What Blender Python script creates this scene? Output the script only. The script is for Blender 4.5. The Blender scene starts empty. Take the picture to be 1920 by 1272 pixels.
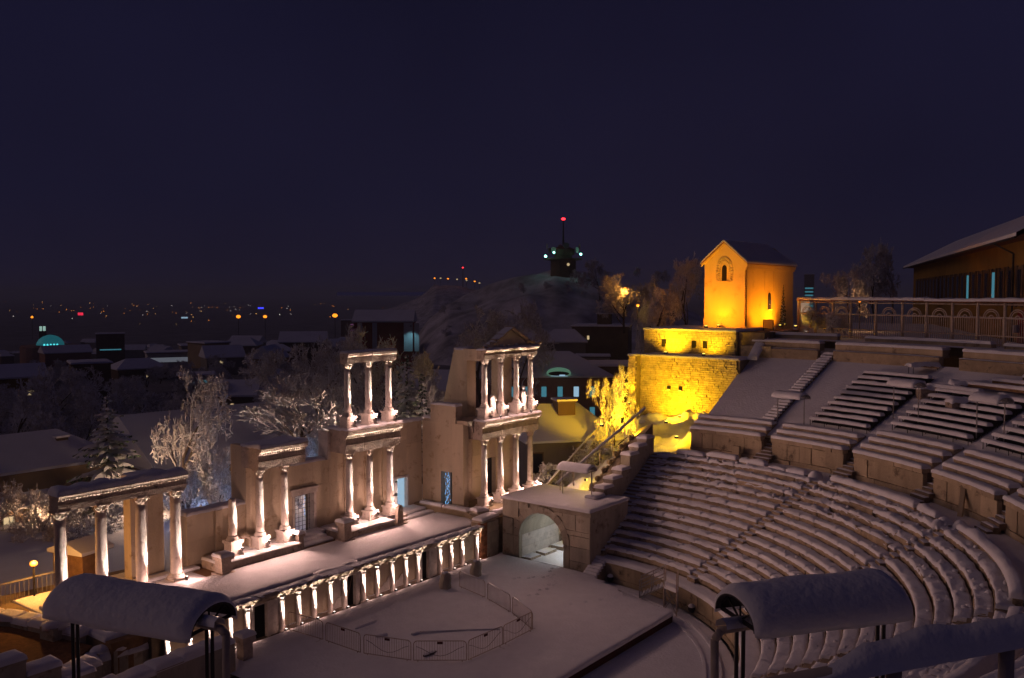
import bpy, bmesh, math, random
from math import sin, cos, radians, pi, hypot, atan2, sqrt
from mathutils import Vector, Matrix, noise

# ------------------------------------------------------------------ camera, world, sun, exposure
# The scene's frame is the theatre's own: origin at the centre of the orchestra, X along the stage
# front, Y towards the stage, Z up, metres.
sc = bpy.context.scene
COL = sc.collection
YAW, PITCH, LENS_PX = radians(52.1), radians(2.896), 1700.0
CAM = Vector((-32.709, -29.233, 17.5))
cd = bpy.data.cameras.new('camera'); cd.sensor_width = 36.0; cd.sensor_fit = 'HORIZONTAL'
cd.lens = LENS_PX * 36.0 / 1920.0; cd.clip_start = 0.2; cd.clip_end = 30000
cam = bpy.data.objects.new('camera', cd); COL.objects.link(cam)
cam.location = CAM; cam.rotation_euler = (pi / 2 - PITCH, 0, -YAW)
sc.camera = cam

w = bpy.data.worlds.new('World'); sc.world = w; w.use_nodes = True
nt = w.node_tree; nt.nodes.clear()
wo = nt.nodes.new('ShaderNodeOutputWorld'); bg = nt.nodes.new('ShaderNodeBackground')
tc = nt.nodes.new('ShaderNodeTexCoord'); sep = nt.nodes.new('ShaderNodeSeparateXYZ')
mr = nt.nodes.new('ShaderNodeMapRange'); mr.inputs['From Min'].default_value = -0.02; mr.inputs['From Max'].default_value = 0.45
cr = nt.nodes.new('ShaderNodeValToRGB')
cr.color_ramp.elements[0].color = (0.0125, 0.0098, 0.0235, 1); cr.color_ramp.elements[1].color = (0.0058, 0.0055, 0.0195, 1)
e = cr.color_ramp.elements.new(0.25); e.color = (0.0086, 0.0076, 0.0228, 1)
nz = nt.nodes.new('ShaderNodeTexNoise'); nz.inputs['Scale'].default_value = 2.2; nz.inputs['Detail'].default_value = 5
mz = nt.nodes.new('ShaderNodeMapRange'); mz.inputs['From Min'].default_value = 0.3; mz.inputs['From Max'].default_value = 0.7; mz.inputs['To Min'].default_value = 0.84; mz.inputs['To Max'].default_value = 1.18
mx = nt.nodes.new('ShaderNodeVectorMath'); mx.operation = 'SCALE'
nt.links.new(tc.outputs['Generated'], sep.inputs[0]); nt.links.new(sep.outputs['Z'], mr.inputs['Value'])
nt.links.new(mr.outputs[0], cr.inputs[0]); nt.links.new(tc.outputs['Generated'], nz.inputs['Vector'])
nt.links.new(nz.outputs[0], mz.inputs['Value']); nt.links.new(cr.outputs[0], mx.inputs[0]); nt.links.new(mz.outputs[0], mx.inputs['Scale'])
nt.links.new(mx.outputs[0], bg.inputs[0]); bg.inputs[1].default_value = 1.0
nt.links.new(bg.outputs[0], wo.inputs[0])

# one soft, low sun lamp, added as warm fill standing for town glow
sl = bpy.data.lights.new('town_glow', 'SUN'); sl.energy = 0.16; sl.color = (1.0, 0.64, 0.57); sl.angle = radians(32)
so = bpy.data.objects.new('town_glow', sl); COL.objects.link(so)
so.rotation_euler = Vector((0.52, -0.70, -0.40)).to_track_quat('-Z', 'Y').to_euler(); so.location = (0, 30, 60)

sc.view_settings.view_transform = 'Standard'; sc.view_settings.look = 'None'
sc.view_settings.exposure = 0.0; sc.view_settings.gamma = 1.0; sc.view_settings.use_curve_mapping = False
sc.cycles.use_denoising = True
try: sc.cycles.denoiser = 'OPENIMAGEDENOISE'
except Exception: pass
sc.cycles.max_bounces = 5; sc.cycles.diffuse_bounces = 3; sc.cycles.glossy_bounces = 2; sc.cycles.transparent_max_bounces = 4
sc.cycles.sample_clamp_indirect = 2.0; sc.cycles.caustics_reflective = False; sc.cycles.caustics_refractive = False
try: sc.cycles.use_light_tree = True
except Exception: pass

def at(x, y, depth):
    """point on the bearing of a spot of the photograph (1920 px wide) at a depth in metres"""
    dx = (x - 960) / LENS_PX; dz = -(y - 636) / LENS_PX
    wy = cos(PITCH) + dz * sin(PITCH); wz = -sin(PITCH) + dz * cos(PITCH)
    c, s = cos(YAW), sin(YAW)
    return CAM + Vector((dx * c + wy * s, -dx * s + wy * c, wz)) * depth
def ground_at(x, depth, z):
    p = at(x, 550, depth); return Vector((p.x, p.y, z))

rnd = random.Random(7)
def nz3(x, y, z=0.0): return noise.noise(Vector((x, y, z)))

# ------------------------------------------------------------------ materials
def mat(name, col, rough=0.8, var=0.18, scale=1.5, bump=0.0, bscale=8.0, snow=None, objvar=0.0, stain=None, metal=0.0, streak=False):
    """procedural surface: mottled colour, fine relief; snow=threshold lays snow on upward faces"""
    m = bpy.data.materials.new(name); m.use_nodes = True
    n = m.node_tree; b = n.nodes['Principled BSDF']; L = n.links.new
    b.inputs['Roughness'].default_value = rough; b.inputs['Metallic'].default_value = metal
    b.inputs['Specular IOR Level'].default_value = 0.3 if rough < 0.6 else 0.12
    geo = n.nodes.new('ShaderNodeNewGeometry')
    t1 = n.nodes.new('ShaderNodeTexNoise'); t1.inputs['Scale'].default_value = scale; t1.inputs['Detail'].default_value = 6; t1.inputs['Roughness'].default_value = 0.62
    pos = geo.outputs['Position']
    if streak:
        mp = n.nodes.new('ShaderNodeMapping'); mp.inputs['Scale'].default_value = (1, 1, 0.22); L(pos, mp.inputs['Vector']); L(mp.outputs[0], t1.inputs['Vector'])
    else: L(pos, t1.inputs['Vector'])
    r = n.nodes.new('ShaderNodeMapRange'); r.inputs['From Min'].default_value = 0.3; r.inputs['From Max'].default_value = 0.7
    r.inputs['To Min'].default_value = 1 - var; r.inputs['To Max'].default_value = 1 + var; L(t1.outputs[0], r.inputs['Value'])
    val = r.outputs[0]
    if objvar:
        oi = n.nodes.new('ShaderNodeObjectInfo'); r2 = n.nodes.new('ShaderNodeMapRange')
        r2.inputs['To Min'].default_value = 1 - objvar; r2.inputs['To Max'].default_value = 1 + objvar; L(oi.outputs['Random'], r2.inputs['Value'])
        mm = n.nodes.new('ShaderNodeMath'); mm.operation = 'MULTIPLY'; L(val, mm.inputs[0]); L(r2.outputs[0], mm.inputs[1]); val = mm.outputs[0]
    sc_ = n.nodes.new('ShaderNodeVectorMath'); sc_.operation = 'SCALE'; sc_.inputs[0].default_value = col; L(val, sc_.inputs['Scale'])
    out = sc_.outputs[0]
    if stain:
        t2 = n.nodes.new('ShaderNodeTexNoise'); t2.inputs['Scale'].default_value = stain[1]; t2.inputs['Detail'].default_value = 8; t2.inputs['Roughness'].default_value = 0.7
        L(pos, t2.inputs['Vector'])
        rs = n.nodes.new('ShaderNodeMapRange'); rs.inputs['From Min'].default_value = 0.56; rs.inputs['From Max'].default_value = 0.68; L(t2.outputs[0], rs.inputs['Value'])
        mi = n.nodes.new('ShaderNodeMix'); mi.data_type = 'RGBA'; L(rs.outputs[0], mi.inputs[0]); L(out, mi.inputs[6]); mi.inputs[7].default_value = (*stain[0], 1); out = mi.outputs[2]
    if snow is not None:
        sx = n.nodes.new('ShaderNodeSeparateXYZ'); L(geo.outputs['Normal'], sx.inputs[0])
        t3 = n.nodes.new('ShaderNodeTexNoise'); t3.inputs['Scale'].default_value = 2.5; t3.inputs['Detail'].default_value = 4; L(pos, t3.inputs['Vector'])
        ad = n.nodes.new('ShaderNodeMath'); ad.operation = 'MULTIPLY_ADD'; L(t3.outputs[0], ad.inputs[0]); ad.inputs[1].default_value = 0.5; L(sx.outputs['Z'], ad.inputs[2])
        rr = n.nodes.new('ShaderNodeMapRange'); rr.inputs['From Min'].default_value = snow + 0.18; rr.inputs['From Max'].default_value = snow + 0.34; L(ad.outputs[0], rr.inputs['Value'])
        mi = n.nodes.new('ShaderNodeMix'); mi.data_type = 'RGBA'; L(rr.outputs[0], mi.inputs[0]); L(out, mi.inputs[6]); mi.inputs[7].default_value = (0.78, 0.78, 0.80, 1); out = mi.outputs[2]
    L(out, b.inputs['Base Color'])
    if bump:
        t4 = n.nodes.new('ShaderNodeTexNoise'); t4.inputs['Scale'].default_value = bscale; t4.inputs['Detail'].default_value = 5; L(pos, t4.inputs['Vector'])
        bp = n.nodes.new('ShaderNodeBump'); bp.inputs['Strength'].default_value = bump; bp.inputs['Distance'].default_value = 0.08; L(t4.outputs[0], bp.inputs['Height']); L(bp.outputs[0], b.inputs['Normal'])
    return m
def emis(name, col, strength):
    m = bpy.data.materials.new(name); m.use_nodes = True; b = m.node_tree.nodes['Principled BSDF']
    b.inputs['Base Color'].default_value = (0.1, 0.1, 0.1, 1)
    b.inputs['Emission Color'].default_value = (*col, 1); b.inputs['Emission Strength'].default_value = strength
    return m
M = {}
M['snow'] = mat('snow', (0.82, 0.81, 0.82), 0.65, 0.05, 1.5, bump=0.45, bscale=7.0)
M['trodden'] = mat('trodden_snow', (0.76, 0.76, 0.78), 0.7, 0.08, 1.2, bump=0.5, bscale=5.0)
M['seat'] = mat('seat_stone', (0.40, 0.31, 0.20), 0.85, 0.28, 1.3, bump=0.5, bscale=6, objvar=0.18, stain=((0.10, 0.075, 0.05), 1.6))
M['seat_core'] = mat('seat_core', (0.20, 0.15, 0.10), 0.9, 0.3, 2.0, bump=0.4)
M['podium'] = mat('podium_stone', (0.44, 0.35, 0.23), 0.85, 0.25, 0.9, bump=0.4, objvar=0.15, stain=((0.16, 0.12, 0.08), 1.1), streak=True)
M['slab'] = mat('wall_slab_stone', (0.57, 0.475, 0.34), 0.8, 0.16, 0.7, bump=0.25, objvar=0.09, stain=((0.36, 0.26, 0.16), 1.3), streak=True)
M['marble'] = mat('weathered_marble', (0.62, 0.55, 0.49), 0.6, 0.18, 2.0, bump=0.3, bscale=9, objvar=0.06, stain=((0.34, 0.27, 0.22), 1.8))
M['trim'] = mat('carved_trim', (0.50, 0.41, 0.33), 0.75, 0.25, 2.5, bump=0.6, bscale=10, objvar=0.06, stain=((0.16, 0.12, 0.09), 2.2))
M['oldtrim'] = mat('eroded_trim', (0.40, 0.32, 0.24), 0.85, 0.35, 2.5, bump=0.9, bscale=7, stain=((0.10, 0.08, 0.06), 1.7), snow=0.62)
M['ashlar'] = mat('grey_ashlar', (0.42, 0.37, 0.29), 0.8, 0.22, 1.2, bump=0.35, objvar=0.10, stain=((0.20, 0.15, 0.10), 1.2), streak=True)
M['rubble'] = mat('rubble_stone', (0.46, 0.37, 0.22), 0.9, 0.35, 3.0, bump=0.7, bscale=12, objvar=0.2)
M['mortar'] = mat('mortar', (0.24, 0.19, 0.12), 0.95, 0.2, 2.0)
M['brick'] = mat('old_brick', (0.36, 0.15, 0.07), 0.9, 0.25, 4.0, bump=0.5, objvar=0.25)
M['plate'] = mat('dull_red_plate', (0.10, 0.03, 0.025), 0.8, 0.1)
M['plaster'] = mat('chapel_plaster', (0.55, 0.42, 0.22), 0.85, 0.10, 0.6, bump=0.1, stain=((0.44, 0.32, 0.15), 0.8), streak=True)
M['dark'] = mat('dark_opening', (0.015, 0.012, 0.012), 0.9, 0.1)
M['wood'] = mat('weathered_wood', (0.24, 0.14, 0.07), 0.8, 0.3, 3.0, bump=0.3, objvar=0.15)
M['stagewood'] = mat('dark_red_boarding', (0.06, 0.018, 0.014), 0.7, 0.2, 4.0)
M['steel'] = mat('galvanised_steel', (0.35, 0.33, 0.31), 0.5, 0.15, 6.0, metal=0.5)
M['darksteel'] = mat('dark_steel', (0.035, 0.03, 0.03), 0.55, 0.2, 5.0, metal=0.3)
M['rail'] = mat('painted_rail', (0.46, 0.38, 0.31), 0.7, 0.2, 3.0)
M['bark'] = mat('bark', (0.07, 0.05, 0.035), 0.95, 0.3, 4.0, snow=0.55)
M['twig'] = mat('frosted_twig', (0.50, 0.45, 0.43), 0.9, 0.25, 3.0, snow=0.0)
M['town'] = mat('dark_town_ground', (0.17, 0.16, 0.17), 0.95, 0.6, 0.03, snow=None)
M['needle'] = mat('spruce_needles', (0.035, 0.055, 0.03), 0.9, 0.3, 3.0, snow=0.60)
M['roofsnow'] = mat('roof_snow', (0.74, 0.74, 0.78), 0.7, 0.06, 0.3)
M['tile'] = mat('roof_tile', (0.16, 0.07, 0.04), 0.9, 0.25, 3.0)
M['w_tan'] = mat('tan_render', (0.36, 0.26, 0.16), 0.9, 0.15, 0.5, objvar=0.1)
M['w_grey'] = mat('grey_render', (0.28, 0.25, 0.22), 0.9, 0.15, 0.5, objvar=0.1)
M['w_brown'] = mat('brown_render', (0.13, 0.085, 0.055), 0.9, 0.2, 0.5, objvar=0.1)
M['w_red'] = mat('red_render', (0.26, 0.04, 0.035), 0.9, 0.15, 0.5)
M['w_white'] = mat('white_render', (0.6, 0.58, 0.55), 0.9, 0.1, 0.5)
M['w_rose'] = mat('rose_render', (0.30, 0.16, 0.12), 0.9, 0.15, 0.5)
M['w_ochre'] = mat('ochre_render', (0.26, 0.15, 0.035), 0.9, 0.15, 0.6)
M['glass'] = mat('dark_glass', (0.012, 0.013, 0.016), 0.15, 0.1)
M['rock'] = mat('snowy_rock', (0.13, 0.10, 0.075), 0.9, 0.3, 0.35, bump=0.8, bscale=0.8, snow=0.55)
M['scrub'] = mat('snowy_scrub', (0.07, 0.055, 0.05), 0.95, 0.4, 0.25, bump=0.8, bscale=1.5, snow=0.45)
M['paving'] = mat('brown_paving', (0.22, 0.10, 0.04), 0.85, 0.3, 5.0, bump=0.6, bscale=10)
M['lens'] = emis('lamp_glass', (1.0, 0.80, 0.70), 2.5)
M['e_sodium'] = emis('sodium_lamp', (1.0, 0.27, 0.015), 2.6)
M['e_yellow'] = emis('yellow_lamp', (1.0, 0.72, 0.12), 6.0)
M['e_blue'] = emis('blue_string_light', (0.22, 0.55, 1.0), 1.1)
M['e_pale'] = emis('pale_lit_pane', (0.45, 0.72, 0.95), 0.62)
M['e_cyan'] = emis('cyan_lit_pane', (0.10, 0.42, 0.55), 0.40)
M['e_warm'] = emis('warm_lit_pane', (1.0, 0.75, 0.40), 0.55)
M['e_green'] = emis('green_glow_frame', (0.16, 0.38, 0.26), 0.38)
M['e_dome'] = emis('cyan_dome_glow', (0.04, 0.42, 0.52), 0.20)
M['e_mint'] = emis('mint_lamp', (0.30, 1.0, 0.80), 6.0)
M['e_red'] = emis('red_beacon', (1.0, 0.02, 0.03), 6.0)
M['e_white'] = emis('white_lamp', (1.0, 0.9, 0.8), 3.0)
M['e_deepblue'] = emis('deep_blue_sign', (0.05, 0.06, 1.0), 2.0)

# ------------------------------------------------------------------ mesh building
class MB:
    def __init__(s): s.v = []; s.f = []
    def add(s, vs, fs):
        o = len(s.v); s.v += [tuple(p) for p in vs]; s.f += [tuple(i + o for i in q) for q in fs]; return s
    def hexa(s, p):
        return s.add(p, [(3, 2, 1, 0), (4, 5, 6, 7), (0, 1, 5, 4), (1, 2, 6, 5), (2, 3, 7, 6), (3, 0, 4, 7)])
    def box(s, x0, x1, y0, y1, z0, z1, j=0.0):
        p = [(x0, y0, z0), (x1, y0, z0), (x1, y1, z0), (x0, y1, z0), (x0, y0, z1), (x1, y0, z1), (x1, y1, z1), (x0, y1, z1)]
        if j: p = [(a + rnd.uniform(-j, j), b + rnd.uniform(-j, j), c + rnd.uniform(-j, j)) for a, b, c in p]
        return s.hexa(p)
    def obox(s, c, ang, lx, ly, z0, z1):
        ca, sa = cos(ang), sin(ang); q = []
        for z in (z0, z1):
            for a, b in ((-lx / 2, -ly / 2), (lx / 2, -ly / 2), (lx / 2, ly / 2), (-lx / 2, ly / 2)):
                q.append((c[0] + a * ca - b * sa, c[1] + a * sa + b * ca, z))
        return s.hexa(q)
    def prism(s, poly, z0, z1):
        n = len(poly); vs = [(x, y, z0) for x, y in poly] + [(x, y, z1) for x, y in poly]
        return s.add(vs, [tuple(range(n))[::-1], tuple(range(n, 2 * n))] + [(i, (i + 1) % n, (i + 1) % n + n, i + n) for i in range(n)])
    def extrude_y(s, poly, y0, y1):   # polygon in x,z pushed along y
        n = len(poly); vs = [(x, y0, z) for x, z in poly] + [(x, y1, z) for x, z in poly]
        return s.add(vs, [tuple(range(n)), tuple(range(n, 2 * n))[::-1]] + [((i + 1) % n, i, i + n, (i + 1) % n + n) for i in range(n)])
    def extrude_x(s, poly, x0, x1):   # polygon in y,z pushed along x
        n = len(poly); vs = [(x0, y, z) for y, z in poly] + [(x1, y, z) for y, z in poly]
        return s.add(vs, [tuple(range(n))[::-1], tuple(range(n, 2 * n))] + [(i, (i + 1) % n, (i + 1) % n + n, i + n) for i in range(n)])
    def lathe(s, c, prof, seg=16, a0=0.0, a1=2 * pi, wob=0.0):
        full = abs(a1 - a0 - 2 * pi) < 1e-6; m = seg if full else seg + 1; vs = []
        for r, z in prof:
            for i in range(m):
                a = a0 + (a1 - a0) * i / seg; rr = r * (1 + (wob * nz3(cos(a) * 1.3 + c[0], sin(a) * 1.3 + c[1], z * 1.7) if wob else 0))
                vs.append((c[0] + rr * cos(a), c[1] + rr * sin(a), c[2] + z))
        fs = []
        for k in range(len(prof) - 1):
            for i in range(seg if full else seg):
                j = (i + 1) % m
                fs.append((k * m + i, k * m + j, (k + 1) * m + j, (k + 1) * m + i))
        fs.append(tuple(range(m))[::-1]); fs.append(tuple(range((len(prof) - 1) * m, len(prof) * m)))
        return s.add(vs, fs)
    def tube(s, p, q, r, seg=6, r2=None, cap=True):
        p, q = Vector(p), Vector(q); d = q - p
        if d.length < 1e-6: return s
        d.normalize(); a = d.orthogonal().normalized(); b = d.cross(a); r2 = r if r2 is None else r2; vs = []
        for c, rr in ((p, r), (q, r2)):
            for i in range(seg):
                t = 2 * pi * i / seg; vs.append(c + (a * cos(t) + b * sin(t)) * rr)
        fs = [(i, (i + 1) % seg, (i + 1) % seg + seg, i + seg) for i in range(seg)]
        if cap: fs += [tuple(range(seg))[::-1], tuple(range(seg, 2 * seg))]
        return s.add(vs, fs)
    def path(s, pts, r, seg=6):
        for a, b in zip(pts, pts[1:]): s.tube(a, b, r, seg)
        return s
    def arcbox(s, r0, r1, a0, a1, z0, z1, n=4, j=0.0):   # angles in degrees
        vs = []
        for i in range(n + 1):
            a = radians(a0 + (a1 - a0) * i / n); jj = [rnd.uniform(-j, j) for _ in range(4)] if j else (0, 0, 0, 0)
            for (r, z, q) in ((r0, z0, 0), (r1, z0, 1), (r1, z1, 2), (r0, z1, 3)): vs.append(((r + jj[q]) * cos(a), (r + jj[q]) * sin(a), z + (jj[q] if z == z1 else 0)))
        fs = [(0, 3, 2, 1) if a0 < a1 else (0, 1, 2, 3), (4 * n, 4 * n + 1, 4 * n + 2, 4 * n + 3) if a0 < a1 else (4 * n + 3, 4 * n + 2, 4 * n + 1, 4 * n)]
        for i in range(n):
            for q in range(4):
                k = (q + 1) % 4; fs.append((4 * i + q, 4 * i + k, 4 * i + 4 + k, 4 * i + 4 + q))
        return s.add(vs, fs)
    def ball(s, c, rx, ry, rz, n=8, m=6, wob=0.0):
        vs = []; fs = []
        for k in range(m + 1):
            t = pi * k / m
            for i in range(n):
                a = 2 * pi * i / n; x, y, z = sin(t) * cos(a), sin(t) * sin(a), cos(t)
                g = 1 + (wob * nz3(x * 1.7 + c[0], y * 1.7 + c[1], z * 1.7 + c[2]) if wob else 0)
                vs.append((c[0] + rx * x * g, c[1] + ry * y * g, c[2] + rz * z * g))
        for k in range(m):
            for i in range(n): fs.append((k * n + i, (k + 1) * n + i, (k + 1) * n + (i + 1) % n, k * n + (i + 1) % n))
        return s.add(vs, fs)
    def snow(s, fn, Ls, Lt, th, ds=0.3, dt=0.3, over=0.03, rough=0.25, ragged=0.0, sd=0.0, dips=()):
        """a lying layer of snow with rounded rims over the patch fn(s,t), 0<=s<=Ls, 0<=t<=Lt"""
        def ax(L, d):
            e = min(th * 1.1, L * 0.3); k = max(1, int(round((L - 2 * e) / d)))
            return [-over, 0.0, e * 0.3] + [e + (L - 2 * e) * i / k for i in range(k + 1)] + [L - e * 0.3, L, L + over], e
        S_, es = ax(Ls, ds); T_, et = ax(Lt, dt)
        if dips: S_ = sorted(S_ + [d + o for d in dips for o in (-.07, -.03, 0, .03, .07) if .1 < d + o < Ls - .1])
        n = len(T_); vs = []; fs = []
        for a in S_:
            for b in T_:
                x, y, z = fn(a, b)
                q = min(min(a, Ls - a) / es, min(b, Lt - b) / et, 1.0)
                if q < 0: h = -0.05 - 0.02
                else: h = th * (0.45 + 0.55 * sqrt(max(0.0, 1 - (1 - q) ** 2)))
                if q >= 0: h *= 1 + rough * nz3(x * 1.1 + sd, y * 1.1, z) + rough * 0.6 * nz3(x * 3.1, y * 3.1 + sd, z)
                if dips and q >= 0: h -= th * sum((.75 if b < Lt * .55 else .3) * math.exp(-((a - d) / .045) ** 2) for d in dips if abs(a - d) < .2)
                if ragged and q < 0.6: h += ragged * nz3(x * 4 + sd, y * 4, 3.3)
                vs.append((x, y, z + h))
        for i in range(len(S_) - 1):
            for k in range(n - 1): fs.append((i * n + k, i * n + k + 1, (i + 1) * n + k + 1, (i + 1) * n + k))
        a_, b_, c_ = Vector(vs[0]), Vector(vs[1]), Vector(vs[n])
        if (c_ - a_).cross(b_ - a_).z > 0: pass
        p0, p1, p2 = Vector(fn(0, 0)), Vector(fn(Ls, 0)), Vector(fn(0, Lt))
        if (p1 - p0).cross(p2 - p0).z > 0: fs = [q[::-1] for q in fs]
        return s.add(vs, fs)
    def snowbox(s, x0, x1, y0, y1, z, th, **k):
        return s.snow(lambda a, b: (x0 + a, y0 + b, z), x1 - x0, y1 - y0, th, **k)
    def mesh(s, name, smooth=False):
        me = bpy.data.meshes.new(name); me.from_pydata(s.v, [], s.f); me.validate(); me.update()
        if smooth: me.polygons.foreach_set('use_smooth', [True] * len(me.polygons))
        return me
def obj(name, mb, m, parent=None, smooth=False, world=True):
    me = mb if isinstance(mb, bpy.types.Mesh) else mb.mesh(name, smooth)
    if m is not None and not me.materials: me.materials.append(M[m] if isinstance(m, str) else m)
    o = bpy.data.objects.new(name, me); COL.objects.link(o)
    if parent is not None:
        o.parent = parent
        if world: o.matrix_parent_inverse = root_inv(parent)
    return o
def root_inv(p):
    return Matrix.Translation(-p.location) if p.type == 'EMPTY' else Matrix.Identity(4)
def tag(o, label=None, cat=None, group=None, kind=None):
    if label: o['label'] = label
    if cat: o['category'] = cat
    if group: o['group'] = group
    if kind: o['kind'] = kind
    return o
def thing(name, label, cat, loc=(0, 0, 0), group=None):
    o = bpy.data.objects.new(name, None); COL.objects.link(o); o.location = loc; o.empty_display_size = 0.3
    return tag(o, label, cat, group)
def struct(name, mb, m, smooth=False): return tag(obj(name, mb, m, None, smooth), kind='structure')
def dup(root, loc, rz=0.0, label=None, group=None, scale=1.0):
    """a copy of a thing, its parts and their sub-parts"""
    r = root.copy(); COL.objects.link(r); r.location = loc; r.rotation_euler = (0, 0, rz); r.scale = (scale,) * 3
    if label: r['label'] = label
    if group: r['group'] = group
    for ch in list(root.children):
        c = ch.copy(); COL.objects.link(c); c.parent = r
        for g in list(ch.children):
            d = g.copy(); COL.objects.link(d); d.parent = c
    return r
def light(name, kind, loc, energy, col, parent=None, direction=None, size=60, blend=0.5, radius=0.05):
    l = bpy.data.lights.new(name, kind); l.energy = energy; l.color = col; l.shadow_soft_size = radius
    if kind == 'SPOT': l.spot_size = radians(size); l.spot_blend = blend
    o = bpy.data.objects.new(name, l); COL.objects.link(o); o.location = loc
    if direction is not None: o.rotation_euler = Vector(direction).to_track_quat('-Z', 'Y').to_euler()
    if parent is not None: o.parent = parent
    return o
# ------------------------------------------------------------------ ground sheets
def ground_z(x, y):
    dv = y - 9.0; t = max(0.0, min(1.0, dv / 6.0)); z = -1.3 + 2.9 * t * t * (3 - 2 * t)
    d = hypot(x - CAM.x, y - CAM.y); t = max(0.0, min(1.0, (d - 70) / 90)); z += -4.5 * t * t * (3 - 2 * t)
    t = max(0.0, min(1.0, (d - 150) / 800)); z += -36 * t * t * (3 - 2 * t)
    return z
def ring_sheet(name, radii, m_):
    g = MB(); NA = 72; vs = []; fs = []
    for r in radii:
        for i in range(NA):
            a = 2 * pi * i / NA; x, y = r * cos(a), r * sin(a); vs.append((x, y, ground_z(x, y) + (0.25 * nz3(x * .1, y * .1) if r < 300 else 0)))
    for k in range(len(radii) - 1):
        for i in range(NA): fs.append((k * NA + i, (k + 1) * NA + i, (k + 1) * NA + (i + 1) % NA, k * NA + (i + 1) % NA))
    if radii[0] < .1: pass
    g.add(vs, fs); return struct(name, g, m_, True)
ring_sheet('ground', [.05, 6, 9, 12, 15, 19, 24, 30, 38, 48, 60, 75, 95], 'roofsnow')
ring_sheet('town_ground', [95, 120, 150, 190, 240, 300, 380, 480, 620, 800, 1100, 1600, 2500, 4500, 8000, 14000, 22000], 'town')

# upper terrace behind the seating
g = MB(); N = 60
for i in range(N):
    a0, a1 = radians(9 - 200 * i / N), radians(9 - 200 * (i + 1) / N)
    for r0, r1, z0, z1 in ((36.9, 46, 13.85, 13.9), (46, 90, 13.9, 13.6), (90, 120, 13.6, -6)):
        g.add([(r0 * cos(a0), r0 * sin(a0), z0), (r1 * cos(a0), r1 * sin(a0), z1), (r1 * cos(a1), r1 * sin(a1), z1), (r0 * cos(a1), r0 * sin(a1), z0)], [(3, 2, 1, 0)])
struct('terrace_ground', g, 'snow', True)

# orchestra floor and the gutter ring round it
g = MB(); pts = [(13.6 * cos(radians(a)), 13.6 * sin(radians(a))) for a in range(6, -189, -4)]
pts = [(13.4, 7.6)] + pts + [(-13.4, 7.6)]
n = len(pts); g.add([(0, 0, 0.0)] + [(x, y, 0.0) for x, y in pts], [(0, i + 2, i + 1) for i in range(n - 1)])
struct('orchestra_floor', g, 'snow', True)
g = MB(); g.arcbox(12.75, 12.95, 0, -180, -0.02, 0.10, 60); g.arcbox(12.1, 12.25, 0, -180, -0.02, 0.07, 60)
struct('gutter_kerb', g, 'snow')

# wooden stage platform filling the orchestra, deep in snow
plat = [(-9.2, -6.9), (9.95, -6.85), (10.25, -6.55), (10.85, -3.25), (11.15, -3.25), (11.15, -2.75), (11.6, -2.7), (12.0, -1.25), (12.3, -1.2), (12.3, -0.75), (12.75, 0.6), (12.85, 1.35), (12.85, 7.2), (-9.2, 7.2)]
t = thing('stage_platform', 'dark red edged wooden platform under deep smooth snow filling the orchestra', 'platform', (0, 0, 0))
g = MB(); g.prism([(x, y) for x, y in plat], 0.02, 0.40); obj('decking', g, 'stagewood', t)
g = MB()
def plat_x(y):   # right edge at a given y
    q = plat[1:13]
    for (xa, ya), (xb, yb) in zip(q, q[1:]):
        if ya <= y <= yb and yb > ya: return xa + (xb - xa) * (y - ya) / (yb - ya)
    return q[0][0] if y < q[0][1] else q[-1][0]
ys = [-6.9, -6.88, -6.84, -6.75, -6.6] + [-6.4 + 0.18 * i for i in range(75)] + [7.15]
ys = sorted(set(ys + [-3.26, -3.24, -2.76, -2.74, -1.26, -1.24, -0.76, -0.74])); NX = 130; vs = []; fs = []
trail = [((5.6 + 0.55 * k + 0.12 * (k % 2), 0.3 + 0.28 * (k % 2) + 0.05 * k)) for k in range(13)] + [(9.2 + 0.32 * k, 3.2 + 0.2 * (k % 2) - 0.30 * k) for k in range(7)] + [(12.2 - 0.5 * k, 2.6 - 0.42 * k + 0.2 * (k % 2)) for k in range(6)] + [(7.6 + 0.8 * k, -1.9 - 0.45 * k) for k in range(4)]
for y in ys:
    xe = plat_x(y)
    for i in range(NX + 1):
        u = i / NX; x = -9.2 + (xe + 9.2) * u; e = min((y + 6.9) / 0.16, (xe - x) / 0.10 + 0.25, 1.0)
        h = 0.40 + 0.19 * (0.35 + 0.65 * sqrt(max(0.0, 1 - (1 - max(0, e)) ** 2)))
        h += 0.030 * nz3(x * .5, y * .5) + 0.014 * nz3(x * 1.1 + y * .4, y * 1.3, 7.) + 0.007 * nz3(x * 2, y * 2, 5)
        if -4 < x < 7 and -2.4 < y < 7: h += 0.11 * max(0.0, nz3(x * .35 + y * .35, (y - x) * 1.6, 2.0) - 0.18)
        vs.append((x, y, h if y > -6.9 else 0.39))
n = NX + 1
for k in range(len(ys) - 1):
    for i in range(NX): fs.append((k * n + i, k * n + i + 1, (k + 1) * n + i + 1, (k + 1) * n + i))
g.add(vs, fs); obj('snow_cover', g, 'snow', t, True)
g = MB()
for x, y in trail: g.lathe((x, y, 0.575), [(0.15, 0.0), (0.12, 0.03), (0.085, 0.035), (0.06, 0.008), (0.03, 0.004)], 8)
tag(obj('footprint_rims', g, 'trodden', t), kind='stuff')
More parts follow.
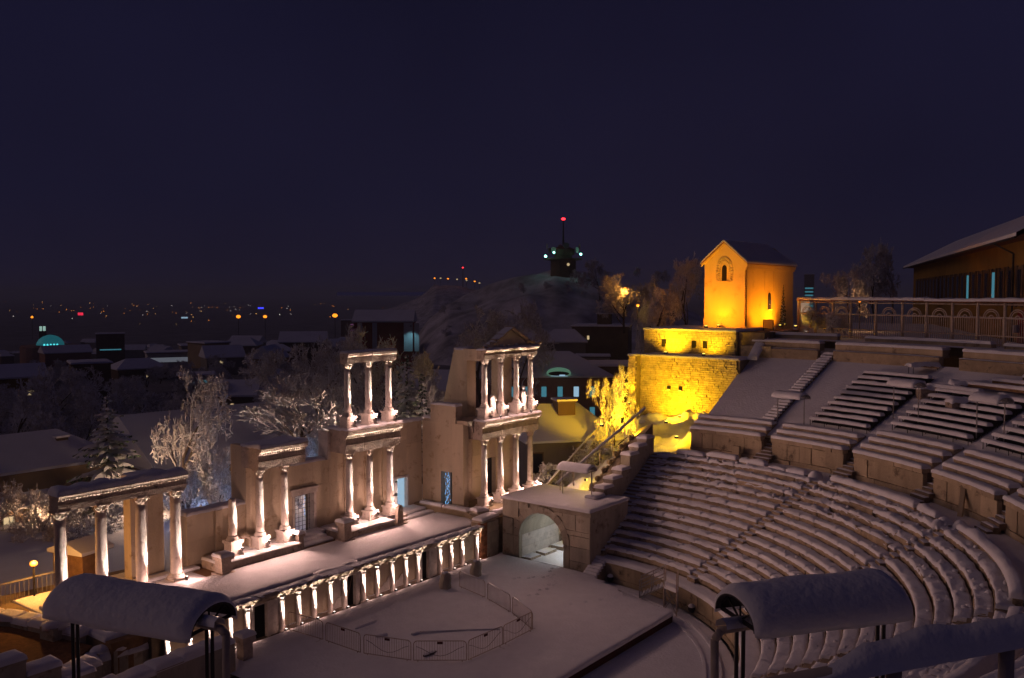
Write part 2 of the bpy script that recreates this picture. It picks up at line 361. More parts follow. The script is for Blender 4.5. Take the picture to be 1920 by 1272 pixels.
# bumps of things buried on the platform
for nm, x, y, rx, ry, rz, lb in (('snow_mound', -1.9, 2.9, .35, .22, .14, 'small round lump of snow on the fenced platform'), ('snow_mound', -1.35, 4.6, .8, .18, .12, 'long low snow ridge nearest the stage front on the fenced platform'), ('snow_mound', -0.7, 1.75, .30, .2, .14, 'small snow lump beside the buried pole')):
    g = MB(); g.ball((x, y, 0.58), rx, ry, rz, 12, 8, .2); tag(obj(nm, g, 'snow', None, True), lb, 'snow mound')
g = MB(); g.tube((-0.5, 1.7, 0.64), (2.3, -1.2, 0.60), 0.045, 8); tag(obj('buried_pole', g, 'snow', None, True), 'long straight pole under snow lying inside the barrier ring', 'pole')
g = MB(); g.ball((-2.15, -0.55, 0.62), .42, .16, .10, 10, 6, .3); tag(obj('tarpaulin_bundle', g, 'rock', None, True), 'dark bundle lying behind the curved barrier panels', 'bundle')

# ------------------------------------------------------------------ lower seating
ROW = [(14.70 + 0.677 * k, 1.785 + 0.341 * k) for k in range(14)]
WEDGE = [2.2, -26.2, -54.4, -82.6, -110.8, -139.0, -167.0, -182.2]
wl = ['snowy stone seating wedge beside the arched passage', 'snowy stone seating wedge behind the scaffold stair', 'snowy stone seating wedge with a smooth unbroken snow bank along its top', 'snowy stone seating wedge partly hidden by the barrel canopy and handrail',
      'snowy stone seating wedge under the near handrail', 'snowy stone seating wedge below the viewing terrace', 'narrow snowy stone seating wedge at the ruined side entrance']
def stair_gap(r): return math.degrees(0.36 / r)
for wi in range(7):
    A0, A1 = WEDGE[wi], WEDGE[wi + 1]; mid = radians((A0 + A1) / 2)
    fine = wi in (0, 1, 2, 3)
    t = thing('seating_wedge', wl[wi], 'seating', (14 * cos(mid), 14 * sin(mid), 1.4))
    for k, (r, z) in enumerate(ROW):
        gp = stair_gap(r)
        a0 = A0 - (gp if wi else (0.0 if k else 1.0)); a1 = A1 + gp
        if wi == 0: a0 = 1.35 + 0.19 * k
        if wi == 6: a1 = -181.35 - 0.19 * k
        n = max(3, int(abs(a1 - a0) / 2.4)); rb = r + 0.677 + 0.05
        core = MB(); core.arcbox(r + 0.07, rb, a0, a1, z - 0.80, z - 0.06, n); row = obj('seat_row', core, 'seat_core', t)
        cuts = []
        if fine:
            a = a0
            while a > a1 + 0.01:
                L = rnd.uniform(1.1, 2.6); b = max(a1, a - math.degrees(L / r))
                if b - a1 < math.degrees(0.6 / r): b = a1
                q = math.degrees(0.012 / r); up_ = k > 9; d = rnd.uniform(-.02, .02) * (3 if up_ else 1); zt = rnd.uniform(-.012, .012) * (3.5 if up_ else 1); cuts.append(b)
                bl = MB(); bl.arcbox(r + d, r + 0.34, a - q, b + q, z - 0.36, z - 0.045 + zt, 3, 0.028 if up_ else 0.014); obj('seat_block', bl, 'seat', row); a = b
        else:
            bl = MB(); bl.arcbox(r, r + 0.34, a0, a1, z - 0.36, z - 0.045, n); obj('seat_edge', bl, 'seat', row)
        s = MB(); rag = 0.09 if k > 9 else 0.05
        if fine or wi == 6:
            La = radians(abs(a1 - a0)) * (r + .3)
            # small dips where the joints open
            s.snow(lambda u, v, r=r, z=z, a0=a0, a1=a1, La=La: ((r - 0.025 + 0.02 * nz3(u * 2.3, k * 7.0) + v) * cos(radians(a0 + (a1 - a0) * u / La)), (r - 0.025 + 0.02 * nz3(u * 2.3, k * 7.0) + v) * sin(radians(a0 + (a1 - a0) * u / La)), z - 0.055), La, 0.62, 0.115, ds=0.15, dt=0.13, over=0.015, rough=0.55 if k < 10 else 1.0, ragged=rag, sd=k * 3.7 + wi * 11, dips=[La * (a0 - c_) / (a0 - a1) for c_ in cuts[:-1]])
            for _ in range(rnd.randint(1, 3) if k < 10 else 11):   # clods fallen from the row behind
                ca_ = radians(a0 + (a1 - a0) * rnd.random()); cr_ = r + rnd.uniform(.12, .55); cs_ = rnd.uniform(.04, .10) * (1 if k < 10 else 1.5)
                s.ball((cr_ * cos(ca_), cr_ * sin(ca_), z + .06), cs_ * 1.3, cs_, cs_ * .8, 7, 5, .5)
        else:
            La = radians(abs(a1 - a0)) * (r + .3)
            s.snow(lambda u, v, r=r, z=z, a0=a0, a1=a1, La=La: ((r - 0.05 + v) * cos(radians(a0 + (a1 - a0) * u / La)), (r - 0.05 + v) * sin(radians(a0 + (a1 - a0) * u / La)), z - 0.05), La, 0.64, 0.13, ds=0.5, dt=0.2, over=0.02, rough=0.3, sd=k * 3.7 + wi * 11)
        obj('snow_layer', s, 'snow', row, True)
# radial stairs between the wedges
for si, a in enumerate(WEDGE[1:-1]):
    t = thing('seating_stair', ['narrow snowy stair between the two wedges facing the scaffold stair', 'narrow snowy stair that ends at the canopy crown', 'narrow snowy stair hidden under the barrel canopy', 'narrow snowy stair running down under the near handrail', 'narrow snowy stair below the viewing terrace', 'narrow snowy stair next to the ruined side entrance'][si], 'stair', (14.4 * cos(radians(a)), 14.4 * sin(radians(a)), 1.4))
    for k in range(28):
        r = 14.45 + 0.3385 * k; z = 1.44 + 0.1705 * k + 0.11; h = math.degrees(0.34 / r)
        st = MB(); st.arcbox(r, r + 0.40, a - h, a + h, z - 0.30, z, 1, 0.01); stp = obj('step', st, 'seat', t)
        if si < 2:
            s = MB(); La = 0.66
            s.snow(lambda u, v, r=r, z=z, a=a, h=h: ((r - .01 + v) * cos(radians(a - h + 2 * h * u / .66)), (r - .01 + v) * sin(radians(a - h + 2 * h * u / .66)), z), La, 0.34, 0.07 if k % 2 else 0.05, ds=0.16, dt=0.14, over=0.0, rough=0.6, sd=k * 2.1 + si)
            obj('snow_layer', s, 'snow', stp, True)

# orchestra wall of tall slabs, with its walkway
t = thing('orchestra_wall', 'low curved wall of chipped stone slabs round the orchestra', 'wall', (13.9, -1, 0))
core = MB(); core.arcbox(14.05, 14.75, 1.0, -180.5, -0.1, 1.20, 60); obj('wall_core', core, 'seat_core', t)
a = 0.6; k = 0
while a > -140:
    b = a - rnd.uniform(5.5, 8.5)
    bl = MB(); d = rnd.uniform(-.03, .03); bl.arcbox(13.86 + d, 14.12, a - .07, b + .07, 0.24, 1.02 + rnd.uniform(-.02, .02), 4, 0.02); obj('wall_slab', bl, 'podium', t)
    bl = MB(); bl.arcbox(13.78 + d, 14.12, a - .05, b + .05, -0.05, 0.22, 4, 0.015); obj('base_course', bl, 'podium', t)
    bl = MB(); bl.arcbox(13.80 + d, 14.3, a - .05, b + .05, 1.04, 1.20, 4, 0.012); obj('coping', bl, 'podium', t)
    a = b
s = MB(); La = radians(180) * 14.2
s.snow(lambda u, v: ((13.76 + v) * cos(radians(0.9 - 180 * u / La)), (13.76 + v) * sin(radians(0.9 - 180 * u / La)), 1.20), La, 0.98, 0.14, ds=0.3, dt=0.16, over=0.02, rough=0.25, ragged=0.02); obj('snow_layer', s, 'snow', t, True)

# walkway (diazoma) behind the top row, with the broken backrest stones
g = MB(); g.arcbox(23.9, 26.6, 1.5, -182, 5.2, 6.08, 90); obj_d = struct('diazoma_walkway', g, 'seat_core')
g = MB(); La = radians(183) * 25
g.snow(lambda u, v: ((23.95 + v) * cos(radians(1.5 - 183 * u / La)), (23.95 + v) * sin(radians(1.5 - 183 * u / La)), 6.06), La, 2.5, 0.12, ds=0.6, dt=0.4, over=0.0, rough=0.5); struct('diazoma_snow', g, 'snow', True)
bk = [(0.8, -4.2, .52), (-4.8, -10.2, .66), (-11.0, -15.6, .55), (-16.2, -19.4, .30), (-19.8, -23.2, .45), (-28.3, -45.5, .62), (-46.4, -50.6, .60), (-51.2, -52.6, .35), (-56.2, -80.5, .72), (-84, -104, .6)]
for i, (a, b, h) in enumerate(bk):
    c = radians((a + b) / 2); t = thing('backrest_slab', ['snow capped broken backrest stone at the arched passage end', 'long snow capped backrest stone with a notched top near the lit rock', 'stepped snow capped backrest stone above the first wedge', 'low snow capped backrest stub above the first wedge', 'flat snow capped backrest stone next to the round boulder', 'long bowed backrest bank under smooth snow above the second wedge', 'short lumpy snow capped backrest above the second wedge', 'small snowy backrest stub at the second stair', 'high curved snow bank over the backrest of the third wedge', 'snow bank over the backrest beside the handrail'][i], 'backrest', (24.1 * cos(c), 24.1 * sin(c), 6.0))
    g = MB(); g.arcbox(24.0, 24.32, a, b, 5.7, 6.1 + h * .62, max(2, int(abs(a - b) / 2)), .02); obj('stone', g, 'seat', t)
    g = MB(); La = radians(abs(a - b)) * 24.2
    g.snow(lambda u, v, a=a, b=b, La=La, h=h: ((23.92 + v) * cos(radians(a + (b - a) * u / La)), (23.92 + v) * sin(radians(a + (b - a) * u / La)), 6.08 + h * .62 * (1.0 if v < .45 else .3)), La, 0.75, 0.22, ds=.25, dt=.12, over=.02, rough=.5, sd=i * 7.)
    obj('snow_cap', g, 'snow', t, True)
for a, r, s_, lb in ((-24.6, 24.3, .46, 'round snow covered boulder at the top of the first stair'), (-52.4, 23.7, .30, 'small upright snowy boulder beside the second stair'), (-53.4, 24.6, .34, 'low snowy boulder on the walkway by the second stair')):
    g = MB(); g.ball((r * cos(radians(a)), r * sin(radians(a)), 6.2), s_ * 1.1, s_, s_, 12, 8, .25); tag(obj('boulder', g, 'snow', None, True), lb, 'boulder')

# ------------------------------------------------------------------ upper seating: podium wall, stone rows, benches
UST = [-12.1, -26.2, -40.3, -54.4, -68.5, -82.6, -96.7, -110.8]
def slope_z(r): return 7.95 + 0.5037 * (r - 26.3)
g = MB(); g.arcbox(26.95, 36.4, 0.4, -182, 5.0, 7.0, 90)
for i in range(90):
    a0, a1 = radians(0.2 - 182 * i / 90), radians(0.2 - 182 * (i + 1) / 90)
    for r0, r1 in ((26.9, 29), (29, 31.5), (31.5, 34), (34, 36.3)):
        z0, z1 = slope_z(r0) - .42, slope_z(r1) - .42
        g.add([(r0 * cos(a0), r0 * sin(a0), z0), (r1 * cos(a0), r1 * sin(a0), z1), (r1 * cos(a1), r1 * sin(a1), z1), (r0 * cos(a1), r0 * sin(a1), z0)], [(3, 2, 1, 0)])
struct('seating_slope', g, 'snow', True)
pw = ['podium wall section of weathered slabs next to the yellow lit rock', 'podium wall section under the narrow grassy slope stair', 'podium wall section below the first full block of benches', 'podium wall section with a leaning strut and a bulging slab', 'podium wall section next to the second low steps', 'podium wall section beyond the bulging slab wall', 'podium wall section behind the near handrail', 'podium wall section under the near canopy']
def podium(i, a0, a1):
    c = radians((a0 + a1) / 2); t = thing('podium_wall', pw[i], 'wall', (26.3 * cos(c), 26.3 * sin(c), 6.1))
    core = MB(); core.arcbox(26.55, 27.3, a0, a1, 5.6, 7.6, 6); obj('wall_core', core, 'seat_core', t)
    a = a0
    while a > a1 + .01:
        b = max(a1, a - math.degrees(rnd.uniform(.75, 1.35) / 26.3))
        if b - a1 < 1.1: b = a1
        d = rnd.uniform(-.03, .03)
        bl = MB(); bl.arcbox(26.3 + d, 26.6, a - .025, b + .025, 6.48, 7.52 + rnd.uniform(-.03, .02), 2, .015); obj('wall_slab', bl, 'podium', t)
        a = b
    a = a0
    while a > a1 + .01:
        b = max(a1, a - math.degrees(rnd.uniform(1.3, 2.2) / 26.3))
        if b - a1 < 1.6: b = a1
        bl = MB(); bl.arcbox(26.18 + rnd.uniform(-.03, .03), 26.7, a - .02, b + .02, 7.55, 7.88, 3, .02); obj('coping', bl, 'podium', t)
        bl = MB(); bl.arcbox(26.2 + rnd.uniform(-.03, .03), 26.6, a - .02, b + .02, 6.02, 6.46, 3, .02); obj('base_course', bl, 'podium', t)
        a = b
    # stone rows above it
    nrow = 4 if i > 1 else 3
    for k in range(nrow):
        r = 26.2 + 0.66 * k; z = 7.90 + .338 * k
        if k:
            bl = MB(); bl.arcbox(r, r + .68, a0, a1, z - .55, z - .02, 6, .01); obj('seat_row', bl, 'seat', t)
        s = MB(); La = radians(abs(a1 - a0)) * r
        s.snow(lambda u, v, r=r, z=z: ((r - .05 + v) * cos(radians(a0 + (a1 - a0) * u / La)), (r - .05 + v) * sin(radians(a0 + (a1 - a0) * u / La)), z - .02), La, .62, .15, ds=.3, dt=.16, over=.02, rough=.3, ragged=.03, sd=i * 9 + k)
        obj('snow_layer', s, 'snow', t, True)
    return t
ends = [0.9] + UST
for i in range(8):
    podium(i, ends[i] - (0.9 if i else 0), ends[i + 1] + 0.9)
for si, a in enumerate(UST[:6]):
    t = thing('upper_stair', ['narrow recessed stair between the podium walls at the slope stair', 'narrow recessed stair between the podium walls by the round boulder', 'narrow recessed stair at the end of the first bench block', 'narrow recessed stair beside the bulging podium slab', 'narrow recessed stair past the bulging podium slab', 'narrow recessed stair behind the handrail'][si], 'stair', (25.6 * cos(radians(a)), 25.6 * sin(radians(a)), 6.1))
    for k in range(13):
        r = 25.35 + .29 * k; z = 6.26 + .19 * k; h = math.degrees((.62 if k < 3 else .40) / r)
        st = MB(); st.arcbox(r, r + .34, a - h, a + h, z - .28, z, 1, .01); stp = obj('step', st, 'seat_core', t)
        s = MB(); s.snow(lambda u, v, r=r, z=z, a=a, h=h: ((r + v) * cos(radians(a - h + 2 * h * u / .7)), (r + v) * sin(radians(a - h + 2 * h * u / .7)), z), .7, .30, .06, ds=.2, dt=.15, over=.0, rough=.6); obj('snow_layer', s, 'snow', stp, True)
g = MB(); p0 = Vector((25.75 * cos(radians(-48.3)), 25.75 * sin(radians(-48.3)), 6.1)); p1 = Vector((26.3 * cos(radians(-46.9)), 26.3 * sin(radians(-46.9)), 7.6))
g.tube(p0, p1, .16, 4); tag(obj('leaning_strut', g, 'podium'), 'squared stone strut leaning on the bulging podium slab', 'strut')
g = MB(); p0 = Vector((25.8 * cos(radians(-7.6)), 25.8 * sin(radians(-7.6)), 6.1)); g.obox(p0, radians(-7.6), .25, .55, 6.1, 7.0); tag(obj('upright_stone', g, 'podium'), 'small upright stone standing against the first podium wall', 'stone')

# straight narrow stair up the empty slope
t = thing('slope_stair', 'long narrow stair of snowy steps climbing the empty slope to the rim wall', 'stair', (28 * cos(radians(-9.7)), 28 * sin(radians(-9.7)), 8.7))
for k in range(26):
    r = 27.9 + .34 * k; a = -9.7; h = math.degrees(.46 / r); z = slope_z(r) - .12
    st = MB(); st.arcbox(r, r + .36, a - h, a + h, z - .35, z, 1, .01); stp = obj('step', st, 'seat_core', t)
    s = MB(); s.snow(lambda u, v, r=r, z=z, a=a, h=h: ((r - .02 + v) * cos(radians(a - h + 2 * h * u / .92)), (r - .02 + v) * sin(radians(a - h + 2 * h * u / .92)), z), .92, .30, .11, ds=.2, dt=.13, over=.01, rough=.7, sd=k); obj('snow_layer', s, 'snow', stp, True)

# snowy plank benches on steel frames
BL = [(-15.9, -24.9, 10), (-27.5, -39.2, 10), (-41.4, -53.4, 9), (-55.5, -67.5, 9), (-69.5, -81.5, 9)]
bname = ['on the slope beside the narrow stair', 'in the block behind the tall podium slabs', 'in the block behind the bulging podium slab', 'in the block beyond the two small canopies', 'in the block behind the near handrail']
for bi, (a0, a1, nr) in enumerate(BL):
    for k in range(nr):
        r = (28.45 if bi == 0 else 29.15) + .628 * k; z = slope_z(r) + .10
        if bi == 1 and k > 6: continue
        aa0 = a0 - (0.07 * k if bi == 0 else 0); b1 = a1
        c = radians((aa0 + b1) / 2)
        t = thing('bench', ['lowest', 'second lowest', 'third lowest', 'fourth lowest', 'fifth lowest', 'sixth lowest', 'seventh lowest', 'eighth lowest', 'second highest', 'highest'][k] + ' snow covered plank bench ' + bname[bi], 'bench', (r * cos(c), r * sin(c), z - .6), 'plank benches ' + bname[bi])
        n = max(3, int(abs(aa0 - b1) / 2))
        g = MB(); g.arcbox(r, r + .34, aa0, b1, z - .10, z - .02, n); obj('seat_plank', g, 'wood', t)
        g = MB(); La = radians(abs(b1 - aa0)) * r
        g.snow(lambda u, v, r=r, z=z, aa0=aa0, b1=b1, La=La: ((r - .03 + v) * cos(radians(aa0 + (b1 - aa0) * u / La)), (r - .03 + v) * sin(radians(aa0 + (b1 - aa0) * u / La)), z - .02), La, .40, .14, ds=.35, dt=.13, over=.02, rough=.3, sd=k * 2. + bi); obj('snow_layer', g, 'snow', t, True)
        m = max(2, int(La / 1.0))
        for i in range(m + 1):
            a = radians(aa0 + (b1 - aa0) * (i + .02) / (m + .04)); g = MB(); zb = z - (.75 if k == 0 else .50)
            g.tube((( r + .06) * cos(a), (r + .06) * sin(a), zb), ((r + .06) * cos(a), (r + .06) * sin(a), z - .1), .025, 4)
            g.tube(((r + .28) * cos(a), (r + .28) * sin(a), zb + .1), ((r + .28) * cos(a), (r + .28) * sin(a), z - .1), .025, 4)
            obj('leg', g, 'darksteel', t)
    # dark underframe of the block, with a sheet added to darken the gaps
    g = MB(); r0 = 28.5 if bi == 0 else 29.2
    g.arcbox(r0 + .40, r0 + .46, a0 - .2, a1 + .1, slope_z(r0) - .60, slope_z(r0) - .03, 6)
    dk = MB()
    for i in range(6):
        b0, b1 = a0 + (a1 - a0) * i / 6, a0 + (a1 - a0) * (i + 1) / 6; ra, rb = r0 + .2, r0 + .628 * (nr if bi != 1 else 7) - .1
        dk.add([(r_ * cos(radians(b_)), r_ * sin(radians(b_)), slope_z(r_) - .34) for r_, b_ in ((ra, b0), (rb, b0), (rb, b1), (ra, b1))], [(3, 2, 1, 0)])
    g.v += []; g.add(dk.v, dk.f)
    tag(obj('bench_underframe', g, 'darksteel'), 'dark steel underframe, with an added gap darkening sheet, under the benches ' + bname[bi], 'frame')

# rim wall at the top of the slope
t = thing('rim_wall', 'long low rim wall with a rounded snow cap at the top of the empty slope', 'wall', (36 * cos(radians(-6)), 36 * sin(radians(-6)), 12.8))
for a0, a1 in ((0.2, -8.6), (-10.6, -23.8), (-26.2, -60)):
    g = MB(); g.arcbox(36.0, 36.5, a0, a1, 12.2, 13.15, max(3, int(abs(a1 - a0) / 2))); obj('wall_base', g, 'seat', t)
    g = MB(); g.arcbox(36.35, 37.1, a0, a1, 13.1, 13.72, max(3, int(abs(a1 - a0) / 2))); obj('wall_upper', g, 'podium', t)
    g = MB(); La = radians(abs(a1 - a0)) * 36.6
    g.snow(lambda u, v, a0=a0, a1=a1, La=La: ((36.3 + v) * cos(radians(a0 + (a1 - a0) * u / La)), (36.3 + v) * sin(radians(a0 + (a1 - a0) * u / La)), 13.72), La, .85, .16, ds=.5, dt=.2, over=.03, rough=.3); obj('snow_cap', g, 'snow', t, True)
    g = MB()
    g.snow(lambda u, v, a0=a0, a1=a1, La=La: ((35.95 + v) * cos(radians(a0 + (a1 - a0) * u / La)), (35.95 + v) * sin(radians(a0 + (a1 - a0) * u / La)), 13.15), La, .38, .08, ds=.5, dt=.2, over=.0, rough=.5); obj('ledge_snow', g, 'snow', t, True)
for i, (a0, a1, r, z) in enumerate(((-0.5, -9.0, 38.6, 13.8), (-12.5, -27.0, 38.4, 13.75), (-28.5, -50, 38.3, 13.7))):
    c = radians((a0 + a1) / 2); t = thing('terrace_kerb_wall', ['low snowy wall between the rim wall and the lit house', 'low snowy wall in front of the arch patterned fence', 'low snowy wall in front of the yellow house'][i], 'wall', (r * cos(c), r * sin(c), z))
    g = MB(); g.arcbox(r, r + .5, a0, a1, z - .6, z + .42, 8); obj('wall_body', g, 'podium', t)
    g = MB(); La = radians(abs(a1 - a0)) * r
    g.snow(lambda u, v, a0=a0, a1=a1, La=La, r=r, z=z: ((r - .05 + v) * cos(radians(a0 + (a1 - a0) * u / La)), (r - .05 + v) * sin(radians(a0 + (a1 - a0) * u / La)), z + .42), La, .6, .14, ds=.5, dt=.2, over=.02, rough=.35); obj('snow_cap', g, 'snow', t, True)
# ------------------------------------------------------------------ uplights: a small housing, its glass, its beam and added fill lights
UPL = {}
WARM = (1.0, 0.78, 0.68); SPILL = (1.0, 0.57, 0.48)
# per kind of fixture: narrow beam watts and cone, glow of the glass raised to fill the walls, added broad throw towards the seats
FIX = {'pro': (900, 30, 3, 0), 'up': (3000, 27, 40, 760), 'twu': (2800, 27, 50, 760), 'stat': (900, 40, 0, 0), 'low': (3600, 28, 78, 260), 'twl': (3600, 28, 55, 260), 'port': (3200, 28, 45, 200)}
def lamp_data(k, kind, energy, col, size=None, blend=.6, rad=.06):
    if k not in UPL:
        ld = bpy.data.lights.new(k, kind); ld.energy = energy; ld.color = col; ld.shadow_soft_size = rad
        if kind == 'SPOT': ld.spot_size = radians(size); ld.spot_blend = blend
        UPL[k] = ld
    return UPL[k]
def uplight(loc, energy, aim, label, group, size=75, key='low'):
    t = thing('uplight', label, 'lamp', loc, group)
    if 'h' not in UPL:
        g = MB(); g.box(-.07, .07, -.07, .07, 0, .10); g.box(-.02, .02, -.02, .02, -.12, .01); UPL['h'] = g.mesh('housing'); UPL['h'].materials.append(M['darksteel'])
        g = MB(); g.lathe((0, 0, .10), [(.055, 0), (.055, .012), (.04, .016)], 10); UPL['l'] = g.mesh('lamp_glass'); UPL['l'].materials.append(M['lens'])
    for nm, me in (('housing', UPL['h']), ('lamp_glass', UPL['l'])):
        h = bpy.data.objects.new(nm, me); COL.objects.link(h); h.parent = t
    be, cone, gl_, th = FIX[key]  # broad and close fill lights are added beside the fixture's own beam
    for nm, ld, off, d in (('beam', lamp_data(key + '_beam', 'SPOT', be, WARM, cone), (0, 0, .16), aim), ('glow', lamp_data(key + '_glow', 'POINT', gl_, SPILL) if gl_ else None, (0, -.15, .30), None), ('fill_throw', lamp_data(key + '_fill_throw', 'SPOT', th, SPILL, 165, 1.0) if th else None, (0, -.12, .22), (-.15, -1, .42)), ('kick', lamp_data('kick', 'POINT', 6.5, WARM, rad=.03) if key in ('low', 'up', 'twl', 'twu') else None, (.0, .02, .02), None)):
        if ld is None: continue
        o = bpy.data.objects.new(nm, ld); COL.objects.link(o); o.parent = t; o.location = off
        if d is not None: o.rotation_euler = Vector(d).to_track_quat('-Z', 'Y').to_euler()
    return t

# ------------------------------------------------------------------ columns
def capital_mesh(r, h):
    g = MB(); g.lathe((0, 0, 0), [(r * .98, 0), (r * 1.08, .02), (r * 1.0, .05), (r * 1.05, h * .4), (r * 1.25, h * .75), (r * 1.45, h * .86)], 14)
    for ring, (rr, z0, z1, out) in enumerate(((1.04, .06, h * .42, .32), (1.10, h * .25, h * .68, .40))):
        for i in range(8):
            a = 2 * pi * (i + .5 * ring) / 8; c, s = cos(a), sin(a); p = r * rr; q = r * (rr + out); w_ = r * .30
            g.add([(p * c + w_ * s, p * s - w_ * c, z0), (p * c - w_ * s, p * s + w_ * c, z0), (q * c * .93, q * s * .93, z1 + .02), (q * c, q * s, z1 - .03)], [(0, 1, 2), (0, 2, 3), (1, 3, 2), (0, 3, 1)])
    for i in range(4):
        a = pi / 4 + i * pi / 2; g.ball((r * 1.55 * cos(a), r * 1.55 * sin(a), h * .76), r * .24, r * .24, r * .28, 7, 5)
    g.box(-r * 1.45, r * 1.45, -r * 1.45, r * 1.45, h * .86, h)
    return g
def column(u, v, z0, zped, zcap, ztop, label, r=.235, group=None, capital=True, broken=False, cat='column', tilt=0.0):
    """pedestal z0..zped, shaft to zcap, capital to ztop"""
    t = thing('marble_column', label, cat, (u, v, z0), group)
    b = zped - z0
    if b > .08:
        g = MB(); g.box(-.42, .42, -.42, .42, 0, b * .2, .01); g.box(-.34, .34, -.34, .34, b * .2, b * .82, .008); g.box(-.41, .41, -.41, .41, b * .82, b, .01); obj('pedestal', g, 'marble', t, world=False)
    g = MB(); g.lathe((0, 0, b), [(r * 1.5, 0), (r * 1.55, .05), (r * 1.45, .10), (r * 1.2, .13), (r * 1.3, .17), (r * 1.25, .21), (r * 1.05, .24)], 16); obj('base', g, 'marble', t, True, False)
    H = zcap - zped; g = MB(); n = 12; pr = []
    for i in range(n + 1):
        q = i / n; pr.append((r * (1.0 - .16 * q ** 1.6), .22 + (H - .22) * q))
    if broken: pr += [(r * .6, H + .06), (r * .2, H - .02)]
    g.lathe((0, 0, b), pr, 18, wob=.035 if not broken else .09); sh = obj('shaft', g, 'marble', t, True, False); sh.rotation_euler = (0, tilt, 0)
    if capital:
        c = obj('capital', capital_mesh(r * .86, ztop - zcap), 'trim', t, False, False); c.location = (0, 0, zcap - z0)
    return t
def entablature(name, label, u0, u1, v0, v1, z0, z1, mat_='trim', pieces=2, rough=.012, snow=.10, proj=.28, ret=None):
    """architrave with fascias, frieze and projecting cornice, in blocks"""
    t = thing(name, label, 'entablature', ((u0 + u1) / 2, (v0 + v1) / 2, z0)); H = z1 - z0; n = pieces
    cuts = [u0 + (u1 - u0) * (i + (rnd.uniform(-.12, .12) if 0 < i < n else 0)) / n for i in range(n + 1)]
    for a, b in zip(cuts, cuts[1:]):
        g = MB(); a += .012; b -= .012
        prof = [(0, 0), (0, .14), (.03, .14), (.03, .28), (.06, .28), (.06, .36), (.01, .38), (.01, .60), (.05, .62), (.09, .68), (.14, .72), (proj, .80), (proj + .03, .92), (proj - .02, 1.0)]
        poly = [(v0 - d, z0 + q * H) for d, q in prof] + [(v1, z1), (v1, z0)]
        g.extrude_x(poly[::-1], a, b)
        g.v = [(x + rough * .5 * nz3(x * 4, y * 4, z * 4), y + .8 * rough * nz3(x * 3, y * 3, z * 3), z + .6 * rough * nz3(x * 5, y * 3, z * 2)) for x, y, z in g.v]
        blk = obj('entablature_block', g, mat_, t)
        k = int((b - a) / .16)   # dentils under the cornice
        if k > 2:
            g = MB()
            for i in range(k):
                if rnd.random() < .12: continue
                x = a + (i + .5) * (b - a) / k; g.box(x - .04, x + .04, v0 - .14, v0 - .04, z0 + .645 * H, z0 + .72 * H)
            tag(obj('dentils', g, mat_, blk), kind='stuff')
    if snow:
        g = MB(); g.snowbox(u0 - .02, u1 + .02, v0 - proj + .02, v1, z1, snow, ds=.22, dt=.2, over=.03, rough=.7, ragged=.05, sd=u0); obj('snow_cap', g, 'snow', t, True)
    return t

# ------------------------------------------------------------------ the low wall along the stage front
V0 = 7.62; ZB = .38
ps = thing('stage_front_wall', 'low stage front wall with lit half columns, three doorways and a ragged cornice', 'wall', (.4, V0, 0))
g = MB(); g.box(-11.2, 11.25, 7.95, 8.25, .0, 2.28); obj('wall_core', g, 'seat_core', ps)
PC = [-10.6, -9.5, -8.4, -7.3, -6.35, -4.25, -3.22, -2.2, -1.1, -.12, 1.28, 2.32, 3.5, 4.6, 5.62, 7.55, 8.57, 9.6, 11.02]
DOOR = [(-5.92, -5.13), (.12, .74), (5.99, 6.60)]
edges = [-11.2] + [(a + b) / 2 for a, b in zip(PC, PC[1:])] + [11.25]
for i, (a, b) in enumerate(zip(PC, PC[1:])):
    dr = [d for d in DOOR if a < d[0] < b]
    if dr:
        d0, d1 = dr[0]
        g = MB(); g.box(a + .02, d0 - .16, 7.74, 7.96, ZB, 2.22); obj('wall_panel', g, 'marble', ps)
        g = MB(); g.box(d1 + .16, b - .02, 7.74, 7.96, ZB, 2.22); obj('wall_panel', g, 'marble', ps)
        g = MB(); g.box(d0 - .16, d0, 7.66, 7.96, ZB, 2.1); g.box(d1, d1 + .16, 7.66, 7.96, ZB, 2.1); g.box(d0 - .16, d1 + .16, 7.663, 7.957, 2.1, 2.24); fr = obj('door_frame', g, 'marble', ps)
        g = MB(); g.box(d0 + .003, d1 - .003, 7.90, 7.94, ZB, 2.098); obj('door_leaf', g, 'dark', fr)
        if i == 9:
            g = MB(); g.tube((d0 + .05, 7.86, ZB), (d1 - .1, 7.88, 1.95), .02, 4); obj('door_bar', g, 'wood', fr)
    else:
        g = MB(); g.box(a + .02, b - .02, 7.76 + rnd.uniform(-.02, .02), 7.96, ZB + .22, 2.22, .006); obj('wall_panel', g, 'marble' if i in (8, 9) else 'slab', ps)
        g = MB(); g.box(a + .03, b - .03, 7.66, 7.97, ZB - .3, ZB + .2, .012); obj('base_course', g, 'oldtrim', ps)
        if i in (9 - 1, 11, 12, 3):   # ragged white repair patch at the foot of the panel
            g = MB(); w_ = b - a - .3; pts = [(a + .15, ZB + .15)] + [(a + .15 + w_ * q / 6, ZB + .30 + .5 * abs(nz3(q * .9 + i * 3, i)) + .07 * q) for q in range(7)] + [(a + .15 + w_, ZB + .15)]
            g.extrude_y(pts, 7.71, 7.80); obj('repair_patch', g, 'marble', ps)
hc = MB(); hc.lathe((0, 0, 0), [(.20, 0), (.20, .10), (.16, .14), (.135, .18), (.14, .9), (.122, 1.60), (.15, 1.63), (.12, 1.66), (.19, 1.80), (.21, 1.84)], 12); hcm = hc.mesh('half_column', True); hcm.materials.append(M['marble'])
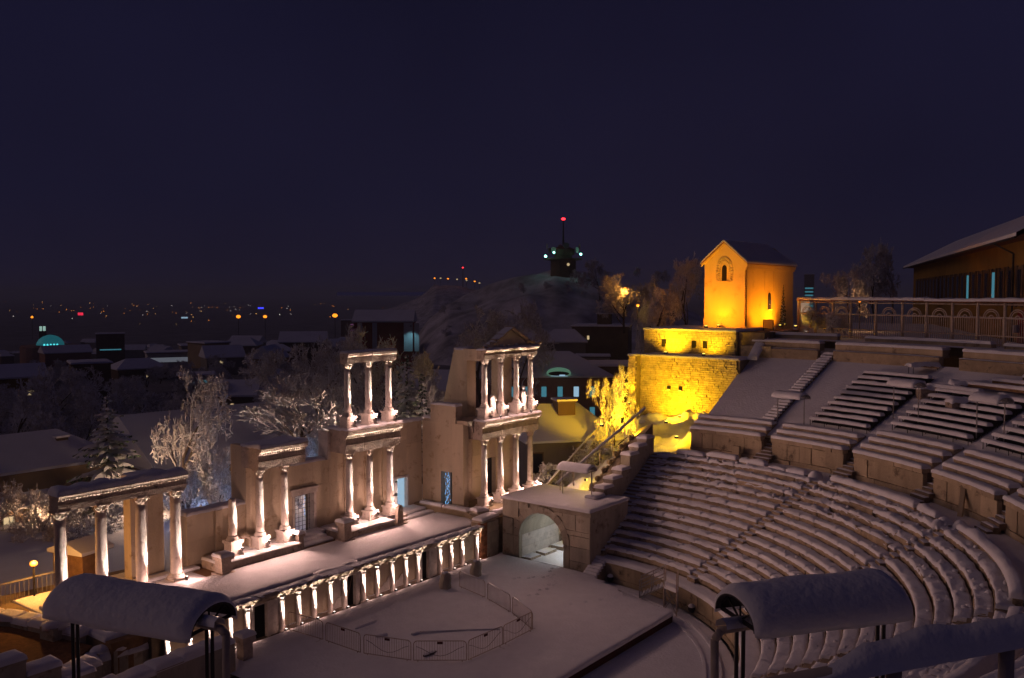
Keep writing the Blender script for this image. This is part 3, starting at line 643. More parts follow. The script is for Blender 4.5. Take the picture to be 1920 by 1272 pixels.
for i, u in enumerate(PC):
    o = bpy.data.objects.new('half_column', hcm); COL.objects.link(o); o.parent = ps; o.location = Vector((u, 7.66, ZB)) - ps.location; o.rotation_euler = (0, 0, i * 1.3)
    s_ = .97 + .05 * rnd.random(); o.scale = (s_, s_, 1)
    uplight((u + .05, 7.40, .47), 30.0, (-.02, .07, 1), 'small ground lamp at the foot of a stage front half column', 'ground lamps along the stage front', 78, key='pro')
# cornice of weathered blocks
a = -11.3
while a < 11.2:
    b = min(11.3, a + rnd.uniform(.9, 1.9)); g = MB()
    pr = [(7.55, 2.23), (7.52, 2.34), (7.46, 2.36), (7.44, 2.44), (7.26 + rnd.uniform(-.02, .04), 2.50), (7.22 + rnd.uniform(-.02, .05), 2.60 + rnd.uniform(-.02, .02)), (7.30, 2.66 + rnd.uniform(-.05, .03)), (7.85, 2.66), (8.1, 2.5), (8.1, 2.23)]
    m = max(3, int((b - a) / .11)); vs = []; n = len(pr)
    for k in range(m + 1):
        x = a + .01 + (b - a - .02) * k / m
        for (y, z) in pr: vs.append((x, y + .05 * nz3(x * 9, y * 11, z * 11) + .03 * nz3(x * 3, 1.), z + .05 * nz3(x * 8, y * 9, z * 7 + 3)))
    fs = [tuple(range(n)), tuple(range(m * n, m * n + n))[::-1]]
    for k in range(m):
        for q in range(n): fs.append((k * n + (q + 1) % n, k * n + q, (k + 1) * n + q, (k + 1) * n + (q + 1) % n))
    g.add(vs, fs); cb = obj('cornice_block', g, 'oldtrim', ps)
    if rnd.random() < .75:
        g = MB(); c0, c1 = a + rnd.uniform(0, .4), b - rnd.uniform(0, .3)
        if c1 - c0 > .3: g.snowbox(c0, c1, 7.30, 7.72, 2.60, .10, ds=.16, dt=.14, over=0, rough=.9, sd=a); obj('snow_cap', g, 'snow', cb, True)
    a = b

# ------------------------------------------------------------------ the stage itself
g = MB(); g.box(-12.9, 13.0, 8.26, 15.2, 0, 2.28); struct('stage_floor', g, 'wood')
g = MB()
g.snowbox(-12.9, 13.0, 8.75, 12.9, 2.28, .16, ds=.35, dt=.3, over=.02, rough=.15); struct('stage_snow', g, 'snow', True)
for a, b in ((-9.0, -1.4), (1.8, 11.6)):
    g = MB(); g.box(a, b, 8.3, 8.42, 2.28, 2.42); tag(obj('stage_edge_board', g, 'darksteel'), ('left' and 'long dark board along the snowy stage edge ') + ('towards the side portico' if a < 0 else 'towards the tall tower'), 'board')
g = MB(); g.box(-1.3, 1.7, 8.3, 8.8, 2.28, 2.40); g.snowbox(-1.3, 1.7, 8.3, 8.8, 2.40, .12, rough=.8); tag(obj('stage_step', g, 'snow', None, True), 'snow heaped step in the middle of the stage edge', 'step')

# plinths that carry the columns
for i, (a, b, f) in enumerate(((-4.1, 1.25, 12.85), (4.35, 8.55, 12.45))):
    t = thing('plinth', ['long stone plinth under the short broken column and the two column bay', 'long stone plinth under the three tall storeyed columns'][i], 'plinth', ((a + b) / 2, f, 2.28)); x = a
    while x < b - .01:
        y = min(b, x + rnd.uniform(1.0, 1.7)); y = b if b - y < .5 else y
        g = MB(); g.box(x + .006, y - .006, f + rnd.uniform(-.02, .02), 14.9, 2.28, 2.80, .008); obj('plinth_block', g, 'trim', t); x = y
    g = MB(); g.snowbox(a, b, f + .02, 14.9, 2.79, .08, ds=.3, dt=.25, over=.01, rough=.5); obj('snow_layer', g, 'snow', t, True)
for i, (a, b, f, z) in enumerate(((1.5, 4.1, 13.4, 2.42), (1.7, 4.0, 13.9, 2.58), (1.9, 4.3, 14.4, 2.74), (8.8, 13.0, 13.2, 2.42), (9.2, 12.9, 13.9, 2.60), (-12.8, -4.4, 14.6, 2.42))):
    g = MB(); g.box(a, b, f, 15.1, 2.28, z, .03); g.snowbox(a, b, f, 15.1 if i in (2, 4, 5) else f + .55, z, .07, rough=.6)
    tag(obj('stage_step', g, 'snow', None, True), ['lowest snowy step before the middle doorway', 'second snowy step before the middle doorway', 'top snowy step before the middle doorway', 'lower snowy slab step before the pale blue doorway', 'upper snowy slab step before the pale blue doorway', 'long snowy step behind the side portico'][i], 'step')

# scene wall of big slabs
sw = thing('scene_wall', 'tall beige scene wall of big stone slabs behind the columns', 'wall', (4, 15.2, 2.28))
def slabs(u0, u1, z0, z1, v=15.2, th=.5, mat_='slab', root=None, pw=1.75, ph=1.45):
    nx = max(1, round((u1 - u0) / pw)); nzz = max(1, round((z1 - z0) / ph))
    for i in range(nx):
        for k in range(nzz):
            a, b = u0 + (u1 - u0) * i / nx, u0 + (u1 - u0) * (i + 1) / nx; c, d = z0 + (z1 - z0) * k / nzz, z0 + (z1 - z0) * (k + 1) / nzz
            g = MB(); e = rnd.uniform(-.012, .012); g.box(a + .004, b - .004, v + e, v + th, c + .004, d - .004, .003); obj('wall_slab', g, mat_, root)
slabs(-4.8, -1.0, 2.28, 5.3, root=sw); slabs(-.58, 2.15, 2.28, 7.45, root=sw); slabs(2.15, 2.55, 2.28, 7.0, root=sw); slabs(2.55, 4.05, 5.05, 7.0, root=sw); slabs(4.05, 5.35, 2.28, 7.0, root=sw)
slabs(5.35, 10.95, 2.28, 8.55, root=sw); slabs(10.95, 12.4, 4.68, 8.55, root=sw); slabs(12.4, 13.9, 2.28, 8.55, root=sw)
g = MB(); g.box(-4.75, -.92, 15.66, 16.0, 1.0, 5.25); g.box(-.62, 2.5, 15.66, 16.0, 1, 7.40); g.box(2.5, 4.1, 15.66, 16, 5.1, 6.95); g.box(4.1, 10.9, 15.66, 16, 1, 6.95); g.box(5.36, 10.9, 15.661, 16.002, 6.95, 8.5); g.box(12.45, 13.9, 15.66, 16, 1, 8.5); g.box(10.9, 12.45, 15.66, 16, 4.75, 8.5); obj('wall_core', g, 'mortar', sw)
g = MB(); g.box(-1.0, -.6, 15.06, 16.5, 2.28, 8.62, .01); obj('end_pier', g, 'slab', sw)
g = MB(); g.box(5.10, 5.345, 15.0, 15.9, 6.95, 8.75, .01); obj('end_pier', g, 'marble', sw)
for a, b, z in ((-4.85, -.9, 5.3), (2.15, 5.0, 7.0), (10.2, 13.9, 8.55)):
    g = MB(); g.snowbox(a, b, 15.15, 16.02, z, .14, ds=.25, dt=.2, over=.03, rough=.5, ragged=.04, sd=a); obj('snow_cap', g, 'snow', sw, True)
g = MB(); g.box(2.38, 2.55, 15.09, 15.72, 2.28, 5.05); g.box(4.05, 4.22, 15.09, 15.72, 2.28, 5.05); g.box(2.30, 4.30, 15.05, 15.72, 5.05, 5.35); g.box(2.22, 4.38, 14.98, 15.72, 5.35, 5.46); obj('door_frame', g, 'marble', sw)
g = MB()
for k in range(6): g.tube((2.6 + .28 * k, 15.5, 2.7), (2.6 + .28 * k, 15.5, 5.0), .012, 4)
for k in range(9): g.tube((2.55, 15.5, 2.75 + .27 * k), (4.05, 15.5, 2.75 + .27 * k), .012, 4)
obj('door_grille', g, 'darksteel', sw)
g = MB(); g.box(10.80, 10.95, 15.12, 15.72, 2.28, 4.68); g.box(12.4, 12.52, 15.12, 15.72, 2.28, 4.68); g.box(10.78, 12.54, 15.12, 15.72, 4.68, 4.84); obj('door_frame', g, 'marble', sw)
g = MB(); g.box(11.75, 12.38, 15.45, 15.50, 2.3, 4.66); obj('doorway_glow', g, 'e_pale', sw)  # panel glows in place of the blue street lights behind the doorway
# pilaster strips between the slabs
for u, z in ((-2.8, 5.2), (.0, 7.3), (1.85, 7.3), (6.8, 7.4), (8.6, 7.4), (10.2, 8.4)):
    g = MB(); g.box(u - .22, u + .22, 15.10, 15.23, 2.5, z); obj('pilaster', g, 'slab', sw)

# free standing columns of the middle
VC = 13.9; gl = 'lamps at the feet of the stage columns'
column(-2.75, VC, 2.80, 3.72, 6.0, 6.0, 'short broken marble column without a capital before the low wall', r=.24, capital=False, broken=True)
column(-.92, VC, 2.80, 3.58, 7.0, 7.42, 'tall marble column under the end of the two column entablature')
column(.83, VC, 2.80, 3.58, 7.02, 7.42, 'eroded dark topped marble column left of the grilled doorway', r=.225)
column(5.90, VC, 2.80, 3.42, 7.0, 7.42, 'tall lower storey marble column next to the squat pedestal')
column(7.65, VC, 2.80, 3.45, 7.0, 7.42, 'tall lower storey marble column with a chipped dark upper shaft', r=.225)
column(9.47, VC, 2.80, 3.40, 7.0, 7.42, 'tall lower storey marble column beside the arched stele')
entablature('entablature', 'carved entablature bridging the two marble columns left of the grilled doorway', -1.2, 2.2, 13.62, 15.2, 7.42, 8.72, pieces=2, snow=.12)
entablature('entablature', 'long carved entablature between the two storeys of three columns', 5.35, 10.2, 13.62, 15.2, 7.42, 8.95, pieces=3, snow=.10)
for i, (u, lb) in enumerate(((5.82, 'upper storey marble column at the open end of the short beam'), (7.60, 'middle upper storey marble column under the beam joint'), (9.40, 'upper storey marble column beside the lit spruce'))):
    column(u, VC, 8.98, 9.75, 12.72, 13.10, lb, r=.225)
    uplight((u + .22, VC - .50, 9.40), 55.0, (-.05, .10, 1), 'small lamp at the foot of an upper storey column', 'lamps at the feet of the upper columns', 70, key='up')
t = thing('top_beam', 'short two block marble beam on top of the three upper columns', 'beam', (7.6, 13.9, 13.1))
for a, b in ((5.50, 7.58), (7.60, 9.78)):
    g = MB(); g.extrude_x([(13.56, 13.1), (13.56, 13.3), (13.52, 13.3), (13.52, 13.5), (13.46, 13.56), (13.44, 13.78), (14.22, 13.78), (14.22, 13.1)][::-1], a, b); obj('beam_block', g, 'trim', t)
g = MB(); g.snowbox(5.52, 9.76, 13.46, 14.2, 13.78, .06, rough=.9, ragged=.05); obj('snow_cap', g, 'snow', t, True)
for u, e in ((-2.75, 42), (-.92, 55), (.83, 55), (5.90, 60), (7.65, 60), (9.47, 60)):
    uplight((u + .24, VC - .56, 3.22), e, (-.045, .10, 1), 'small lamp on the plinth at the foot of a stage column', gl, 78, key='low')
# squat pedestals, stele and fragments on the stage
def altar(u, v, z, h, w_, lb, cat='pedestal'):
    t = thing('stone_pedestal', lb, cat, (u, v, z)); g = MB(); g.box(-w_ * .62, w_ * .62, -w_ * .62, w_ * .62, 0, h * .16, .015); g.box(-w_ * .42, w_ * .42, -w_ * .42, w_ * .42, h * .16, h * .78, .015); g.box(-w_ * .58, w_ * .58, -w_ * .58, w_ * .58, h * .78, h, .02); obj('shaft', g, 'trim', t, False, False)
    g = MB(); g.snowbox(-w_ * .58, w_ * .58, -w_ * .58, w_ * .58, h, .12, ds=.14, dt=.14, rough=.4); obj('snow_cap', g, 'snow', t, True, False); return t
altar(-4.2, 12.7, 2.28, 1.15, .72, 'squat snow capped pedestal at the outer end of the left plinth')
altar(4.25, 12.5, 2.28, 1.35, .70, 'squat pedestal between the steps and the three column plinth')
altar(1.35, 13.2, 2.28, 1.1, .42, 'small pedestal with a carved scroll beside the middle steps')
altar(-7.75, 5.9, .0, 1.75, .62, 'tall pedestal standing on the orchestra snow near the ruined side entrance')
t = thing('stele', 'round topped carved stele standing beside the three column plinth', 'stele', (9.05, 12.6, 2.28)); g = MB(); pts = [(-.26, 0), (.26, 0)] + [(.26 * cos(pi * k / 8), 1.05 + .36 * sin(pi * k / 8)) for k in range(9)]; g.extrude_y(pts, -.1, .12); obj('slab', g, 'trim', t, False, False)
g = MB(); g.lathe((0, 0, 0), [(.13, 0), (.10, .05), (.06, .03)], 12); o = obj('rosette', g, 'marble', t, False, False); o.location = (0, -.10, 1.12); o.rotation_euler = (pi / 2, 0, 0)
g = MB(); g.box(-.4, .4, -.35, .3, -.02, .25, .03); obj('foot', g, 'trim', t, False, False)
t = thing('carved_ring', 'broken carved stone ring leaning between two columns of the left plinth', 'carving', (-1.75, 14.2, 2.8)); g = MB(); g.path([(.38 * cos(a), 0, .42 + .40 * sin(a)) for a in [pi * k / 9 - .6 for k in range(12)]], .09, 6); obj('ring', g, 'trim', t, False, False)
for u, v, s_, lb in ((10.3, 13.6, .42, 'snowy stone lump on the slabs near the pale blue doorway'), (9.9, 12.9, .22, 'small stone on the slabs by the stele')):
    g = MB(); g.ball((u, v, 2.5), s_, s_ * .7, s_ * .7, 8, 6, .4); tag(obj('stone_fragment', g, 'oldtrim'), lb, 'stone')
# grave shaped stones on the orchestra snow
for u, v, h, lb in ((8.3, 5.4, 1.0, 'rounded grey boundary stone on the snow before the half columns'), (5.45, 5.3, 1.0, 'split grey boundary stone where the barrier ring starts')):
    t = thing('boundary_stone', lb, 'stone', (u, v, .5)); g = MB()
    g.lathe((0, 0, 0), [(.36, 0), (.35, .3), (.33, .6), (.27, .82), (.16, .97), (.05, 1.02)], 9, wob=.28); obj('body', g, 'ashlar', t, False, False)
    g = MB(); g.ball((0, .03, h * .96), .2, .18, .07, 8, 5, .2); obj('snow_cap', g, 'snow', t, True, False)

# ------------------------------------------------------------------ side portico with four columns
for i, (u, lb) in enumerate(((-12.25, 'cracked portico column at the street end, orange lit on its far side'), (-10.25, 'second smooth portico column behind the left canopy'), (-8.15, 'pitted portico column in front of the wide pier'), (-6.2, 'portico column standing free at the stage end'))):
    column(u, 14.0, 2.30, 2.42, 6.72, 7.15, lb, r=.30)
    uplight((u + .28, 13.45, 2.42), 85.0, (-.045, .09, 1), 'lamp at the foot of a portico column', 'lamps at the feet of the portico columns', 66, key='port')
entablature('entablature', 'snow heaped entablature on the four portico columns', -12.5, -5.72, 13.66, 14.5, 7.15, 7.98, pieces=3, snow=.30, proj=.14)
g = MB(); g.box(-7.65, -5.75, 15.9, 16.6, 1.0, 6.6, .01); t = thing('wide_pier', 'wide plain beige pier behind the portico', 'pier', (-6.7, 16.2, 1)); obj('pier_body', g, 'slab', t)
g = MB(); g.box(-6.75, -6.67, 15.86, 15.9, 1.0, 6.5); obj('joint_strip', g, 'marble', t)
g = MB(); g.box(-7.7, -6.2, 15.3, 16.65, 6.95, 7.75, .02); t2 = thing('rear_beam', 'short rear beam end seen over the portico entablature', 'beam', (-7, 16, 6.6)); obj('beam_block', g, 'slab', t2)
g = MB(); g.box(-7.65, -5.8, 15.95, 16.55, 6.6, 6.95); obj('beam_foot', g, 'slab', t2)
g = MB(); g.snowbox(-7.7, -6.2, 15.3, 16.65, 7.75, .2); obj('snow_cap', g, 'snow', t2, True)

# ------------------------------------------------------------------ the two storeyed tower
pod = thing('tower_podium', 'rough stone podium carrying the two storeyed tower', 'podium', (16, 10, 0))
g = MB(); g.prism([(11.35, 7.75), (21.8, 7.75), (21.8, 15.1), (13.02, 15.1), (13.02, 10.4), (12.3, 8.6), (11.35, 8.4)], -.5, 2.75); obj('podium_body', g, 'mortar', pod)
g = MB(); nb = 0
for k in range(13):   # brick corner pier
    z = .3 + k * .19
    for q in range(2):
        b_ = MB(); b_.box(11.27 + q * .33 + .005, 11.27 + (q + 1) * .33 - .005, 7.55 + rnd.uniform(-.015, .015), 7.78, z + .008, z + .172); obj('brick', b_, 'brick', pod)
x = 11.95
for k in range(7):
    z = .2 + k * .36; x = 11.95
    while x < 13.05:
        y = min(13.1, x + rnd.uniform(.28, .6)); b_ = MB(); b_.box(x + .012, y - .012, 7.52 + rnd.uniform(-.03, .03), 7.78, z + .012, z + .348, .015); obj('stone', b_, 'ashlar', pod); x = y
for (c, a, lx, ly, z, h) in (((12.3, 8.0), .1, 1.9, .8, 2.75, .22), ((12.9, 8.9), -.3, .9, .6, 2.95, .25), ((13.3, 9.7), .2, .8, .5, 2.75, .30), ((14.6, 8.3), .0, 2.2, .7, 2.75, .20), ((13.2, 11.3), 0, .5, 2.2, 2.75, .15), ((13.15, 13.5), 0, .4, 2.0, 2.75, .15)):
    g = MB(); g.obox(c, a, lx, ly, z, z + h); st = obj('coping_stone', g, 'ashlar', pod)
    g = MB(); ca, sa = cos(a), sin(a); g.snow(lambda p, q, c=c, ca=ca, sa=sa, lx=lx, ly=ly, z=z, h=h: (c[0] + (p - lx / 2) * ca - (q - ly / 2) * sa, c[1] + (p - lx / 2) * sa + (q - ly / 2) * ca, z + h), lx, ly, .10, ds=.2, dt=.2, rough=.6); obj('snow_layer', g, 'snow', st, True)
tw = thing('stage_tower', 'beige two storeyed stage tower with return wall and rear piers', 'tower', (17, 12.5, 2.75))
def slabs_y(v0, v1, z0, z1, u, th=.55, root=None):
    ny = max(1, round((v1 - v0) / 1.5)); nzz = max(1, round((z1 - z0) / 1.4))
    for i in range(ny):
        for k in range(nzz):
            a, b = v0 + (v1 - v0) * i / ny, v0 + (v1 - v0) * (i + 1) / ny; c, d = z0 + (z1 - z0) * k / nzz, z0 + (z1 - z0) * (k + 1) / nzz
            g = MB(); g.box(u + rnd.uniform(-.008, .008), u + th, a + .004, b - .004, c + .004, d - .004, .003); obj('wall_slab', g, 'slab', root)
slabs_y(13.38, 15.15, 2.75, 8.5, 13.92, root=tw); slabs_y(12.34, 13.38, 5.06, 8.5, 13.92, root=tw); slabs_y(11.3, 12.34, 2.75, 8.5, 13.92, root=tw)
g = MB(); g.box(14.35, 14.47, 12.86, 13.37, 2.76, 5.05); obj('door_leaf', g, 'w_grey', tw)
slabs(14.5, 17.7, 2.75, 7.42, 12.4, .5, root=tw); slabs(17.7, 18.8, 5.5, 7.42, 12.4, .5, root=tw); slabs(18.8, 20.9, 2.75, 7.42, 12.4, .5, root=tw)
g = MB(); g.box(17.72, 18.78, 12.75, 12.85, 2.76, 5.48); obj('dark_gate', g, 'glass', tw)
for k in range(5):
    g = MB(); g.box(17.75, 18.2, 12.70, 12.74, 3.0 + .5 * k, 3.05 + .5 * k); obj('gate_glow_bar', g, 'e_cyan', tw)  # bars carry a cyan glow of their own, though they are no lamps
g = MB(); g.box(14.0, 21.0, 10.95, 15.1, 8.46, 8.72); obj('upper_floor', g, 'slab', tw)
g = MB(); g.box(13.9, 14.6, 12.0, 14.3, 8.5, 9.75, .02); obj('parapet_block', g, 'slab', tw)
g = MB(); g.hexa([(15.72, 12.5, 8.7), (16.68, 12.5, 8.7), (16.68, 15.0, 8.7), (15.72, 15.0, 8.7), (15.72, 12.5, 13.55), (16.68, 12.5, 13.55), (16.68, 13.7, 13.55), (15.72, 13.7, 13.55)]); obj('rear_pier', g, 'slab', tw)
g = MB(); g.box(19.55, 20.85, 12.5, 13.4, 8.7, 13.0); obj('rear_pier', g, 'slab', tw)
g = MB(); g.box(15.3, 16.5, 10.92, 12.48, 12.80, 13.6); obj('tie_beam', g, 'slab', tw)
for a in ((13.9, 14.6, 12.0, 14.3, 9.75), (15.72, 16.68, 12.5, 13.7, 13.55), (14.0, 15.6, 13.0, 15.1, 8.72)):
    g = MB(); g.snowbox(*a, .12, rough=.6, ragged=.04); obj('snow_cap', g, 'snow', tw, True)
tl = ['corner marble column of the tower on the highest pedestal', 'second lower marble column of the tower before the dark gate', 'third lower marble column of the tower before the yellow lit pier', 'outer lower marble column of the tower above the arched passage']
tu = ['corner upper column of the tower beside the shorter statue', 'second upper column of the tower right of the shorter statue', 'third upper column of the tower left of the taller statue', 'outer upper column of the tower right of the taller statue']
for i, u in enumerate((15.2, 16.98, 18.8, 20.5)):
    column(u, 10.5, 2.75, 3.40, 7.0, 7.42, tl[i], r=.225)
    uplight((u + .24, 9.94, 3.16), 62.0, (-.045, .10, 1), 'lamp at the foot of a lower tower column', 'lamps at the feet of the lower tower columns', 74, key='twl')
    column(u + .03, 10.5, 8.80, 9.60, 12.62, 12.98, tu[i], r=.215)
    uplight((u + .22, 9.98, 9.30), 48.0, (-.05, .10, 1), 'lamp at the foot of an upper tower column', 'lamps at the feet of the upper tower columns', 72, key='twu')
entablature('entablature', 'heavy carved entablature between the two storeys of the tower', 14.62, 21.15, 10.2, 10.95, 7.42, 8.78, pieces=3, snow=.07)
t = thing('entablature_return', 'side return of the tower entablature towards the scene wall', 'entablature', (14.6, 12, 7.4))
g = MB(); g.extrude_y([(14.62, 7.42), (14.62, 7.9), (14.55, 7.95), (14.52, 8.25), (14.3, 8.4), (14.26, 8.7), (15.0, 8.7), (15.0, 7.42)][::-1], 10.96, 12.38); obj('entablature_block', g, 'trim', t)
entablature('entablature', 'upper carved entablature of the tower below the pediment', 14.85, 20.95, 10.22, 10.88, 12.98, 13.66, pieces=3, rough=.02, snow=.08, proj=.22, mat_='oldtrim')
t = thing('pediment', 'small broken pediment with a plain triangle crowning the tower', 'pediment', (18.1, 10.5, 13.66))
g = MB(); g.extrude_y([(15.95, 13.7), (20.35, 13.7), (18.02, 14.86)], 10.35, 10.8); obj('tympanum', g, 'slab', t)
for (a, b) in (((15.75, 13.78), (18.02, 14.98)), ((18.02, 14.98), (20.6, 13.70))):
    n = 7; pts = []
    for k in range(n):
        q0, q1 = k / n, (k + 1) / n; p = Vector((a[0] + (b[0] - a[0]) * q0, 0, a[1] + (b[1] - a[1]) * q0)); q = Vector((a[0] + (b[0] - a[0]) * q1, 0, a[1] + (b[1] - a[1]) * q1)); h = .10 + .10 * rnd.random()
        g = MB(); g.hexa([(p.x, 10.18, p.z - .03), (q.x, 10.18, q.z - .03), (q.x, 10.86, q.z - .03), (p.x, 10.86, p.z - .03), (p.x, 10.14, p.z + h), (q.x, 10.14, q.z + h), (q.x, 10.86, q.z + h), (p.x, 10.86, p.z + h)]); obj('raking_cornice', g, 'oldtrim', t)
for u, z, s_ in ((15.9, 14.0, .20), (16.3, 14.25, .14), (19.9, 14.05, .22), (20.4, 13.9, .20), (21.3, 13.85, .20), (21.0, 13.75, .25), (16.9, 13.72, .22), (18.6, 13.72, .2), (17.6, 13.72, .18), (15.1, 13.75, .2)):
    g = MB(); g.ball((u, 10.3, z), s_ * 1.2, s_, s_, 8, 6, .5); obj('carved_lump', g, 'oldtrim', t, True)

# draped statues on the tower
def statue(u, v, z, h, head, lb):
    t = thing('statue', lb, 'statue', (u, v, z)); k = h / 1.6
    g = MB(); vs = []; fs = []; n = 18
    prof = [(.30, .27, 0), (.29, .25, .15), (.25, .22, .45), (.24, .20, .75), (.25, .19, .95), (.23, .17, 1.08), (.27, .18, 1.28), (.29, .17, 1.40), (.20, .13, 1.48), (.08, .08, 1.52)] + ([(.075, .075, 1.58), (.11, .12, 1.66), (.12, .13, 1.74), (.10, .11, 1.83), (.04, .05, 1.88)] if head else [(.04, .04, 1.54)])
    for rx, ry, zz in prof:
        for i in range(n):
            a = 2 * pi * i / n; fold = 1 + (.10 * sin(7 * a + zz * 3) * max(0, 1.3 - zz) / 1.3); vs.append((rx * cos(a) * fold + .03 * sin(zz * 3), ry * sin(a) * fold, zz))
    for q in range(len(prof) - 1):
        for i in range(n): fs.append((q * n + i, q * n + (i + 1) % n, (q + 1) * n + (i + 1) % n, (q + 1) * n + i))
    fs += [tuple(range(n))[::-1], tuple(range((len(prof) - 1) * n, len(prof) * n))]
    g.add([(x * k, y * k, zz * k) for x, y, zz in vs], fs)
    g.tube((.26 * k, 0, 1.38 * k), (.30 * k, -.10 * k, 1.05 * k), .075 * k, 8, .06 * k); g.tube((.30 * k, -.10 * k, 1.05 * k), (.08 * k, -.22 * k, 1.12 * k), .06 * k, 8, .045 * k); g.tube((-.26 * k, 0, 1.38 * k), (-.31 * k, -.04 * k, 1.02 * k), .075 * k, 8, .06 * k); g.tube((-.31 * k, -.04 * k, 1.02 * k), (-.26 * k, -.13 * k, .78 * k), .06 * k, 8, .045 * k)
    obj('draped_figure', g, 'marble', t, True, False); g = MB(); g.box(-.33, .33, -.3, .3, -.2, .0); obj('plinth', g, 'marble', t, False, False)
    uplight((u + .15, v - .60, z - .15), 42, (-.10, .42, 1), 'lamp in front of a tower statue', 'lamps in front of the tower statues', 55, key='stat'); return t
statue(15.95, 10.35, 9.10, 1.45, False, 'headless draped marble statue beside the corner upper column')
statue(19.5, 10.35, 9.10, 1.45, True, 'draped marble statue with a head, hand to the chest, right of the third upper column')
# ------------------------------------------------------------------ arched side passage with its terrace
ar = thing('arched_passage', 'pale ashlar side passage with a round arch and a snowy roof terrace', 'passage', (15.4, 4, 0))
AC, AR, AZ = 4.2, 1.72, 1.85
arc = [(AC + AR * cos(pi * k / 18), AZ + AR * sin(pi * k / 18)) for k in range(19)]
poly = [(7.30, -.3), (7.30, 4.10), (.50, 4.10), (.50, -.3), (AC - AR, -.3)] + arc[::-1] + [(AC + AR, -.3)]
g = MB(); g.extrude_x(poly, 13.28, 17.7); obj('passage_body', g, 'ashlar', ar)
for k in range(13):
    a0, a1 = pi * k / 13 + .006, pi * (k + 1) / 13 - .006; p = []
    for x in (13.19 + rnd.uniform(-.01, .01), 13.5):
        for r, a in ((AR, a0), (AR + .46, a0), (AR + .46, a1), (AR, a1)): p.append((x, AC + r * cos(a), AZ + r * sin(a)))
    g = MB(); g.hexa(p); obj('voussoir', g, 'ashlar', ar)
for (v0, v1, z0, z1) in ((6.42, 7.30, -.3, .75), (6.42, 7.30, .77, 1.84), (6.45, 7.30, 1.86, 2.9), (6.0, 7.30, 2.92, 4.08), (AC + AR, 6.40, -.3, 1.83), (AC - AR - .46, AC - AR, -.3, 1.83), (.50, 2.0, -.3, .95), (.50, 2.0, .97, 1.84), (.50, 1.98, 1.86, 2.55), (.50, 2.25, 2.57, 2.85), (.50, 1.55, 2.87, 3.85), (1.57, 2.55, 2.87, 3.85), (2.57, 3.2, 3.62, 3.85), (5.2, 5.98, 3.62, 4.08)):
    g = MB(); g.box(13.205 + rnd.uniform(-.012, .012), 13.4, v0 + .008, v1 - .008, z0 + .008, z1 - .008, .006); obj('ashlar_block', g, 'ashlar', ar)
for (v0, v1) in ((.42, 2.6), (2.62, 5.1), (5.12, 7.34)):
    g = MB(); g.box(13.08, 13.9, v0, v1, 4.10, 4.24, .012); obj('coping', g, 'ashlar', ar)
g = MB(); g.box(13.9, 17.75, .44, 7.34, 4.10, 4.2); obj('terrace_slab', g, 'ashlar', ar)
g = MB(); g.snowbox(13.06, 17.75, .42, 7.34, 4.22, .12, ds=.3, dt=.3, over=.02, rough=.25, ragged=.03); obj('snow_layer', g, 'snow', ar, True)
for k in range(4):   # inside courses of the tunnel wall that shows
    g = MB(); g.box(13.5, 17.6, AC + AR - .03 + (.0 if k % 2 else .012), AC + AR + .05, .2 + .42 * k, .6 + .42 * k); obj('tunnel_course', g, 'marble', ar)
g = MB(); g.box(13.4, 30, 1.2, 8.6, -.5, .36); struct('passage_floor', g, 'snow')
for x, y, l, d, z in ((13.9, 5.45, 1.2, .7, .50), (15.4, 5.35, 1.3, .8, .52), (17.2, 5.2, 1.6, 1.0, .60), (19.3, 6.3, 2.2, 1.6, .9), (21.5, 7.4, 2.4, 1.6, 1.3)):
    g = MB(); g.box(x - l / 2, x + l / 2, y - d / 2, y + d / 2, .3, z, .03); tag(obj('loose_slab', g, 'oldtrim'), 'flat stone slab lying along the wall inside the arched passage', 'slab', 'slabs lying inside the arched passage')
t = thing('passage_lamp', 'bright white lamp hidden behind the right pier of the arch', 'lamp', (16.2, 2.62, 2.0)); g = MB(); g.box(-.1, .1, -.06, .06, -.08, .08); obj('housing', g, 'darksteel', t, False, False)
g = MB(); g.box(-.07, .07, .062, .075, -.06, .06); obj('lamp_glass', g, 'e_white', t, False, False)
light('passage_light', 'POINT', (0, .35, .1), 130, (.86, .93, 1.0), t, radius=.1)
light('passage_spill', 'SPOT', (0, .3, .2), 40, (.8, .88, 1.0), t, (-.5, .3, -1), 90, .8, .1)
g = MB(); g.box(12.0, 13.1, .9, 2.3, .0, .12); tag(obj('pit_edge', g, 'darksteel'), 'dark gap in the snow at the foot of the right arch pier', 'gap')
# snowy steps down from the parapet to the orchestra
t = thing('corner_steps', 'short snow covered steps between the arch and the orchestra wall', 'stair', (13.4, .4, 0))
for k in range(7):
    g = MB(); x = 12.55 + .22 * k; g.box(x, x + .3, -.25, .62, -.05, .50 + .13 * k, .01); s_ = obj('step', g, 'seat', t); g = MB(); g.snowbox(x - .02, x + .26, -.27, .64, .50 + .13 * k, .08, ds=.15, dt=.2, rough=.5); obj('snow_layer', g, 'snow', s_, True)

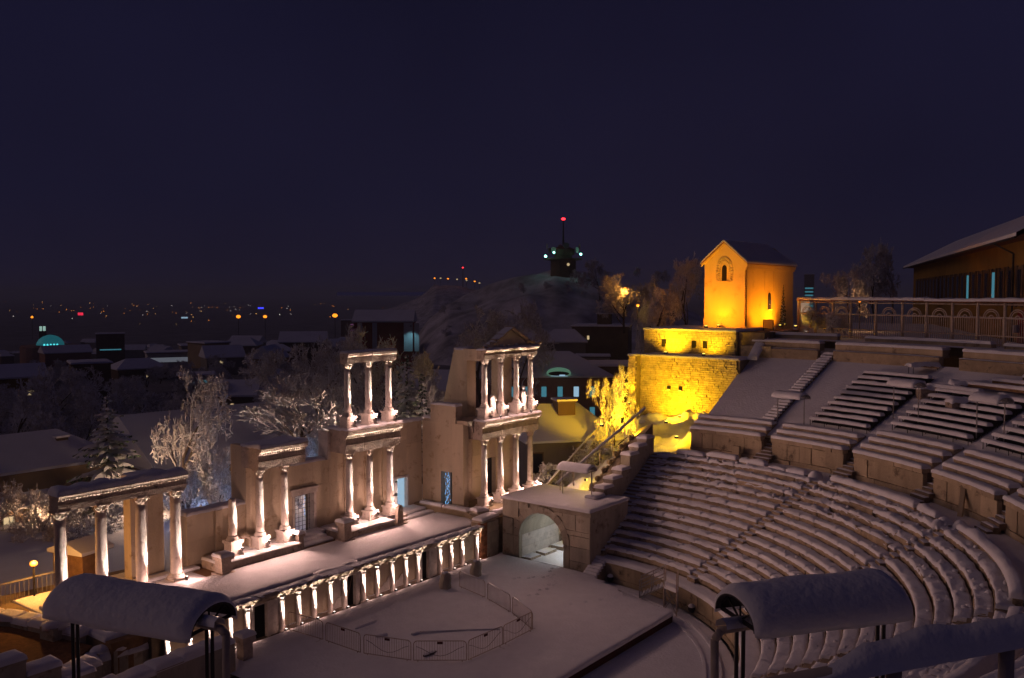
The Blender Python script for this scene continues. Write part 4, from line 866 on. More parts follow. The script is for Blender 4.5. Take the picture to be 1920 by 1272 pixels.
def parapet(sgn, lb):
    """stepped side wall of the seating; sgn=+1 by the arch, -1 mirrored"""
    t = thing('stepped_parapet', lb, 'wall', (sgn * 17, 2, 0)); x = 13.45; k = 0
    while x < (23.3 if sgn > 0 else 25.0):
        y = x + 1.15; z = max(4.28, 1.785 + .5037 * (y - 14.7) + 1.05); z = 4.28 + .42 * round((z - 4.28) / .42)
        if sgn < 0:
            z = 1.785 + .5037 * (y - 14.7) + .55
            if x < 16.8: x = y; continue
        v0, v1 = 1.75 + .03 * (x - 14), 2.45 + .03 * (x - 14)
        if x < 15.7: v0, v1 = 1.2, 1.9
        a, b = (x, y) if sgn > 0 else (-y, -x)
        if sgn > 0 and x < 15.5: x = y; continue
        g = MB(); g.box(a + .005, b - .005, v0, v1, -.3, z, .012); bl = obj('wall_block', g, 'ashlar', t)
        g = MB(); g.box(a + .0, b - .0, v0 - .05, v1 + .05, z + .003, z + .16, .01); obj('coping', g, 'ashlar', bl)
        g = MB(); g.snowbox(a, b, v0 - .05, v1 + .05, z + .16, .13, ds=.2, dt=.2, rough=.4); obj('snow_layer', g, 'snow', bl, True)
        x = y; k += 1
    # side steps between parapet and rows
    for k in range(28):
        r = 14.45 + .3385 * k; z = 1.44 + .1705 * k + .11; a, b = (r, r + .40) if sgn > 0 else (-r - .4, -r)
        g = MB(); g.box(a, b, .25 + .045 * (r - 14.5) * 1.0, 1.80 + .03 * (r - 14), z - .4, z, .008); s_ = obj('step', g, 'seat', t)
        g = MB(); g.snowbox(a, b, .28 + .045 * (r - 14.5), 1.78 + .03 * (r - 14), z, .06 if k % 2 else .09, ds=.17, dt=.3, over=0, rough=.5, sd=k); obj('snow_layer', g, 'snow', s_, True)
    return t
parapet(1, 'stepped stone parapet climbing from the passage terrace beside the seats')
parapet(-1, 'stepped stone parapet with snow cushions beside the ruined side entrance')
# rubble wall and handrail stair on the outer side of the parapet
t = thing('rubble_wall', 'yellow lit rubble wall climbing behind the stepped parapet', 'wall', (20, 3, 4.1))
g = MB(); g.hexa([(17.6, 2.75, 3.5), (25.4, 3.0, 3.5), (25.4, 4.0, 3.5), (17.6, 3.5, 3.5), (17.6, 2.75, 4.5), (25.4, 3.0, 8.0), (25.4, 4.0, 7.6), (17.6, 3.5, 4.3)]); obj('wall_core', g, 'mortar', t)
for k in range(9):
    for q in range(14):
        x = 17.6 + q * .56 + .28 * (k % 2); z = 3.7 + k * .42
        if z > 4.5 + (x - 17.6) * .45: continue
        g = MB(); g.ball((x, 3.55 + .065 * (x - 17.6), z), .27 + .06 * rnd.random(), .16, .19 + .04 * rnd.random(), 7, 5, .35); obj('stone', g, 'rubble', t)
        g = MB(); g.ball((x - .1, 2.78 + .03 * (x - 17.6), z), .27, .12, .19, 7, 5, .35)
t = thing('stair_handrail', 'snowy handrail of the outer stair catching yellow light', 'handrail', (20, 4, 4.2))
A_, B_ = Vector((16.3, 5.2, 4.75)), Vector((25.0, 3.45, 9.1)); g = MB(); g.tube(A_, B_, .05, 6); obj('rail', g, 'rail', t)
g = MB(); d = (B_ - A_); n_ = 24; vs = []; fs = []
for k in range(n_ + 1):
    p = A_ + d * k / n_; w_ = .09
    for dy, dz in ((-w_, .0), (-w_ * .8, .10), (0, .16), (w_ * .8, .10), (w_, .0)): vs.append((p.x, p.y + dy, p.z + dz + .02 + .02 * nz3(k * .8, dy * 5)))
for k in range(n_):
    for q in range(4): fs.append((k * 5 + q, k * 5 + q + 1, k * 5 + 6 + q, k * 5 + 5 + q))
g.add(vs, fs); obj('snow_layer', g, 'snow', t, True)
for k in range(7):
    p = A_ + d * (k + .3) / 7; g = MB(); g.tube((p.x, p.y, p.z - 1.1), p, .035, 6); obj('post', g, 'rail', t)
t = thing('stair_lamp', 'yellow lamp lighting the rubble wall under the handrail', 'lamp', (19.6, 5.0, 4.5)); g = MB(); g.box(-.08, .08, -.08, .08, 0, .16); obj('housing', g, 'darksteel', t, False, False); g = MB(); g.box(-.05, .05, -.095, -.082, .04, .14); obj('lamp_glass', g, 'e_yellow', t, False, False); light('stair_light', 'POINT', (.2, .35, .5), 160, (1, .62, .06), t, radius=.1)

# ------------------------------------------------------------------ ruined side entrance (left)
def block_row(name, lb, pts, w_, z0, z1, sn=.22):
    t = thing(name, lb, 'wall', (*pts[0], z0))
    for (a, b) in zip(pts, pts[1:]):
        L = hypot(b[0] - a[0], b[1] - a[1]); an = atan2(b[1] - a[1], b[0] - a[0]); n = max(1, round(L / 1.25))
        for k in range(n):
            q = (k + .5) / n; c = (a[0] + (b[0] - a[0]) * q, a[1] + (b[1] - a[1]) * q); dz = rnd.uniform(-.10, .08)
            g = MB(); g.obox(c, an, L / n - .02, w_ + rnd.uniform(-.05, .05), z0, z1 + dz); bl = obj('wall_block', g, 'ashlar', t)
            g = MB(); lx, ly = L / n - .02, w_; ca, sa = cos(an), sin(an)
            g.snow(lambda p, r, c=c, ca=ca, sa=sa, lx=lx, ly=ly, dz=dz: (c[0] + (p - lx / 2) * ca - (r - ly / 2) * sa, c[1] + (p - lx / 2) * sa + (r - ly / 2) * ca, z1 + dz), lx, ly, sn, ds=.16, dt=.16, over=.03, rough=.35, sd=k * 3.); obj('snow_layer', g, 'snow', bl, True)
    return t
block_row('entrance_wall', 'long stone wall of the ruined side entrance with a thick snow cushion', [(-8.9, 5.5), (-15.5, 5.15)], .95, -.2, 1.95)
block_row('entrance_wall', 'rear stone wall of the ruined side entrance under smooth snow', [(-9.6, 8.6), (-14.6, 8.9)], 1.0, -.2, 1.60, .28)
block_row('entrance_wall', 'short cross wall of big blocks behind the left canopy post', [(-14.2, 7.2), (-16.6, 6.8)], 1.0, -.2, 2.2, .25)
for u, v, z, s_, lb in ((-10.6, 6.6, 1.5, .62, 'pointed snow heap between the two side entrance walls'), (-12.4, 8.7, 1.9, .65, 'rounded snowy block on the rear side entrance wall'), (-13.1, 8.8, 1.95, .5, 'low snowy block at the end of the rear side entrance wall'), (-13.6, 11.6, 2.6, .75, 'big squared snowy block beside the orange lit paving'), (-8.3, 6.7, .6, .5, 'snowy rubble lump beside the tall orchestra pedestal')):
    t = thing('stone_block', lb, 'stone', (u, v, z - .4)); g = MB(); g.obox((u, v), .2, s_ * 1.5, s_ * 1.2, z - 1.2, z); obj('body', g, 'ashlar', t); g = MB(); g.ball((u, v, z), s_ * .95, s_ * .78, s_ * .38, 12, 8, .22); obj('snow_cap', g, 'snow', t, True)
block_row('paving_kerb', 'broad snowy kerb of stone blocks beside the orange lit paving', [(-12.9, 10.2), (-13.9, 14.6), (-15.5, 17.5)], 1.0, 1.2, 2.35, .24)
g = MB(); g.prism([(-13.2, 9.3), (-14.4, 14.6), (-16.0, 18.0), (-34, 30), (-34, 6.5), (-16.8, 6.6)], 1.0, 2.05); struct('brown_paving', g, 'paving')
g = MB(); g.prism([(-12.8, 8.3), (-5.0, 15.3), (-5.0, 18), (-14, 19), (-13.0, 10)], .2, 2.2); struct('portico_base', g, 'seat_core')
g = MB(); g.snowbox(-13.0, -4.9, 12.9, 17.5, 2.2, .10, ds=.5, dt=.4); struct('portico_snow', g, 'snow', True)
t = thing('street_fence', 'pale railing beside the snow loaded heap at the street edge', 'fence', (-14.8, 16.4, 2.1)); a, b = Vector((-14.2, 16.2, 2.1)), Vector((-16.6, 17.9, 2.1))
for k in range(12):
    p = a.lerp(b, k / 11); g = MB(); g.obox((p.x, p.y), .6, .07, .04, 2.15, 3.05); obj('bar', g, 'rail', t)
for z in (2.3, 2.98):
    g = MB(); g.tube((a.x, a.y, z), (b.x, b.y, z), .035, 5); obj('rail', g, 'rail', t)
t = thing('street_fence', 'low metal fence behind the first portico column', 'fence', (-12, 17.2, 2.2))
for k in range(14):
    g = MB(); x = -13.8 + .22 * k; g.tube((x, 17.4, 2.2), (x, 17.4, 3.2), .018, 4); obj('bar', g, 'steel', t)
g = MB(); g.box(-13.9, -10.8, 17.37, 17.43, 3.2, 3.27); obj('rail', g, 'steel', t)
t = thing('street_lamp', 'orange street lamp glowing low between frosted trees beside the portico', 'street lamp', tuple(at(63, 1057, 45.5) - Vector((0, 0, 2.1)))); g = MB(); g.tube((0, 0, 0), (0, 0, 2.0), .05, 6); obj('pole', g, 'darksteel', t, False, False); g = MB(); g.ball((0, 0, 2.1), .20, .20, .15, 8, 6); obj('globe', g, 'e_sodium', t, True, False); light('street_light', 'POINT', (-.1, -.4, 2.4), 420, (1, .42, .08), t, radius=.15)
t = thing('street_lamp', 'small pink orange street lamp behind the first portico column', 'street lamp', tuple(at(103, 990, 62) - Vector((0, 0, 4.5)))); g = MB(); g.tube((0, 0, 0), (0, 0, 4.5), .05, 6); obj('pole', g, 'darksteel', t, False, False); g = MB(); g.ball((0, 0, 4.55), .10, .10, .08, 8, 6); obj('globe', g, 'e_sodium', t, True, False); light('street_light', 'POINT', (.1, .5, 5.0), 420, (1, .55, .30), t, radius=.15)
t = thing('street_lamp', 'added lamp hidden behind the portico entablature to light the frosted trees', 'street lamp', tuple(at(290, 915, 63.5) - Vector((0, 0, 5)))); g = MB(); g.tube((0, 0, 0), (0, 0, 5), .05, 6); obj('pole', g, 'darksteel', t, False, False); g = MB(); g.ball((0, 0, 5.05), .12, .12, .1, 8, 6); obj('globe', g, 'e_sodium', t, True, False); light('street_light', 'POINT', (.1, .4, 5.3), 700, (1, .62, .40), t, radius=.2)  # unseen lamp, added to light the frosted trees behind the portico
t = thing('street_lamp', 'added lamp hidden behind the scene wall below the three columns to light the trees', 'street lamp', tuple(at(690, 850, 69) - Vector((0, 0, 6)))); g = MB(); g.tube((0, 0, 0), (0, 0, 6), .05, 6); obj('pole', g, 'darksteel', t, False, False); g = MB(); g.ball((0, 0, 6.05), .12, .12, .1, 8, 6); obj('globe', g, 'e_sodium', t, True, False); light('street_light', 'POINT', (.4, 1.4, 6.3), 1500, (1, .66, .52), t, radius=.2)  # unseen lamp, added to brighten the trees behind the upper columns
t = thing('snowy_heap', 'stacked snow loaded planters at the street edge', 'heap', (-16.2, 19.2, 2.0))
for k in range(14):
    g = MB(); c = (-16.0 - rnd.random() * 2.2, 18.4 + rnd.random() * 1.4, 2.4 + (k % 4) * .42); g.ball(c, .38, .3, .20, 8, 6, .3); obj('snow_cushion', g, 'snow', t, True)
    g = MB(); g.box(c[0] - .33, c[0] + .33, c[1] - .25, c[1] + .25, c[2] - .3, c[2] - .02, .02); obj('planter', g, 'w_brown', t)

# ------------------------------------------------------------------ crowd barriers
def barrier_meshes():
    fr = MB(); L, H = 2.42, 1.02; c = .16
    pts = [(-L / 2, 0, .12), (-L / 2, 0, H - c)] + [(-L / 2 + c - c * cos(a), 0, H - c + c * sin(a)) for a in (pi / 6, pi / 3, pi / 2)] + [(L / 2 - c + c * sin(a), 0, H - c + c * cos(a)) for a in (0, pi / 6, pi / 3, pi / 2)] + [(L / 2, 0, .12), (-L / 2, 0, .12)]
    fr.path(pts, .021, 6); bars = []
    for k in range(19):
        b = MB(); x = -L / 2 + L * (k + 1) / 20; b.tube((x, 0, .12), (x, 0, H), .0085, 4); bars.append(b)
    ft = MB()
    for s in (-1, 1):
        ft.tube((s * L * .42, -.28, .02), (s * L * .42, .28, .02), .02, 5); ft.tube((s * L * .42, 0, .0), (s * L * .42, 0, .14), .02, 5)
    pl = MB(); pl.box(-.13, .13, -.012, .012, H - .15, H - .04)
    return fr.mesh('frame'), [b.mesh('bar') for b in bars], ft.mesh('foot'), pl.mesh('sign_plate')
bf, bb, bt, bp = barrier_meshes()
for me in [bf, bt] + bb: me.materials.append(M['rail'])
bp.materials.append(M['plate'])
BP = [(-4.34, 7.18), (-4.15, 4.57), (-4.13, 1.91), (-3.29, -.56), (-1.75, -2.53), (.79, -2.64), (3.18, -2.59), (4.39, -.36), (5.39, 2.26), (5.97, 4.77)]
bl_ = ['crowd barrier touching the stage front wall', 'crowd barrier second from the stage front on the pedestal side', 'crowd barrier with a slack cable before the dark bundle', 'crowd barrier at the curve across from the buried pole', 'crowd barrier on the open side parallel to the platform edge with a cable', 'crowd barrier at the outer corner of the ring', 'snow dusted crowd barrier next to the outer corner', 'snow dusted crowd barrier in the middle of the far side', 'snow dusted crowd barrier ending at the split boundary stone']
for i, (a, b) in enumerate(zip(BP, BP[1:])):
    c = ((a[0] + b[0]) / 2, (a[1] + b[1]) / 2); an = atan2(b[1] - a[1], b[0] - a[0])
    t = thing('crowd_barrier', bl_[i], 'barrier', (c[0], c[1], .55), 'crowd barriers round the platform'); t.rotation_euler = (0, 0, an)
    for nm, me in [('frame', bf), ('foot', bt)] + ([('sign_plate', bp)] if 0 < i < 6 else []) + [('bar', m_) for m_ in bb]:
        o = bpy.data.objects.new(nm, me); COL.objects.link(o); o.parent = t
    if i > 5:
        g = MB(); g.tube((-1.05, 0, 1.035), (1.05, 0, 1.035), .03, 6); obj('snow_layer', g, 'snow', t, True, False)
    if i in (2, 3, 4, 5):
        g = MB(); g.path([(-1.1 + 2.2 * k / 8, .03, .75 - .45 * sin(pi * k / 8) ** 1.5) for k in range(9)], .010, 4); obj('slack_cable', g, 'darksteel', t, False, False)

# scaffold stair against the orchestra wall, and two small spheres
t = thing('scaffold_stair', 'galvanised scaffold stair with snowy treads against the orchestra wall', 'stair', (12.2, -4.8, 0))
A_, B_ = Vector((12.75, -3.35, .12)), Vector((11.95, -5.35, 1.35)); side = Vector((-.75, -.30, 0)) * .95
for k in range(8):
    p = A_.lerp(B_, k / 7); q = p + side; g = MB(); g.add([p, q, q + (B_ - A_) * .07, p + (B_ - A_) * .07], [(0, 1, 2, 3)]); g.v = g.v + [(x, y, z - .04) for x, y, z in g.v]; g.f = [(0, 1, 2, 3), (7, 6, 5, 4), (0, 4, 5, 1), (1, 5, 6, 2), (2, 6, 7, 3), (3, 7, 4, 0)]; tr = obj('tread', g, 'steel', t)
    g = MB(); m_ = (p + q) / 2 + Vector((0, 0, .05)); g.tube(p + Vector((0, 0, .03)), q + Vector((0, 0, .03)), .08, 6); obj('snow_layer', g, 'snow', tr, True)
for s_ in (Vector((0, 0, 0)), side):
    g = MB(); g.tube(A_ + s_, B_ + s_, .045, 5); obj('stringer', g, 'steel', t)
    for h in (.55, 1.0):
        g = MB(); g.tube(A_ + s_ + Vector((0, 0, h)), B_ + s_ + Vector((0, 0, h)), .035, 5); g.tube(B_ + s_ + Vector((0, 0, h)), B_ + s_ + (B_ - A_) * .5 * Vector((1, 1, 0)) + Vector((0, 0, h)), .024, 5) if False else None; obj('handrail', g, 'steel', t)
    for k in range(3):
        p = A_.lerp(B_, k / 2) + s_; g = MB(); g.tube(p, p + Vector((0, 0, 1.02)), .032, 5); obj('post', g, 'steel', t)
D_ = Vector((-.35, -.95, 0)) * 1.0; P4 = [B_, B_ + side, B_ + side + D_, B_ + D_]
g = MB(); g.add([p for p in P4] + [p - Vector((0, 0, .06)) for p in P4], [(0, 1, 2, 3), (7, 6, 5, 4), (0, 4, 5, 1), (1, 5, 6, 2), (2, 6, 7, 3), (3, 7, 4, 0)]); dk = obj('landing', g, 'steel', t)
g = MB(); g.snow(lambda a, b: tuple(P4[0].lerp(P4[1], a / .77).lerp(P4[3].lerp(P4[2], a / .77), b / 1.01)), .77, 1.01, .14, ds=.15, dt=.15); obj('snow_layer', g, 'snow', dk, True)
for p in P4:
    g = MB(); g.tube((p.x, p.y, 0), (p.x, p.y, p.z + 1.0), .036, 5); obj('leg', g, 'rail', t)
for a, b in ((P4[0], P4[1]), (P4[1], P4[2]), (P4[2], P4[3]), (P4[3], P4[0])):
    g = MB(); g.tube((a.x, a.y, .1), (b.x, b.y, b.z - .1), .028, 4); g.tube((b.x, b.y, .1), (a.x, a.y, a.z - .1), .028, 4); obj('brace', g, 'steel', t)
for u, v, lb in ((13.55, -.75, 'small snow capped dark ball beside the corner steps'), (11.75, -7.05, 'small snow capped dark ball beside the scaffold stair')):
    t = thing('ball_light', lb, 'ball', (u, v, 0)); g = MB(); g.ball((0, 0, .28), .2, .2, .24, 10, 8); obj('body', g, 'darksteel', t, True, False); g = MB(); g.ball((0, 0, .42), .19, .19, .14, 10, 6); obj('snow_cap', g, 'snow', t, True, False)

# ------------------------------------------------------------------ barrel canopies on posts, deep in snow
def canopy(lb, a, b, h, wd=1.05, sn=.14, rise=.42, dark=True):
    """from post foot a to post foot b; h = height of the eaves above the feet"""
    a, b = Vector(a), Vector(b); t = thing('barrel_canopy', lb, 'canopy', (a + b) / 2); ax = Vector((b.x - a.x, b.y - a.y, 0)); L = ax.length; ax.normalize(); sd = Vector((-ax.y, ax.x, 0)); mt = 'darksteel' if dark else 'steel'
    zt = (a.z + b.z) / 2 + h
    for p in (a, b):
        for s_ in ((-.09, .09) if dark else (0,)):
            g = MB(); c = p + ax * s_ * .6; g.tube((c.x, c.y, p.z - .5), (c.x, c.y, zt), .03 if dark else .035, 6); obj('post', g, mt, t)
        g = MB(); c0 = p - sd * wd * .5; c1 = p + sd * wd * .5; g.tube((c0.x, c0.y, zt), (c1.x, c1.y, zt), .032, 5); obj('cross_beam', g, mt, t)
        g = MB(); pts = [p + sd * wd * .5 * cos(pi * k / 8) + Vector((0, 0, zt - p.z + rise * sin(pi * k / 8))) for k in range(9)]; g.path(pts, .02, 5); g.tube(Vector((p.x, p.y, zt)), pts[4], .016, 4); g.tube(Vector((p.x, p.y, zt)), pts[2], .016, 4); g.tube(Vector((p.x, p.y, zt)), pts[6], .016, 4); obj('end_frame', g, mt, t)
    o = a - ax * .10; LL = L + .20
    def ring(s_, k, n, extra, zo=0.):
        q = k / n; an = pi * (1 - q); c = o + ax * s_ + sd * (wd * .5 + extra) * cos(an); return (c.x, c.y, zt + zo + (rise + extra) * sin(an))
    n = 12; g = MB(); vs = [ring(s_, k, n, e) for e in (0, .025) for s_ in (0, LL) for k in range(n + 1)]; m = n + 1; fs = []
    for k in range(n): fs += [(k, k + 1, m + k + 1, m + k), (2 * m + k + 1, 2 * m + k, 3 * m + k, 3 * m + k + 1), (k + 1, k, 2 * m + k, 2 * m + k + 1), (m + k, m + k + 1, 3 * m + k + 1, 3 * m + k)]
    g.add(vs, fs); rf = obj('roof_sheet', g, mt, t, True)
    g = MB(); ns = max(8, int(LL / .12)); vs = []; fs = []; n2 = 18
    for i in range(-1, ns + 2):
        s_ = LL * min(max(i, 0), ns) / ns; endf = min(1.0, min(s_, LL - s_) / .12)
        for k in range(-1, n2 + 2):
            kk = min(max(k, 0), n2); q = kk / n2; ed = min(1.0, min(q, 1 - q) / .10)
            th = .03 + (sn * (.55 + .45 * sin(pi * q))) * (.35 + .65 * sqrt(max(0, 1 - (1 - endf) ** 2))) * (.5 + .5 * ed)
            if i < 0 or i > ns or k < 0 or k > n2: th = .024
            x, y, z = ring(s_, kk, n2, th); w_ = .035 * nz3(x * 1.3, y * 1.3, z) + .012 * nz3(x * 4, y * 4, z * 4)
            vs.append((x, y, z + (w_ if th > .03 else 0) + (-.06 * (1 - ed) if th > .03 else 0)))
    m = n2 + 3
    for i in range(ns + 2):
        for k in range(m - 1): fs.append((i * m + k, (i + 1) * m + k, (i + 1) * m + k + 1, i * m + k + 1))
    g.add(vs, fs); obj('snow_cover', g, 'snow', rf, True); return t
canopy('small barrel canopy on two thin posts on the passage terrace', (15.93, 4.41, 4.3), (15.93, 2.16, 4.3), 1.75, .95, .10, .30, False)
def sp(r, a, dz=0): return (r * cos(radians(a)), r * sin(radians(a)), slope_z(r) + dz)
canopy('small barrel canopy standing over the narrow slope stair', sp(28.4, -10.9, -.3), sp(28.2, -15.4, -.3), 1.75, 1.0, .12, .25, False)
canopy('small barrel canopy among the benches behind the tall podium slabs', sp(30.3, -25.8, -.2), sp(30.2, -29.6, -.2), 2.0, 1.0, .12, .28, False)
canopy('small barrel canopy among the benches behind the bulging podium slab', sp(29.8, -39.0, -.2), sp(30.0, -42.6, -.2), 2.0, 1.0, .12, .28, False)
def drop(p, z): return (p.x, p.y, z)
CA, CB = at(140, 1148, 15.2), at(392, 1158, 14.2)
canopy('big dark barrel canopy deep in snow in front of the portico', drop(CA, CA.z - 2.1), drop(CB, CB.z - 2.1), 2.1, 1.02, .14, .33)
CA, CB = at(1388, 1152, 12.9), at(1652, 1142, 13.6)
canopy('big dark barrel canopy deep in snow over the lower seats', drop(CA, CA.z - 2.1), drop(CB, CB.z - 2.1), 2.1, 1.02, .14, .33)
# bent pipe frames beside the big canopies
for i, pts in enumerate(([at(1340, 1400, 12.6), at(1340, 1200, 12.6), at(1352, 1182, 12.6), at(1420, 1172, 13.2)], [at(424, 1400, 13.6), at(424, 1190, 13.6), at(412, 1178, 13.7), at(350, 1165, 14.4)])):
    t = thing('pipe_frame', ['bent snow topped pipe frame holding the canopy over the lower seats', 'bent snow topped pipe frame holding the canopy before the portico'][i], 'frame', pts[0]); g = MB(); g.path(pts, .06, 8); obj('pipe', g, 'rail', t, True)
    g = MB(); p, q = pts[2], pts[3]; n_ = 8; vs = []; fs = []
    for k in range(n_ + 1):
        c = p.lerp(q, k / n_); d = (q - p).normalized(); s_ = Vector((-d.y, d.x, 0)) * .10
        for w_, z in ((-1, .03), (-.8, .12), (0, .17), (.8, .12), (1, .03)): vs.append(c + s_ * w_ + Vector((0, 0, z)))
    for k in range(n_):
        for m_ in range(4): fs.append((k * 5 + m_, k * 5 + m_ + 1, k * 5 + m_ + 6, k * 5 + m_ + 5))
    g.add(vs, fs); obj('snow_layer', g, 'snow', t, True)

# near handrail heavy with snow
A_, B_ = at(1285, 1318, 6.1), at(2010, 1180, 6.6); t = thing('near_handrail', 'thick wooden handrail carrying a tall ridge of snow', 'handrail', (A_ + B_) / 2 - Vector((0, 0, 1)))
g = MB(); g.tube(A_, B_, .065, 10); obj('rail', g, 'rail', t, True)
g = MB(); n_ = 60; vs = []; fs = []; d = (B_ - A_).normalized(); s_ = Vector((-d.y, d.x, 0)).normalized()
for k in range(n_ + 1):
    q = k / n_; c = A_.lerp(B_, q); bare = min(1.0, max(.06, (q - .34) / .10)); h = bare * (.135 + .05 * math.exp(-((q - .60) / .06) ** 2) + .02 * nz3(q * 9, 1) + .01 * nz3(q * 40, 2))
    for w_, z in ((-.078, -.05), (-.085, .35 * h), (-.062, .80 * h), (0, h + .03), (.062, .80 * h), (.085, .35 * h), (.078, -.05)): vs.append(c + s_ * w_ + Vector((0, 0, z + .02)))
for k in range(n_):
    for m_ in range(6): fs.append((k * 7 + m_, k * 7 + 7 + m_, k * 7 + 8 + m_, k * 7 + m_ + 1))
g.add(vs, fs); obj('snow_layer', g, 'snow', t, True)
for q in (.52, .82):
    c = A_.lerp(B_, q); g = MB(); g.tube((c.x, c.y, c.z - 1.3), (c.x, c.y, c.z), .055, 10); obj('post', g, 'rail', t, True)
# ------------------------------------------------------------------ floodlit bastion in two tiers
YEL = (1.0, 0.54, 0.008)
def rubble_face(root, name, y0, y1, zf, x, course=.17, ln=.45, seedo=0):
    """thin courses of stone on a face at x, looking towards -x; zf(y)->(z0,z1)"""
    g = MB(); zmin = min(zf(y0 + (y1 - y0) * k / 20)[0] for k in range(21)); zmax = max(zf(y0 + (y1 - y0) * k / 20)[1] for k in range(21)); z = zmin; r2 = random.Random(seedo)
    while z < zmax - .02:
        c = course * r2.uniform(.65, 1.35); y = y0 + r2.uniform(0, .2)
        while y < y1 - .05:
            L = min(y1 - y, ln * r2.uniform(.4, 1.7)); m_ = y + L / 2; a, b = zf(m_)
            if z >= a - .05 and z + c <= b + .03:
                d = r2.uniform(-.05, .03); g.hexa([(x + d + r2.uniform(-.012, .012), y + .012, z + .012), (x + d + r2.uniform(-.012, .012), y + L - .012, z + .012), (x + .2, y + L - .012, z + .012), (x + .2, y + .012, z + .012), (x + d + r2.uniform(-.012, .012), y + .012, z + c - .01), (x + d + r2.uniform(-.012, .012), y + L - .012, z + c - .01), (x + .2, y + L - .012, z + c - .01), (x + .2, y + .012, z + c - .01)])
                k = len(g.f) - 6; g.f[k:] = [q[::-1] for q in g.f[k:]]
            y += L
        z += c
    return tag(obj(name, g, 'rubble', root), kind='stuff')
bt_ = thing('bastion', 'yellow floodlit stone bastion in two set back tiers', 'bastion', (34, 4.5, 8))
low = lambda y: (8.0 + .35 * abs(y - 4.2) * (1 if y > 4.2 else .9) * .5 + (.9 if y > 8 else 0), 12.35)
g = MB(); g.prism([(33.62, -.05), (33.62, 9.3), (36.2, 10.3), (42, 10.3), (42, -.05)], 6.5, 12.3); obj('lower_body', g, 'mortar', bt_)
g = MB(); g.box(33.0, 33.9, 8.75, 9.55, 7.5, 12.36); obj('corner_buttress', g, 'mortar', bt_)
rubble_face(bt_, 'lower_courses', 0.0, 8.72, lambda y: (7.2 + .12 * abs(y - 4.5), 12.32), 33.5, seedo=1)
rubble_face(bt_, 'buttress_courses', 8.76, 9.54, lambda y: (7.4, 12.32), 32.9, seedo=2)
rubble_face(bt_, 'wing_courses', -1.6, -.06, lambda y: (8.6 + 0 * y, 11.0), 33.5, seedo=3)
g = MB(); g.box(33.62, 35.4, -1.65, -.06, 8.0, 10.98); obj('wing_body', g, 'mortar', bt_)
g = MB(); g.prism([(36.12, 1.3), (36.12, 9.8), (44, 9.8), (44, 1.3)], 12.0, 14.42); obj('upper_body', g, 'mortar', bt_)
rubble_face(bt_, 'upper_courses', 1.32, 9.8, lambda y: (12.3, 14.42), 36.0, seedo=4)
for y in (7.85, 5.05, 4.05):
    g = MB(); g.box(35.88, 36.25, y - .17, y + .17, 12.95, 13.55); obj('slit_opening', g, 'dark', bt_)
for y in (6.0, 4.95):
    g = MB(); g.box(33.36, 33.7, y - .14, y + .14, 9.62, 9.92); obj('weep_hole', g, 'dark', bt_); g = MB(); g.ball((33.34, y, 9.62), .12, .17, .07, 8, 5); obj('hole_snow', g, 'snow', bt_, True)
for (a, b, c, d, z) in ((33.4, 36.0, -.05, 8.7, 12.34), (32.85, 33.9, 8.7, 9.58, 12.36), (33.4, 34.6, -1.68, -.08, 10.98)):
    g = MB(); g.snowbox(a, b, c, d, z, .12, ds=.3, dt=.4, over=.03, rough=.3); obj('snow_layer', g, 'snow', bt_, True)
g = MB(); g.snowbox(35.9, 44, 1.28, 9.84, 14.43, .12, ds=.6, dt=.5, over=.03, rough=.3); obj('snow_layer', g, 'snow', bt_, True)
g = MB(); g.box(36.3, 44.0, -.9, 1.25, 12.0, 14.35); obj('side_wall', g, 'seat_core', bt_)
g = MB(); g.box(35.9, 36.9, -1.6, .9, 12.4, 13.3); obj('side_ramp', g, 'rubble', bt_); g = MB(); g.snow(lambda a, b: (34.9 + a, -.9 + b, 12.35 + a * .75), 2.1, .8, .2); obj('ramp_snow', g, 'snow', bt_, True)
# lamps on the bastion
def flood(lb, loc, aim, energy, col=YEL, size=95, rad=.15, lens='e_yellow', blend=.8):
    t = thing('floodlight', lb, 'lamp', loc); g = MB(); g.box(-.12, .12, -.12, .12, 0, .16); obj('housing', g, 'darksteel', t, False, False); g = MB(); g.box(-.09, .09, -.09, .09, .161, .175); obj('lamp_glass', g, lens, t, False, False)
    light('flood_beam', 'SPOT', (0, 0, .3), energy, col, t, aim, size, blend, rad); return t
flood('yellow floodlight standing off the foot of the lower bastion tier', (30.6, 4.7, 7.3), (.78, 0, .62), 2900, size=135)
flood('yellow floodlight close under the lower bastion tier', (32.5, 4.5, 7.55), (.35, 0, 1), 420, size=110)
flood('yellow floodlight on the ledge before the slit openings', (34.5, 6.9, 12.46), (.75, 0, .75), 1300, size=130)
flood('yellow floodlight on the ledge before the plain end of the upper tier', (34.4, 3.4, 12.46), (.75, 0, .75), 700, size=130)
flood('yellow floodlight at the corner buttress', (32.3, 9.1, 8.3), (.16, 0, 1), 900, size=70)
flood('yellow floodlight on the snowy rock beside the first podium wall', (26.6, 1.7, 6.9), (.75, .35, -.25), 400, size=150)
flood('yellow floodlight on the snowy rock above the outer stair', (24.4, 3.9, 7.0), (.85, .35, -.12), 800, size=150)

